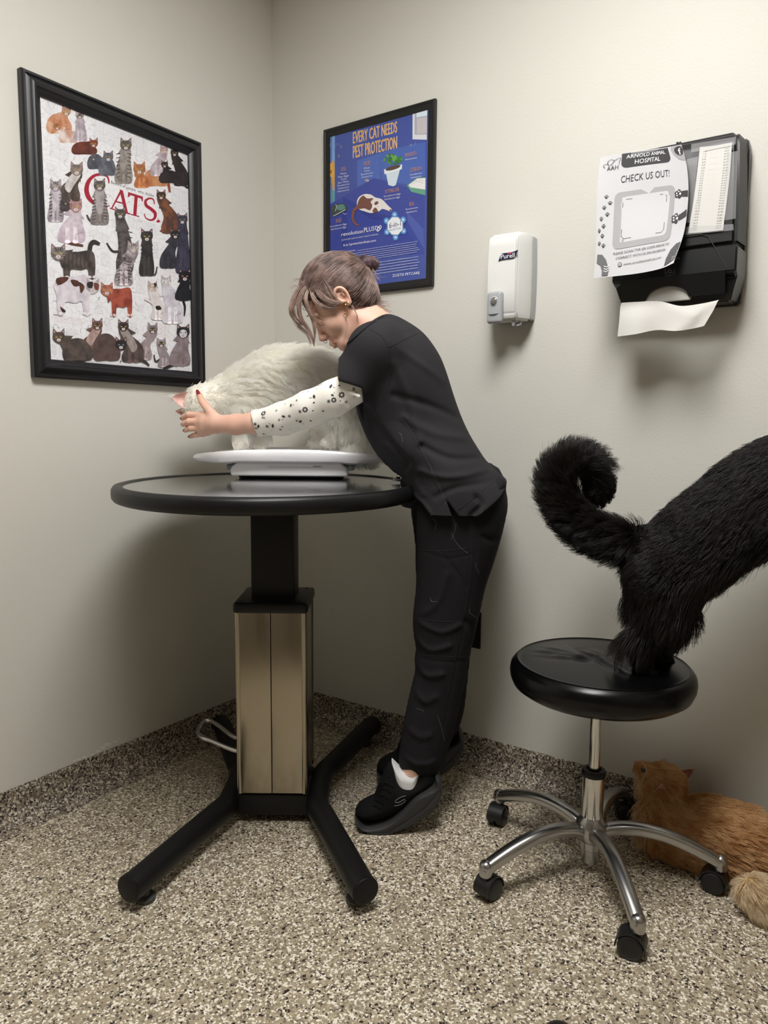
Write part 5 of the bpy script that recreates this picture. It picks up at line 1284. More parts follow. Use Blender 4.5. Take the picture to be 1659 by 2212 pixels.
# printed flowers, in the sleeve's own mesh
fv = []; ff = []
def tang(p, n):
    t = np.cross(n, [.3, .2, 1.]); t /= np.linalg.norm(t); return t, np.cross(n, t)
def addp(p, n, pts):
    t, b = tang(p, n); o = len(fv)
    for x, y in pts:
        q0 = Vector(p+t*x+b*y+n*.003); h = BS.find_nearest(q0)
        fv.append(np.array(h[0])+np.array(h[1])*.00035 if h[0] is not None and (h[0]-q0).length < .012 else p+t*x+b*y+n*.0005)
    ff.append(tuple(range(o, o+len(pts))))
def flower(p, n, kind, s, rot):
    def rr_(x, y): return (x*math.cos(rot)-y*math.sin(rot), x*math.sin(rot)+y*math.cos(rot))
    if kind == 0:
        for k in range(8):
            a = k*math.pi/4; d = np.array([math.cos(a), math.sin(a)]); e_ = np.array([-d[1], d[0]])
            addp(p, n, [rr_(*(d*s*.22)), rr_(*(d*s*.68+e_*s*.27)), rr_(*(d*s)), rr_(*(d*s*.68-e_*s*.27))])
    elif kind == 1:
        for k in range(5):
            a = R(-60+30*k); d = np.array([math.cos(a), math.sin(a)]); e_ = np.array([-d[1], d[0]])
            addp(p, n, [rr_(0, 0), rr_(*(d*s*.6+e_*s*.16)), rr_(*(d*s*1.05)), rr_(*(d*s*.6-e_*s*.16))])
        addp(p, n, [rr_(0, -.04*s), rr_(0, .04*s), rr_(-1.3*s, .25*s), rr_(-1.3*s, .17*s)])
        addp(p, n, [rr_(-.5*s, .05*s), rr_(-.9*s, .45*s), rr_(-1.0*s, .2*s)])
    elif kind == 2:
        for k in range(4):
            a = k*math.pi/2; d = np.array([math.cos(a), math.sin(a)])*s*.42
            addp(p, n, [rr_(d[0]-s*.22, d[1]-s*.22), rr_(d[0]+s*.22, d[1]-s*.22), rr_(d[0]+s*.22, d[1]+s*.22), rr_(d[0]-s*.22, d[1]+s*.22)])
    elif kind == 3:
        for k in range(4):
            a = k*math.pi/4; d = np.array([math.cos(a), math.sin(a)])*s*.8; e_ = np.array([-d[1], d[0]])*.12
            addp(p, n, [rr_(*(d+e_)), rr_(*(d-e_)), rr_(*(-d-e_)), rr_(*(-d+e_))])
    else: addp(p, n, [rr_(-s*.5, -s*.15), rr_(s*.3, -s*.3), rr_(s*.5, .2*s), rr_(-.2*s, s*.3)])
for (x, y, kd, s) in ((569, 893, 0, 1), (567, 902, 2, .6), (571, 903, 2, .55), (551, 916, 3, .8), (556, 920, 1, .9), (553, 925, 2, .7), (577, 921, 3, .8), (587, 919, 1, 1), (597, 887, 2, .6), (612, 902, 1, .9), (603, 907, 2, .6), (625, 899, 3, .7), (630, 875, 1, .8), (641, 865, 2, .6), (648, 889, 3, .8), (659, 885, 0, 1), (651, 912, 1, .95), (641, 909, 2, .6), (676, 858, 1, 1), (678, 870, 4, .8), (676, 887, 4, .6), (717, 835, 1, 1), (710, 867, 3, .8), (721, 864, 0, .9), (738, 853, 0, 1), (719, 852, 1, .7), (733, 833, 4, .8), (764, 840, 2, .7), (694, 830, 2, .6), (684, 840, 4, .5), (688, 833, 1, .6), (748, 868, 2, .6), (735, 866, 4, .5), (698, 888, 2, .6), (671, 909, 4, .8), (606, 928, 2, .6), (571, 938, 1, .7), (610, 922, 4, .6), (590, 873, 4, .5), (600, 871, 4, .5), (546, 888, 4, .6), (587, 930, 4, .4), (626, 928, 4, .4), (645, 925, 4, .4), (616, 873, 4, .5), (666, 846, 4, .5), (655, 848, 4, .4)):
    p, n = snap(BS, x, y)
    if p is not None: flower(p, n, kd, .0088*s, rnd.uniform(0, 6))
nv = len(sleeve.vertices); co = np.empty(nv*3, np.float32); sleeve.vertices.foreach_get('co', co); co = co.reshape(-1, 3); nn = np.array([sleeve.vertices[i].normal[:] for i in range(0, nv, 97)])
pts = co[::97]; used_ = []
for p, n in zip(pts, nn):
    if n@(p-CAM) > .1*np.linalg.norm(p-CAM) and all(np.linalg.norm(p-u_) > .017 for u_ in used_): used_.append(p); flower(p.astype(float), n, rnd.choice((0, 1, 2, 3, 4)), .0075, rnd.uniform(0, 6))
bm = bmesh.new(); bm.from_mesh(sleeve); nf = len(bm.faces)
bv2 = [bm.verts.new(p) for p in fv]
for f in ff:
    fc = bm.faces.new([bv2[i] for i in f]); fc.material_index = 1
me = bpy.data.meshes.new('undershirt'); bm.to_mesh(me); bm.free()
under = link('undershirt_sleeve', me, [shirt, mat('floral_ink', '23222a', .8)], person, label='cream long sleeve printed with small black flowers')
v = Vol((-.36, -.02, 2.14), (.02, .24, 2.58), .005)
v.chain([lp(775, 788, 2.31), lp(745, 798, 2.41), lp(690, 816, 2.50), lp(620, 840, 2.50)], [.043, .041, .040, .034], .012)
link('undershirt_sleeve', relax(v.mesh('far_sleeve'), 1), shirt, person)
# ------------------------------------------------------------------ trousers
v = Vol((.0, -.98, 1.80), (.42, -.03, 2.34), .0036)
CN, CF = 1.955, 2.165
leg_n = [(905, 1050), (960, 1035), (1080, 1030), (1092, 1062), (1094, 1105), (1082, 1160), (1066, 1215), (1048, 1270), (1035, 1330), (1022, 1385), (1012, 1425), (1003, 1480), (985, 1560), (966, 1625), (958, 1650), (935, 1674), (905, 1674), (882, 1664), (862, 1652), (864, 1615), (872, 1560), (883, 1505), (896, 1450), (895, 1425), (898, 1400), (893, 1370), (892, 1330), (898, 1270), (900, 1200), (900, 1130)]
tf_ = [(ln([(900, 1180), (960, 1195), (1015, 1185)], CN), -.0015, .003), (ln([(950, 1190), (975, 1215), (1000, 1255)], CN), -.0022, .003), (ln([(903, 1335), (950, 1350), (990, 1335)], CN), .004, .008), (ln([(895, 1370), (925, 1390), (965, 1380)], CN), .005, .008), (ln([(897, 1412), (950, 1414), (1005, 1418)], CN, 0), -.002, .003), (ln([(893, 1430), (920, 1445), (950, 1440)], CN), .006, .009), (ln([(890, 1480), (915, 1500), (935, 1490)], CN), .005, .010), (ln([(1018, 1120), (1015, 1250), (985, 1400), (955, 1560), (940, 1640)], CN), -.0018, .003),
       (ln([(875, 1560), (905, 1575), (925, 1570)], CN), .004, .010), (ln([(865, 1620), (900, 1632), (935, 1628)], CN), .004, .007), (ln([(1085, 1140), (1060, 1160), (1035, 1150)], CN), -.004, .008), (ln([(1000, 1330), (1015, 1350), (1010, 1400)], CN), -.004, .009), (ln([(960, 1230), (940, 1290), (900, 1320)], CN), .003, .010)]
tf_ = [(a_, b_*(1.4 if c_ > .004 else 1), c_) for a_, b_, c_ in tf_]
v.infl(sp(leg_n, CN), CN, lambda X, Y: .088-.030*np.clip((-.25-Y)/.5, 0, 1), .085, .02, bumps=tf_, cut=ln([(700, 1040), (1100, 1000), (1100, 1600), (960, 1652), (936, 1676), (905, 1678), (880, 1668), (860, 1654), (700, 1600)], CN, 0))
leg_f = [(900, 1050), (1070, 1035), (1090, 1080), (1085, 1150), (1055, 1230), (1035, 1320), (1018, 1400), (1010, 1470), (1003, 1530), (990, 1575), (975, 1600), (974, 1640), (930, 1650), (915, 1600), (925, 1500), (900, 1400), (900, 1300), (897, 1180)]
v.infl(sp(leg_f, CF), CF, lambda X, Y: .088-.028*np.clip((-.25-Y)/.5, 0, 1), .08, .03)
v.infl(sp([(915, 1000), (1060, 1000), (1092, 1060), (1090, 1120), (1050, 1180), (920, 1180), (905, 1100)], CM), CM, .135, .11, .03)
tr = link('trousers', relax(v.mesh('trousers'), 1, .4), scrub2, person, label='black jogger-style scrub trousers with thigh pocket')
BP = bvh_of(tr.data)
for pts in ([(905, 1187), (950, 1190), (1014, 1184)], [(948, 1190), (972, 1218), (1000, 1256)], [(897, 1414), (950, 1417), (1005, 1420)], [(1017, 1115), (1016, 1240), (990, 1390), (955, 1560), (945, 1630)], [(899, 1335), (945, 1342), (985, 1342)]): seam_on(BP, pts, 'seam', stitch, tr, .0007)
p, n = snap(BP, 1017, 1110, .001)
if p is not None: box('size_tag', p, (.010, .002, .005), mat('tag_grey', 'a9a9ac', .6), tr, rot=Matrix.Rotation(-YAW*0+R(34.5), 3, 'Z'))
# loose hairs on the black cloth
hairm = mat('stray_hair', '8f8b88', .6)
rnd = random.Random(21)
strays = [((975, 1150), (1010, 1195)), ((985, 1130), (975, 1165)), ((930, 1290), (945, 1300)), ((900, 1530), (915, 1538)), ((945, 1545), (960, 1600)), ((1015, 1315), (1030, 1335)), ((862, 935), (870, 955)), ((935, 1120), (940, 1145)), ((1028, 1215), (1035, 1240)), ((890, 1690), (900, 1700))]
for a, b in strays:
    Pm = ((a[0]+b[0])/2+rnd.uniform(-8, 8), (a[1]+b[1])/2+rnd.uniform(-6, 6))
    for bv, pr in ((BP, tr), (BT, top)):
        P = [snap(bv, x, y, .0012)[0] for x, y in catmull([np.array(a, float), np.array(Pm), np.array(b, float)], 5)]
        if all(p is not None for p in P): tube('stray_hair', P, .00025, hairm, pr, seg=4); break
# ------------------------------------------------------------------ shoes
sole_m = mat('shoe_sole', '2b2b2c', .6); shoe_m = mat('shoe_knit', '0f0f10', .85, spec=.2, bump=(1500, .4, .0004)); sock_m = mat('sock_white', 'dcdcdd', .9, bump=(900, .3, .0004))
def shoe(side, c, dx, dy, name_lbl, detail):
    v1 = Vol(lp(740+dx, 1845+dy, c)-np.array([.02, .02, .09]), lp(985+dx, 1640+dy, c)+np.array([.02, .04, .09]), .0026)
    cn_ = c-.050; P = lambda pts: sp([(x+dx, y+dy) for x, y in pts], cn_)
    soleP = [(765, 1775), (768, 1790), (782, 1803), (805, 1810), (832, 1811), (857, 1806), (880, 1797), (905, 1782), (930, 1765), (950, 1742), (958, 1715), (955, 1695), (946, 1684), (940, 1688), (938, 1702), (920, 1712), (895, 1726), (870, 1752), (840, 1778), (805, 1790), (785, 1789)]
    wsole = lambda X, Y: .051-.003*np.exp(-((X-lp(868+dx, 1780, cn_)[0])/.035)**2)
    gro = [([lp(x+dx, y+dy, cn_) for x, y in ((790, 1800), (840, 1800), (880, 1775), (920, 1745), (950, 1710))], -.003, .0025), ([lp(x+dx, y+dy, cn_) for x, y in ((850, 1802), (890, 1785), (935, 1748))], -.002, .002)]
    v1.infl(P(soleP), c, wsole, .012, .002, bumps=gro)
    v2 = Vol(v1.lo, v1.lo+v1.h*v1.n, .0026)
    upP = [(766, 1772), (773, 1757), (790, 1746), (806, 1738), (812, 1725), (820, 1705), (828, 1688), (836, 1672), (846, 1664), (856, 1666), (862, 1680), (868, 1693), (882, 1697), (896, 1694), (905, 1681), (914, 1672), (930, 1674), (942, 1683), (944, 1704), (928, 1722), (900, 1738), (875, 1758), (845, 1777), (805, 1787), (780, 1785)]
    wup = lambda X, Y: .0445-.010*np.clip((Y-lp(840+dx, 1725+dy, cn_)[1])/.05, 0, 1)
    v2.infl(P(upP), c, wup, .040, .004)
    v2.cap(lp(880+dx, 1672+dy, c), lp(884+dx, 1700+dy, c), .030, .026, .006, .95, 's')
    up = link('shoe', relax(v2.mesh('shoe'), 1, .4), shoe_m, person, label=name_lbl)
    sl_ = link('sole', relax(v1.mesh('sole'), 1, .4), sole_m, up, label='thick dark grey sole')
    v3 = Vol(lp(835+dx, 1712+dy, c)-np.array([.01, .01, .05]), lp(925+dx, 1655+dy, c)+np.array([.01, .02, .05]), .002)
    v3.infl(P([(846, 1658), (852, 1662), (866, 1675), (885, 1682), (901, 1681), (907, 1678), (906, 1700), (900, 1725), (880, 1730), (857, 1715), (848, 1682)]), c, .0355, .022, .003)
    link('sock', relax(v3.mesh('sock'), 1, .4), sock_m, person, label='white ankle sock')
    bv = bvh_of(up.data)
    if detail:
        def onp(x, y, o=.0008): return snap(bv, x+dx, y+dy, o)[0]
        for a, b in (((826, 1702), (846, 1712)), ((820, 1715), (838, 1724)), ((812, 1728), (830, 1736)), ((806, 1740), (822, 1746)), ((830, 1690), (850, 1700))):
            Pp = [onp(*q, .0015) for q in catmull([np.array(a, float), (np.array(a)+np.array(b))/2+[0, -2], np.array(b, float)], 4)]; Pp = [p for p in Pp if p is not None]
            if len(Pp) > 2: tube('lace', Pp, .0016, BLACKPL, up, seg=6)
        ctr = lp(832+dx, 1690+dy, c-.012)
        for pts in ([(832, 1690), (822, 1680), (818, 1686), (830, 1692)], [(832, 1690), (838, 1676), (846, 1680), (834, 1692)], [(832, 1690), (826, 1700), (818, 1706)], [(832, 1690), (840, 1706), (844, 1728)]):
            Pp = [W(lp(x+dx, y+dy, c-.020-.004*i)) for i, (x, y) in enumerate(pts)]; tube('lace', catmull(Pp, 4), .0016, BLACKPL, up, seg=6)
        lg = [onp(*q, .0006) for q in catmull([np.array(q, float) for q in ((876, 1719), (866, 1722), (856, 1728), (854, 1733), (862, 1733), (873, 1727), (875, 1731), (864, 1738), (852, 1741))], 4)]; lg = [p for p in lg if p is not None]
        if len(lg) > 4: tube('side_mark', lg, .0011, mat('logo_grey', '6a6a6c', .5), up, seg=6)
    return up
shoe('near', 1.945, 0, 0, 'black knit running shoe, heel raised', True)
shoe('far', 2.185, 48, -99, 'black knit running shoe standing behind the other', True)
# ------------------------------------------------------------------ fur and hair strands
def strands(name, P, rad, m, parent, label=None):
    """P (n, k, 3) world points; rad (n, k) or (k,) radii"""
    P = np.asarray(P, np.float32); n, k = P.shape[:2]; rad = np.broadcast_to(np.asarray(rad, np.float32), (n, k))
    hc = bpy.data.hair_curves.new(name); hc.add_curves([k]*n)
    if 'radius' not in hc.attributes: hc.attributes.new('radius', 'FLOAT', 'POINT')
    hc.attributes['position'].data.foreach_set('vector', P.reshape(-1))
    hc.attributes['radius'].data.foreach_set('value', np.ascontiguousarray(rad).reshape(-1))
    hc.materials.append(m)
    o = bpy.data.objects.new(name, hc); COL.objects.link(o)
    if parent is not None: o.parent = parent; o.matrix_parent_inverse = pmat(parent).inverted()
    if label: o['label'] = label
    return o
def hairmat(name, c1, c2, rough=.45, spec=.4, noise=26, trans=0., root=None, vary=.5):
    """strand colour varies between two tones from hair to hair and across the coat"""
    m = bpy.data.materials.new(name); m.use_nodes = True; nt = m.node_tree; b = nt.nodes['Principled BSDF']; L = nt.links
    hi = nt.nodes.new('ShaderNodeHairInfo'); tc = nt.nodes.new('ShaderNodeTexCoord'); nz = nt.nodes.new('ShaderNodeTexNoise'); nz.inputs['Scale'].default_value = noise; nz.inputs['Detail'].default_value = 2
    L.new(tc.outputs['Object'], nz.inputs['Vector'])
    mx = nt.nodes.new('ShaderNodeMath'); mx.operation = 'MULTIPLY_ADD'; mx.inputs[1].default_value = vary; L.new(hi.outputs['Random'], mx.inputs[0])
    mr = nt.nodes.new('ShaderNodeMapRange'); mr.inputs[1].default_value = .35; mr.inputs[2].default_value = .65; mr.inputs[3].default_value = -.1; mr.inputs[4].default_value = 1-vary
    L.new(nz.outputs[0], mr.inputs[0]); L.new(mr.outputs[0], mx.inputs[2])
    c = mix_node(nt, srgb(c1), srgb(c2), mx.outputs[0])
    L.new(c, b.inputs['Base Color'])
    b.inputs['Roughness'].default_value = rough; b.inputs['Specular IOR Level'].default_value = spec
    if trans:
        tr_ = nt.nodes.new('ShaderNodeBsdfTranslucent'); L.new(c, tr_.inputs[0]); ms = nt.nodes.new('ShaderNodeMixShader'); ms.inputs[0].default_value = trans
        L.new(b.outputs[0], ms.inputs[1]); L.new(tr_.outputs[0], ms.inputs[2]); L.new(ms.outputs[0], nt.nodes['Material Output'].inputs[0])
    return m
rng = np.random.default_rng(5)
# scalp shell: follows the skull, open at the face
hair_base = mat('hair_base', '55423f', .5, spec=.4, noise=(30, '6b5350', 3)); hair_m = hairmat('hair_strand', '48352f', 'a0877f', .38, .55, 34, .1); hair_d = hairmat('hair_bun', '33252a', '6d5058', .38, .5, 40)
v = Vol(HO-np.array([.16, .16, .12]), HO+np.array([.16, .16, .12]), .0024)
hell(v, (-.020, 0, .020), (.094, .0775, .090), .01); hell(v, (-.045, 0, -.015), (.068, .066, .070), .03); hell(v, (-.056, 0, -.055), (.040, .048, .042), .03)
hell(v, (.10, 0, -.075), (.088, .12, .078), .016, 's'); hell(v, (.045, -.075, -.085), (.052, .06, .050), .02, 's'); hell(v, (.045, .075, -.085), (.052, .06, .050), .02, 's')
hell(v, (-.002, -.085, -.030), (.022, .030, .036), .012, 's'); hell(v, (-.002, .085, -.030), (.022, .030, .036), .012, 's')
shell = relax(v.mesh('hair'), 2); BHs = bvh_of(shell)
hair = link('hair', shell, hair_base, person, label='mauve brown hair tied up in a bun')
def Hn(P): return (np.asarray(P)-0)
def on_skull(q, lift):
    """push a head-local point out to the hair surface"""
    d = np.array(q)-np.array([-.020, 0, .012]); r = np.array([.094, .0775, .088]); s_ = np.sqrt(((d/r)**2).sum()); return np.array([-.020, 0, .012])+d/s_*(1+lift/.085)
S = []
gl = np.array([-.100, 0, .020])
for i in range(6500):
    th_ = rng.uniform(-math.pi, math.pi); u_ = rng.random()
    # roots round the hairline and scattered over the head
    if rng.random() < .55:
        a = rng.uniform(-1, 1); side = math.copysign(1, a); t = abs(a)
        root = np.array([.070-.10*t**1.4-.02*t, side*(.002+.074*min(1, t*1.5)), .060-.115*t**1.3])
        if t > .75: root = np.array([-.035-.05*(t-.75)*4, side*(.070-.03*(t-.75)*4), -.050-.035*(t-.75)*4])
        root += rng.normal(0, .006, 3)
    else:
        z = rng.uniform(-.05, .09); x = rng.uniform(-.09, .06); root = np.array([x, rng.choice([-1, 1])*.05*rng.random(), z])
    root = on_skull(root, 0)
    if root[0] > .0 and root[2] < .0: continue
    K = 9; pts = []
    lift = .0015+.004*rng.random(); sag = rng.normal(0, .004, 3)
    for k in range(K):
        t = k/(K-1); q = root*(1-t)+gl*t+sag*math.sin(math.pi*t); q = on_skull(q, lift*min(1, t*4)+.002*math.sin(t*3.1)) if t < .93 else q
        if root[2] < -.04: # nape hair runs up the back
            q = q if t > .2 else q
        pts.append(H(*q))
    q_ = []
    for k, p in enumerate(pts):
        if k < K-1:
            h = BHs.find_nearest(Vector(W(p)))
            if h[0] is not None: p = w2l(np.array(h[0])+(np.array(h[1]) if True else 0)*(lift*min(1, k*.5+.2)))
        q_.append(p)
    S.append(q_)
# bun: coils round two knots
Sb = []
for i in range(2600):
    big = i % 3; c = (H(-.104, 0, .024), H(-.122, -.004, .018), H(-.140, .003, .008))[big]; r0 = (.023, .0235, .019)[big]
    ax = np.array([.6, .35, .2])*(1 if big == 0 else -1)+rng.normal(0, .45, 3); ax /= np.linalg.norm(ax); e1 = np.cross(ax, [0, 0, 1.]); e1 /= np.linalg.norm(e1); e2 = np.cross(ax, e1)
    a0 = rng.uniform(0, 6.28); rr_ = r0*(.80+.25*rng.random()); h_ = rng.uniform(-.6, .6)*r0; K = 10; sc_ = math.sqrt(max(.1, 1-(h_/r0)**2))
    Sb.append([c+ax*h_+(e1*math.cos(a0+k*.32)+e2*math.sin(a0+k*.32))*rr_*sc_ for k in range(K)])
Sb = [[p for p in s_] for s_ in Sb]
# bangs and wisps, each a lock drawn from hairline to tip
def lock(pts, n, spread, tip=.3, K=14):
    """pts [(x, y, c)]"""
    C = catmull([lp(*p) for p in pts], 5); C = np.array(C); idx = np.linspace(0, len(C)-1, K); base = np.array([[np.interp(i, range(len(C)), C[:, j]) for j in range(3)] for i in idx]); out = []
    for _ in range(n):
        o = rng.normal(0, spread, 3); o2 = rng.normal(0, spread*tip, 3); t = np.linspace(0, 1, K)[:, None]; ln_ = rng.uniform(.72, 1.0)
        q = base+o*(1-t)*(.35+1.3*t)+o2*t
        b2 = np.array([[np.interp(i*ln_, range(K), q[:, j]) for j in range(3)] for i in range(K)]); out.append(b2)
    return out
cn = CM-.045
LK = []
for c_ in (CM-.05, CM-.02, CM+.03):
    LK += lock([(668, 606, c_+.01), (650, 622, c_), (636, 645, c_-.005), (629, 668, c_-.008), (637, 688, c_), (655, 702, c_)], 170, .006)
LK += lock([(672, 612, cn), (655, 628, cn-.01), (645, 655, cn-.012), (648, 685, cn-.01), (664, 708, cn-.005), (674, 728, cn), (679, 750, cn)], 150, .005, .15)
LK += lock([(676, 612, cn), (660, 640, cn-.014), (666, 668, cn-.016), (676, 692, cn-.012), (680, 720, cn-.006), (678, 746, cn)], 110, .004, .2)
LK += lock([(660, 622, cn), (640, 640, cn), (630, 662, cn), (642, 700, cn), (664, 722, cn), (672, 748, cn)], 60, .005, .3)
LK += lock([(680, 608, cn-.005), (690, 632, cn-.026), (705, 648, cn-.035), (722, 655, cn-.038), (735, 652, cn-.035)], 260, .006, .5)
LK += lock([(672, 612, cn-.005), (676, 640, cn-.02), (686, 655, cn-.028), (704, 664, cn-.034), (728, 662, cn-.036)], 200, .005, .4)
LK += lock([(695, 600, cn-.02), (712, 628, cn-.036), (728, 646, cn-.036)], 200, .007, .5)
LK += lock([(742, 680, 1.965), (749, 700, 1.968), (744, 730, 1.975), (738, 752, 1.99)], 5, .002, .5)
LK += lock([(760, 660, 1.975), (770, 680, 1.98), (775, 700, 1.985)], 10, .004, .8)
for a in ((800, 655, 838, 660), (800, 662, 845, 678), (798, 668, 838, 690), (802, 650, 832, 648), (800, 660, 830, 668), (796, 672, 826, 698)):
    LK += lock([(778, 632, CM), (a[0]-8, a[1]-14, CM), (a[0], a[1], CM-.01), ((a[0]+a[2])/2, (a[1]+a[3])/2+4, CM-.01), (a[2], a[3], CM-.005)], 70, .009, 1.1)
LK += lock([(655, 612, cn), (642, 604, cn), (632, 608, cn)], 8, .006, 1); LK += lock([(650, 618, cn), (636, 620, cn), (624, 628, cn)], 8, .006, 1)
LK += lock([(804, 580, CM), (812, 592, CM), (820, 604, CM)], 14, .006, 1); LK += lock([(790, 565, CM), (806, 562, CM), (816, 570, CM)], 10, .008, 1)
s1_ = strands('hair_strands', [[W(p) for p in s_] for s_ in S], np.linspace(.00055, .0004, 9), hair_m, hair)
s2_ = strands('bun', [[W(p) for p in s_] for s_ in Sb], np.linspace(.0006, .0006, 10), hair_d, hair, 'dark twisted bun')
lk_m = hairmat('bang_strand', '7d6058', 'c9b0a2', .4, .5, 40, .15)
s3_ = strands('bangs', [[W(p) for p in s_] for s_ in LK], np.linspace(.00042, .00018, 14), lk_m, hair, 'loose fair bangs and wisps')
# inner mass of the bun
v = Vol(HO-np.array([.05, .0, .06]), HO+np.array([.17, .17, .06]), .0026)
for c, r in (((-.104, 0, .024), .019), ((-.122, -.004, .018), .0205), ((-.140, .003, .008), .016)): v.ell(H(*c), (r, r, r), .006)
link('bun_core', relax(v.mesh('b'), 1), mat('bun_dark', '2e2226', .5), hair)
# face details
lashes = INK
def onface(x, y, o=.0006): return snap(BV, x, y, o)[0]
iris = mat('eye_dark', '3a2f2a', .15, coat=.5)
Pm = [onface(x, y) for x, y in ((686, 697), (690, 701), (694, 703.5), (698, 703), (701, 700))]
Pm = [p for p in Pm if p is not None]
if len(Pm) > 3: tube('eyelashes', catmull(Pm, 3), [.0006]*(len(catmull(Pm, 3))), mat('lash', '3b2e2c', .6), body, seg=6)
Pm = [onface(x, y, .0004) for x, y in ((676, 684), (681, 684), (688, 687), (695, 691))]; Pm = [p for p in Pm if p is not None]
if len(Pm) > 2: tube('eyebrow', catmull(Pm, 4), [(.0013, .0006)]*len(catmull(Pm, 4)), mat('brow', '9a7361', .8), body, seg=6)
lipm = mat('lips', 'b5706a', .4)
for pts, r in (([(713, 733), (718, 735.5), (723, 736)], .0024), ([(718, 740.5), (723, 741), (726, 740)], .0026)):
    Pm = [onface(x, y, -.0012) for x, y in catmull([np.array(q, float) for q in pts], 4)]; Pm = [p for p in Pm if p is not None]
    if len(Pm) > 3: tube('lips', Pm, [r*(.5+.5*math.sin(math.pi*i/(len(Pm)-1))) for i in range(len(Pm))], lipm, body, seg=8)
p = onface(703, 735, .001)
gold = mat('gold', (.85, .62, .25), .2, 1)
def ring(name, c, r, rr_, n, m, parent):
    n = np.array(n, float); n /= np.linalg.norm(n); a = np.cross(n, [0, 0, 1.]); a /= np.linalg.norm(a); b = np.cross(n, a)
    return tube(name, [c+(a*math.cos(t)+b*math.sin(t))*r for t in np.linspace(0, 2*math.pi, 20, endpoint=False)], rr_, m, parent, seg=6, closed=True)
ring('nose_ring', W(H(.0925, -.002, -.074)), .0042, .0007, CX, INK, body)
view = ray(745, 660)/np.linalg.norm(ray(745, 660))
for k_, (x, y, r) in enumerate(((753, 654.5, .0050), (752, 658, .0042))): 
    p = snap(BV, x-3, y, .002)[0]
    if p is not None: ring('earring', p-view*.002, r, .0009, CX+AX*.5, gold, body)
p0 = snap(BV, 747, 669, .002)[0]
if p0 is not None:
    ring('earring', p0-ZZ*.004-view*.002, .0040, .0006, CX+AX*.2, gold, body); ring('earring', p0-ZZ*.0125-view*.002, .0042, .0006, CX+AX*.2, gold, body)
    tube('earring', [p0-ZZ*.016-view*.002, p0-ZZ*.026-view*.002], [.0005, .0012], gold, body, seg=6)
for x, y in ((734, 648), (740, 644.5), (747.5, 646.5)):
    p = snap(BV, x, y, .0006)[0]
    if p is not None: bm = bmesh.new(); bmesh.ops.create_uvsphere(bm, u_segments=8, v_segments=6, radius=.0012); bmesh.ops.translate(bm, vec=p, verts=bm.verts[:]); link('ear_stud', bm_mesh(bm), gold, body)
# dark red nails
nail = mat('nail_red', '8c1f35', .15, coat=.6)
def nail_on(tip, prev, up, w_=.0052, l_=.011, rad_=.0074):
    """small curved plate lying on the back of a fingertip"""
    t = tip-prev; t /= np.linalg.norm(t); up = up-t*(up@t); up /= np.linalg.norm(up); s_ = np.cross(t, up); V = []; Fc = []; nu, nv = 7, 6
    for i in range(nu):
        a = (i/(nu-1)-.5)*2.3
        for j in range(nv):
            q = j/(nv-1); wj = 1-(.55*max(0, q-.55)/.45)**1.5 if q > .55 else 1
            V.append(W(tip-t*.004+t*l_*q*(.98)+s_*math.sin(a)*w_*wj+up*((math.cos(a)-1)*w_*.8+rad_-(.0018*q*q))))
    for i in range(nu-1):
        for j in range(nv-1): k = i*nv+j; Fc.append((k, k+1, k+nv+1, k+nv))
    o = len(V); V2 = [np.array(p)-BASIS.T@up*.0008 for p in V]; Fc += [tuple(o+k for k in f[::-1]) for f in Fc]
    me = mesh('nail', list(V)+V2, Fc); link('fingernail', me, nail, body)
for ch in tips: nail_on(ch[2], ch[1], np.array([-.35, .3, -1.]), .0044, .0100, .0078)
nail_on(th[3], th[2], np.array([.15, .25, -1.]), .0058, .017, .0095)
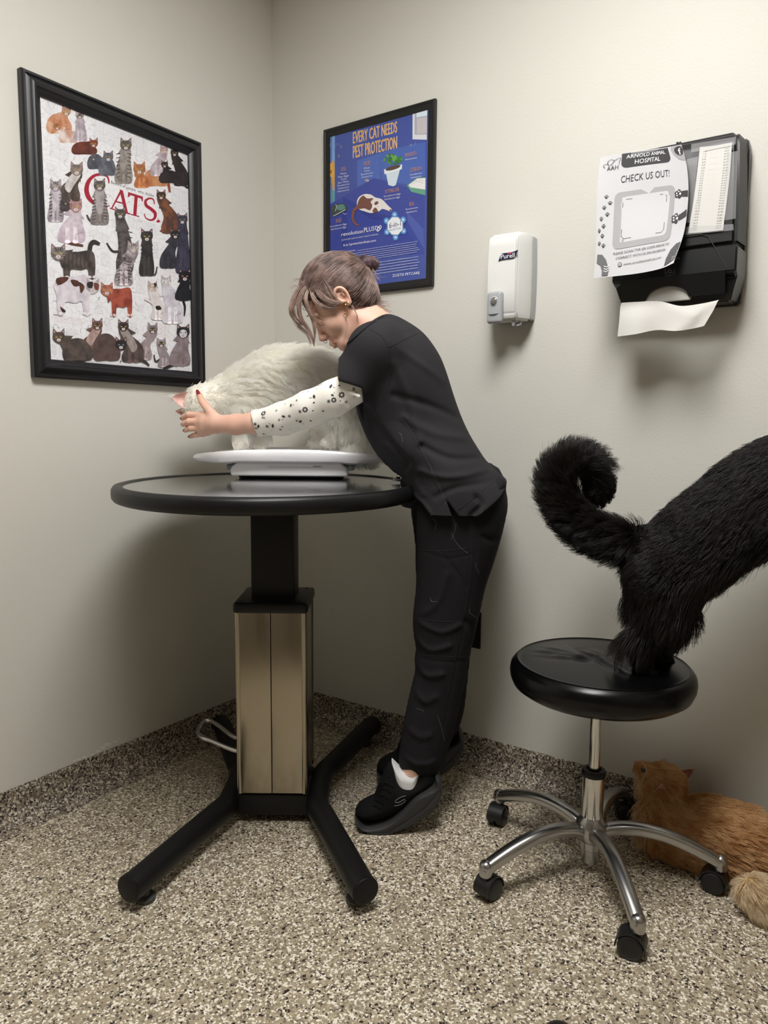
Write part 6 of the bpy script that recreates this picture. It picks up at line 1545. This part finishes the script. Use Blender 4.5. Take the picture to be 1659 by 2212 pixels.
# ------------------------------------------------------------------ cats
def fur(name, me, n, L, flow, m, parent, rad=(.00045, .0001), K=6, lift=.35, clump=.6, csize=.012, droop=.0, seed=1, keep=None, wave=.0, label=None):
    """long coat: strands rooted on the mesh, combed along flow(p) (local frame), gathered into pointed tufts"""
    g = np.random.default_rng(seed)
    nv = len(me.vertices); co = np.empty(nv*3, np.float32); me.vertices.foreach_get('co', co); co = w2l(co.reshape(-1, 3).astype(float))
    nf = len(me.polygons); lt = np.empty(nf, np.int32); me.polygons.foreach_get('loop_total', lt); lv = np.empty(len(me.loops), np.int32); me.loops.foreach_get('vertex_index', lv)
    ls = np.empty(nf, np.int32); me.polygons.foreach_get('loop_start', ls); q = ls[lt == 4]
    A_, B_, C_, D_ = (co[lv[q+i]] for i in range(4))
    N_ = np.cross(C_-A_, D_-B_); ar = np.linalg.norm(N_, axis=1)/2; N_ = -N_/(2*ar[:, None]+1e-12)      # (a, b, c) is a left-handed frame
    # outward check with the mesh normals
    i = g.choice(len(q), int(n*1.0), p=ar/ar.sum()); u, w_ = g.random(len(i))[:, None], g.random(len(i))[:, None]
    P = (A_[i]*(1-u)+B_[i]*u)*(1-w_)+(D_[i]*(1-u)+C_[i]*u)*w_; Nn = N_[i]
    if keep is not None:
        k = keep(P, Nn); P, Nn = P[k], Nn[k]
    ln_ = np.broadcast_to(L(P) if callable(L) else L, (len(P),))*g.uniform(.7, 1.15, len(P))
    F_ = flow(P); F_ = F_-Nn*(F_*Nn).sum(1)[:, None]; F_ /= np.linalg.norm(F_, axis=1)[:, None]+1e-9
    F_ += g.normal(0, .16, F_.shape)
    t = np.linspace(0, 1, K)[None, :, None]
    d0 = F_+Nn*lift*1.6; d0 /= np.linalg.norm(d0, axis=1)[:, None]; d1 = F_+Nn*lift*.25+np.array([0, -1., 0])*droop; d1 /= np.linalg.norm(d1, axis=1)[:, None]
    l_ = ln_[:, None, None]
    S = P[:, None]+l_*(d0[:, None]*(t-t*t/2)+d1[:, None]*(t*t/2))
    # tufts
    cell = np.floor((P+g.normal(0, csize*.15, P.shape))/csize).astype(np.int64); key = cell[:, 0]*73856093 ^ cell[:, 1]*19349663 ^ cell[:, 2]*83492791
    un, inv = np.unique(key, return_inverse=True); inv = inv.ravel(); cnt = np.bincount(inv)[:, None]
    def mean(x): return np.stack([np.bincount(inv, x[:, j]) for j in range(3)], 1)/cnt
    jt = g.normal(0, csize*.35, (len(un), 3))
    for j in range(1, K):
        c = mean(S[:, j])+jt*(j/(K-1)); f = ((clump(P)[:, None] if callable(clump) else clump)*(j/(K-1))**1.3); S[:, j] = S[:, j]*(1-f)+c[inv]*f
    if wave:
        ph = g.uniform(0, 6.28, len(un))[inv]; sd_ = np.cross(F_, Nn)
        for j in range(1, K): S[:, j] += sd_*(wave*math.sin(0)+wave*np.sin(ph+j*1.5)*(j/(K-1)))[:, None]
    r = np.linspace(rad[0], rad[1], K)
    return strands(name, W(S.reshape(-1, 3)).reshape(S.shape), r, m, parent, label)
def fl_const(*d):
    d = np.array(d, float); return lambda P: np.broadcast_to(d, P.shape).copy()
def fl_path(path):
    """flow along a chain of points (head to tail)"""
    A_ = np.array(path)
    def f(P):
        best = np.full(len(P), 1e9); out = np.zeros_like(P)
        for i in range(len(A_)-1):
            a, b = A_[i], A_[i+1]; e = b-a; t = np.clip(((P-a)@e)/(e@e), 0, 1); d = np.linalg.norm(P-a-t[:, None]*e, axis=1); m = d < best
            best = np.where(m, d, best); out[m] = e/np.linalg.norm(e)
        return out
    return f
def ear(name, base, up, side, back, w_, h_, m_out, m_in, parent, depth=.4, rnd_=1.15):
    V = []; Fc = []; nu, nv = 10, 13; mi = []
    for i in range(nu):
        u = i/(nu-1)
        for j in range(nv):
            q = -1+2*j/(nv-1); wd = (1-u**rnd_)**.8
            V.append(base+up*h_*u+side*(w_/2)*q*wd+back*w_*depth*(1-q*q)*wd)
    o = len(V); nb = back/np.linalg.norm(back)
    V += [p+nb*.0022*(1-.5*abs((k % nv)/(nv-1)*2-1)) for k, p in enumerate(V)]
    for i in range(nu-1):
        for j in range(nv-1):
            k = i*nv+j; Fc.append((k, k+1, k+nv+1, k+nv)); mi.append(1); Fc.append((o+k, o+k+nv, o+k+nv+1, o+k+1)); mi.append(0)
    for i in range(nu-1):
        for j in (0, nv-1): k = i*nv+j; Fc.append((k, k+nv, o+k+nv, o+k)); mi.append(0)
    me = mesh(name, [W(p) for p in V], Fc, mi); return link(name, me, [m_out, m_in], parent), np.array(V[:o])
def edge_fur(name, pts, d, n, L, m, parent, seed=3, rad=(.0003, .00008)):
    g = np.random.default_rng(seed); pts = np.array(pts); i = g.integers(0, len(pts), n); P = pts[i]+g.normal(0, .0015, (n, 3)); D = np.array(d)[None]+g.normal(0, .25, (n, 3)); D /= np.linalg.norm(D, axis=1)[:, None]
    t = np.linspace(0, 1, 5)[None, :, None]; S = P[:, None]+D[:, None]*t*(L*g.uniform(.6, 1.1, n))[:, None, None]; S[:, :, 1] -= (t[:, :, 0]**2)*L*.15
    return strands(name, W(S.reshape(-1, 3)).reshape(S.shape), np.linspace(rad[0], rad[1], 5), m, parent)
N = lambda x: np.asarray(x)/np.linalg.norm(x)
# ---- white cat on the scale
CW = 2.325
wc = empty('cat', W((lp(620, 962, CW)[0], TABLE_Z+.06-CAM[2], CW)), 'long-haired white cat standing on the scale with its head down', 'cat')
w_base = mat('white_cat_skin', 'f0ece2', .9, noise=(20, 'f6f3ea', 3)); w_fur = hairmat('white_fur', 'fbf9f2', 'fefefc', .5, .3, 22, .6)
pinkear = mat('ear_pink', 'dba9a4', .6, noise=(60, 'e8c4bd', 3), sss=.2)
v = Vol(lp(375, 1010, 2.30)*np.array([1, 1, 0])+np.array([-.02, -.02, 2.16]), lp(850, 700, 2.40)*np.array([1, 1, 0])+np.array([.02, .03, 2.50]), .0042)
body_w = [(452, 838), (478, 812), (520, 790), (565, 762), (610, 752), (660, 752), (705, 764), (742, 786), (772, 815), (796, 860), (806, 910), (806, 955), (790, 975), (745, 968), (715, 945), (690, 915), (650, 898), (605, 900), (565, 918), (520, 925), (490, 912), (462, 895), (446, 870)]
v.infl(sp(body_w, CW), CW, .092, .075, .01)
v.ell(lp(436, 868, 2.27), (.047, .043, .045), .03); v.ell(lp(420, 888, 2.265), (.028, .026, .028), .02); v.cap(lp(440, 868, 2.27), lp(490, 862, CW), .046, .062, .03)
for (x0, y0, x1, y1, dc) in ((520, 900, 524, 958, -.03), (562, 900, 566, 960, .02)): v.cap(lp(x0, y0, CW+dc), lp(x1, y1, CW+dc), .024, .0165, .015); v.ell(lp(x1-6, y1+1, CW+dc-.004), (.024, .0135, .018), .008)
for (x0, y0, x1, y1, dc) in ((700, 900, 690, 955, .03), (745, 900, 716, 955, -.04)): v.cap(lp(x0, y0, CW+dc), lp(x1, y1, CW+dc), .042, .020, .02); v.ell(lp(x1-6, y1+1, CW+dc-.004), (.028, .014, .018), .008)
v.cap(lp(785, 930, CW), lp(800, 968, CW-.03), .045, .036, .03); v.cap(lp(800, 966, CW-.04), lp(760, 972, CW-.07), .03, .022, .02)
wm = relax(v.mesh('white_cat'), 2); wbody = link('body', wm, w_base, wc)
path_w = [lp(430, 880, 2.27), lp(470, 850, CW), lp(560, 800, CW), lp(660, 800, CW), lp(740, 830, CW), lp(790, 900, CW), lp(800, 960, CW)]
fp = fl_path(path_w)
def flow_w(P):
    f = fp(P); low = np.clip((lp(0, 850, CW)[1]-P[:, 1])/.05, 0, 1)[:, None]; return f*(1-low*.75)+np.array([.15, -1., 0])*low*.9+np.array([0, -.35, 0])
def len_w(P):
    a0 = lp(470, 0, 2.3)[0]; base = np.where(P[:, 0] < a0, .018, .048); legs = P[:, 1] < lp(0, 935, CW)[1]; mid = (P[:, 0] > lp(740, 0, CW)[0])
    belly = (P[:, 1] < lp(0, 880, CW)[1]) & (P[:, 0] > lp(585, 0, CW)[0]) & (P[:, 0] < lp(690, 0, CW)[0]); return np.where(legs & ~mid, .012, np.where(belly, .018, base))
fur('fur', wm, 40000, len_w, flow_w, w_fur, wc, rad=(.0006, .00015), lift=.45, clump=.82, csize=.016, droop=.3, wave=.003)
e1, ev = ear('ear', lp(408, 866, 2.235), N([-.93, .20, -.1]), N([.15, .75, .1]), N([.05, -.15, 1]), .054, .050, w_base, pinkear, wc, rnd_=1.7)
edge_fur('ear_fur', ev[-40:], (-1, .1, -.1), 90, .022, w_fur, e1); edge_fur('ear_fur', ev[:26], (-.8, .25, -.5), 120, .018, w_fur, e1, 5)
e2, ev = ear('ear', lp(404, 890, 2.255), N([-.85, .05, -.1]), N([.1, .7, .1]), N([.1, -.2, 1]), .034, .036, w_base, pinkear, wc); edge_fur('ear_fur', ev[:30], (-.8, -.35, -.4), 160, .020, w_fur, e2, 6)
# ---- black cat on the stool
CB = 1.70
bc = empty('cat', W((lp(1420, 1465, CB)[0], .56-CAM[2], CB)), 'long-haired black cat standing with its hind paws on the stool seat, tail curled', 'cat')
b_base = mat('black_cat_skin', '060505', .9, spec=.2, noise=(20, '0a0807', 3)); b_fur = hairmat('black_fur', '080605', '1d1611', .45, .35, 14, .0)
TI = -.40
def cb(x): return CB+TI*(lp(x, 1200, CB)[0]-lp(1420, 1200, CB)[0])
v = Vol(np.array([lp(1325, 0, CB)[0]-.02, -.60, 1.36]), np.array([lp(2060, 1000, 1.50)[0], .26, 1.88]), .0048)
body_b = [(1352, 1168), (1372, 1146), (1412, 1134), (1446, 1096), (1505, 1040), (1550, 995), (1606, 955), (1665, 928), (1740, 905), (1800, 905), (1830, 950), (1828, 1010), (1790, 1080), (1720, 1118), (1660, 1145), (1600, 1180), (1545, 1228), (1505, 1265), (1484, 1300), (1468, 1338), (1446, 1365), (1395, 1352), (1368, 1320), (1362, 1260), (1358, 1210)]
pm = np.array([q[0] for q in sp(body_b, CB)]).mean(); c_mid = CB+TI*(pm-lp(1420, 1200, CB)[0])
v.infl(sp(body_b, CB), c_mid, .082, .07, .01, c_tilt=(TI, 0))
for (hip, kn_, hk, pw, dc) in (((1410, 1240), (1425, 1320), (1378, 1385), (1392, 1458), -.045), ((1425, 1240), (1450, 1320), (1420, 1390), (1440, 1440), .045)):
    cc = CB+dc; v.chain([lp(*hip, cc), lp(*kn_, cc), lp(*hk, cc), lp(*pw, cc)], [.058, .046, .027, .020], .02)
    pe = lp(pw[0], pw[1], cc); v.ell(pe+np.array([.016, -.004, -.006]), (.030, .0145, .018), .008)
    for k in (-1, 0, 1): v.ell(pe+np.array([.040, -.008, -.006+.009*k]), (.009, .008, .0058), .003)
# fore part, reaching up to the desk top
cf = cb(1800)
v.cap(lp(1790, 960, cf), lp(1850, 890, cf-.02), .06, .045, .03); v.ell(lp(1868, 862, cf-.03), (.045, .042, .044), .02); v.ell(lp(1896, 852, cf-.035), (.022, .018, .02), .015)
for dc in (-.04, .04): v.chain([lp(1780, 1000, cf+dc), lp(1800, 1090, cf+dc), lp(1822, 1142, cf+dc)], [.04, .022, .015], .02)
bmh = relax(v.mesh('black_cat'), 2); bbody = link('body', bmh, b_base, bc)
path_b = [lp(1870, 870, cf), lp(1790, 950, cf), lp(1700, 990, cb(1700)), lp(1600, 1040, cb(1600)), lp(1480, 1130, cb(1480)), lp(1360, 1170, CB)]
fpb = fl_path(path_b); hb = lp(0, 1240, CB)[1]
def flow_b(P):
    f = fpb(P); low = np.clip((hb+.02-P[:, 1])/.08, 0, 1)[:, None]; bel = np.clip((fpb.__call__(P)[:, :1]*0+.5), 0, 1)
    under = ((P[:, 1]-(lp(1545, 1205, CB)[1]+(P[:, 0]-lp(1545, 1205, CB)[0])*.55)) < .03)[:, None]
    return f*(1-low)*(1-under*.75)+np.array([-.35, -1., 0])*np.maximum(low, under*.8)+np.array([0, -.15, 0])
def len_b(P):
    back = P[:, 1] > lp(0, 1100, CB)[1]-.0; legs = P[:, 1] < lp(0, 1370, CB)[1]; under = (P[:, 1]-(lp(1545, 1205, CB)[1]+(P[:, 0]-lp(1545, 1205, CB)[0])*.62)) < .035
    return np.where(legs, .012, np.where(under, .072, .034))
under_b = lambda P: ((P[:, 1]-(lp(1545, 1205, CB)[1]+(P[:, 0]-lp(1545, 1205, CB)[0])*.62)) < .035) | (P[:, 1] < lp(0, 1300, CB)[1])
def keep_b(P, Nn): return P[:, 0] < lp(1760, 0, cb(1760))[0]+.5
fur('fur', bmh, 42000, len_b, flow_b, b_fur, bc, rad=(.0006, .00015), lift=.26, clump=lambda P: np.where(under_b(P), .85, .5), csize=.010, droop=.3, seed=2, wave=.002)
# tail
tp_ = [(1362, 1172, 1.70), (1322, 1160, 1.715), (1280, 1143, 1.73), (1240, 1112, 1.745), (1214, 1072, 1.755), (1210, 1034, 1.765), (1228, 1005, 1.775), (1256, 1000, 1.785), (1284, 1020, 1.795), (1296, 1048, 1.80), (1288, 1072, 1.80)]
TP = catmull([lp(*p) for p in tp_], 3)
v = Vol(np.array(TP).min(0)-.05, np.array(TP).max(0)+.05, .004)
v.chain(TP, list(np.linspace(.021, .014, len(TP))), .012); v.ell(lp(1292, 1050, 1.80), (.030, .034, .022), .02)
tm = relax(v.mesh('tail'), 1); tail = link('tail', tm, b_base, bc)
ft = fl_path(TP); cen = lp(1285, 1090, 1.76)
def flow_t(P):
    f = ft(P); o = P-cen; o /= np.linalg.norm(o, axis=1)[:, None]; return f*.65+o*.45
def len_t(P): d = np.linalg.norm(P-lp(1292, 1050, 1.80), axis=1); return np.where(d < .05, .026, .072)
fur('tail_fur', tm, 17000, len_t, flow_t, b_fur, tail, rad=(.00055, .00013), lift=.75, clump=.62, csize=.011, droop=.15, seed=4, wave=.004)
for dx in (-.022, .022): ear('ear', lp(1862, 840, cf-.03)+np.array([0, .025, dx]), N([.1, 1, dx*6]), N([0, 0, 1]), N([-1, 0, 0]), .035, .045, b_base, b_base, bc)
# ---- orange cat under the stool
oc = empty('cat', W((lp(1560, 1880, 1.8)[0], -1.111, 1.8)), 'long-haired orange cat lying on the floor under the stool, looking up', 'cat')
o_base = mat('orange_cat_skin', '8f6034', .9, noise=(24, 'bd8c56', 3)); o_fur = hairmat('orange_fur', 'ba8450', 'e8c490', .5, .35, 26, .1); cream = hairmat('cream_fur', 'd4b080', 'f0dcb8', .5, .3, 20, .15); pale = hairmat('pale_fur', 'd8bf98', 'eee0c4', .5, .3, 20, .2)
OT = -.62
def co_(x): return 1.865+OT*(lp(x, 1800, 1.8)[0]-lp(1420, 1800, 1.8)[0])
v = Vol(np.array([lp(1335, 0, 1.85)[0], -1.125, 1.36]), np.array([lp(1900, 0, 1.5)[0], lp(0, 1600, 1.8)[1], 2.02]), .0045)
body_o = [(1480, 1745), (1520, 1728), (1580, 1724), (1659, 1730), (1740, 1745), (1820, 1780), (1860, 1850), (1840, 1930), (1760, 1950), (1659, 1920), (1580, 1890), (1500, 1880), (1440, 1872), (1395, 1852), (1382, 1810), (1388, 1765), (1420, 1740)]
pm = np.array([q[0] for q in sp(body_o, 1.8)]).mean(); c_mid = 1.865+OT*(pm-lp(1420, 1800, 1.8)[0])
v.infl(sp(body_o, 1.8), c_mid, .088, .075, .01, c_tilt=(OT, 0))
hc = 1.875
v.cap(lp(1430, 1700, hc), lp(1445, 1770, hc), .050, .068, .03); v.ell(lp(1422, 1692, hc), (.050, .044, .046), .02)
mz = N([-.62, .78, 0]); v.cap(lp(1408, 1678, hc), lp(1384, 1657, hc), .026, .016, .015); v.ell(lp(1380, 1664, hc), (.012, .012, .014), .01)
v.ell(lp(1389, 1668, hc-.028), (.010, .010, .008), .006, None, 's')
v.cap(lp(1395, 1855, 1.87), lp(1385, 1868, 1.80), .026, .022, .02)
v.half((0, -1.109, 0), (0, -1, 0), .004)
om = relax(v.mesh('orange_cat'), 2); obody = link('body', om, o_base, oc)
hx0 = lp(1480, 0, 1.85)[0]
fo = fl_path([lp(1375, 1650, hc), lp(1440, 1700, hc), lp(1470, 1760, hc), lp(1560, 1770, co_(1560)), lp(1700, 1800, co_(1700)), lp(1840, 1860, co_(1840))])
def flow_o(P):
    f = fo(P); low = np.clip((lp(0, 1760, 1.85)[1]-P[:, 1])/.08, 0, 1)[:, None]; return f+np.array([.1, -.55, 0])*low+np.array([0, -.1, 0])
head = lambda P: (P[:, 0] < lp(1470, 0, 1.86)[0]) & (P[:, 1] > lp(0, 1712, 1.86)[1])
ruff = lambda P: (P[:, 0] < lp(1478, 0, 1.86)[0]) & ~head(P)
fur('fur', om, 26000, lambda P: np.where(head(P), .009, .038), flow_o, o_fur, oc, rad=(.0005, .00014), lift=.34, clump=.7, csize=.013, droop=.15, seed=6, keep=lambda P, n: ~ruff(P), wave=.001)
fur('ruff', om, 9000, .042, lambda P: fl_const(-.1, -1, -.15)(P), cream, oc, rad=(.0005, .00014), lift=.40, clump=.82, csize=.018, droop=.25, seed=7, keep=lambda P, n: ruff(P), wave=.0015)
o_ear = mat('orange_ear_inner', 'c9958c', .7, noise=(70, 'a8706a', 3))
e1, ev = ear('ear', lp(1424, 1720, hc-.066), N([-.05, .95, -.35]), N([1, .05, .1]), N([.1, .35, 1]), .048, .050, o_base, o_ear, oc); edge_fur('ear_fur', ev[:40], (.1, .8, -.6), 90, .010, cream, e1, 8)
e2, ev = ear('ear', lp(1460, 1686, hc+.02), N([.86, .5, .1]), N([-.45, .8, .0]), N([.2, -.3, 1]), .052, .058, o_base, o_ear, oc); edge_fur('ear_fur', ev[-60:], (.6, .7, -.1), 120, .008, pale, e2, 9)
eye_m = mat('cat_eye', '1c130e', .08, coat=1)
bm = bmesh.new(); bmesh.ops.create_uvsphere(bm, u_segments=16, v_segments=12, radius=.0068); bmesh.ops.translate(bm, vec=W(lp(1389.5, 1664, hc-.0235)), verts=bm.verts[:]); link('eye', bm_mesh(bm), eye_m, oc)
bm = bmesh.new(); bmesh.ops.create_uvsphere(bm, u_segments=12, v_segments=8, radius=.0055); bmesh.ops.translate(bm, vec=W(lp(1374, 1648, hc-.003)), verts=bm.verts[:]); link('nose', bm_mesh(bm), mat('cat_nose', 'b07a68', .5), oc)
# tail tip, pale, curled forward
tq = [(1790, 1975, 1.60), (1735, 2005, 1.55), (1690, 1992, 1.55), (1655, 1960, 1.56), (1632, 1925, 1.575)]
TQ = catmull([lp(*p) for p in tq], 4)
for p in TQ: p[1] = max(p[1], -1.079)
v = Vol(np.array(TQ).min(0)-.06, np.array(TQ).max(0)+.06, .0045); v.chain(TQ, list(np.linspace(.030, .028, len(TQ))), .012); v.ell(TQ[-1], (.032, .028, .032), .01); v.half((0, -1.109, 0), (0, -1, 0), .004)
tm2 = relax(v.mesh('tail'), 1); tl = link('tail', tm2, mat('pale_tail_skin', 'c8a878', .9), oc)
fur('tail_fur', tm2, 12000, .036, lambda P: np.array([.35, -.55, -.3])+0*P+(P-TQ[-1])*5, pale, tl, rad=(.0005, .00013), lift=.5, clump=.6, csize=.013, droop=.15, seed=9, keep=lambda P, n: P[:, 1] > -1.10, wave=.0015)
# ---- wall desk beyond the frame, where the black cat rests its forepaws
wd = empty('wall_desk', (2.33, -.28, .83), 'pale laminate desk top fixed to the back wall at the black cat\'s forepaws', 'desk')
lam = mat('laminate', 'b9b2a4', .4)
zt = W(lp(1822, 1150, cf))[2]-.012
box('desktop', (2.335, -.30, zt-.02), (.80, .58, .035), lam, wd, bev=.004); box('support_panel', (2.73, -.30, zt/2-.02), (.03, .5, zt-.045), lam, wd, bev=.002); box('support_panel', (2.36, -.015, zt-.12), (.74, .02, .16), lam, wd, bev=.002)
# ------------------------------------------------------------------ small things
kr = empty('key_ring', W(lp(857, 1037, 2.10)), 'small stack of silver key rings and clip on the table edge at the person\'s waist', 'key ring')
silver = mat('silver', (.78, .78, .78), .18, 1)
kc = W(lp(857, 1037, 2.10)); kc[2] = TABLE_Z+.0045
for k, (r, dz) in enumerate(((.0125, 0), (.0115, .0035), (.0105, .0065), (.0095, .009))):
    lathe_obj('disc', [(0, dz), (r-.0005, dz), (r, dz+.0006), (r, dz+.0022), (r-.0006, dz+.0028), (0, dz+.0028)], silver if k != 1 else GREYPL, kr, c=kc, seg=32)
box('clip', kc+np.array([-.016, -.010, .0015]), (.022, .010, .002), silver, kr, bev=.0006)
P = [kc+ZZ*.012, kc+ZZ*.020+AX*.002, kc+ZZ*.028+AX*.006, kc+ZZ*.038+AX*.011, kc+ZZ*.047+AX*.016]
tube('chain', catmull(P, 5), [.0014 if i % 2 else .0007 for i in range(len(catmull(P, 5)))], silver, kr, seg=8)
box('zip_pull', P[1]+ZZ*.002, (.006, .003, .008), silver, kr, bev=.0008)
em_ = mat('emblem_white', 'd8d8da', .5)
for pts in ([(762, 852), (768, 866)], [(768, 848), (771, 866)], [(762, 860), (771, 857)], [(759, 856), (764, 864), (763, 858), (769, 866)], [(764, 851), (773, 861)]):
    P = [snap(BT, x, y, .0008)[0] for x, y in catmull([np.array(q, float) for q in pts], 4)]; P = [p for p in P if p is not None]
    if len(P) > 2: tube('chest_emblem', P, .0008, em_, top, seg=5)
# toe of a black shoe at the near edge of the floor
tp0 = np.array([1.509, -.879, 0])-CX*.034; D_ = -CX; sd_ = AX
sh_ = empty('shoe', tp0+D_*.13, 'black leather shoe pointing at the stool, only its toe tip in view', 'shoe')
V = Vol((-.06, -.005, -.31), (.06, .10, .02), .004)
BS0 = BASIS.copy(); V.ell((0, .030, -.045), (.036, .026, .045), .02); V.ell((0, .036, -.13), (.036, .034, .11), .02); V.ell((0, .045, -.225), (.033, .042, .045), .02); V.cap((0, .10, -.215), (0, .075, -.20), .026, .028, .01, 1.4, 's'); V.half((0, .010, 0), (0, -1, 0), .003)
me = snets(V.v, V.lo, V.h, 'upper', world=False)
def place(me, o):
    n = len(me.vertices); c = np.empty(n*3, np.float32); me.vertices.foreach_get('co', c); c = c.reshape(-1, 3)
    me.vertices.foreach_set('co', (o+c.astype(float)@BASIS).astype(np.float32).ravel()); me.update(); return relax(me, 1)
link('upper', place(me, tp0), mat('shoe_leather', '0e0d0e', .35), sh_)
V = Vol((-.06, -.006, -.31), (.06, .03, .02), .004); V.cap((0, .008, -.036), (0, .008, -.15), .040, .042, .01); V.cap((0, .008, -.15), (0, .008, -.232), .036, .036, .02); V.half((0, .0005, 0), (0, -1, 0), .002); V.half((0, .014, 0), (0, 1, 0), .003)
me = snets(V.v, V.lo, V.h, 'sole', world=False); link('sole', place(me, tp0), sole_m, sh_)
# chipped paint low on the left wall
A = Art(lambda x, y: atx(x, y, .0002), XX, rough=.7, step=2e-5); rnd = random.Random(2)
for x, y, r in ((232, 1608, 7), (248, 1602, 4), (222, 1615, 5), (212, 1622, 5), (240, 1612, 3), (200, 1630, 4), (184, 1636, 5), (170, 1640, 4), (160, 1643, 3), (256, 1594, 2), (228, 1606, 3)):
    A.poly([(x+r*1.3*math.cos(a)*rnd.uniform(.6, 1.2), y+r*.5*math.sin(a)*rnd.uniform(.6, 1.2)-.0) for a in np.linspace(0, 6.28, 9, endpoint=False)], 'e4e4e2')
A.build('chipped_paint', bpy.data.objects['wall_left'])
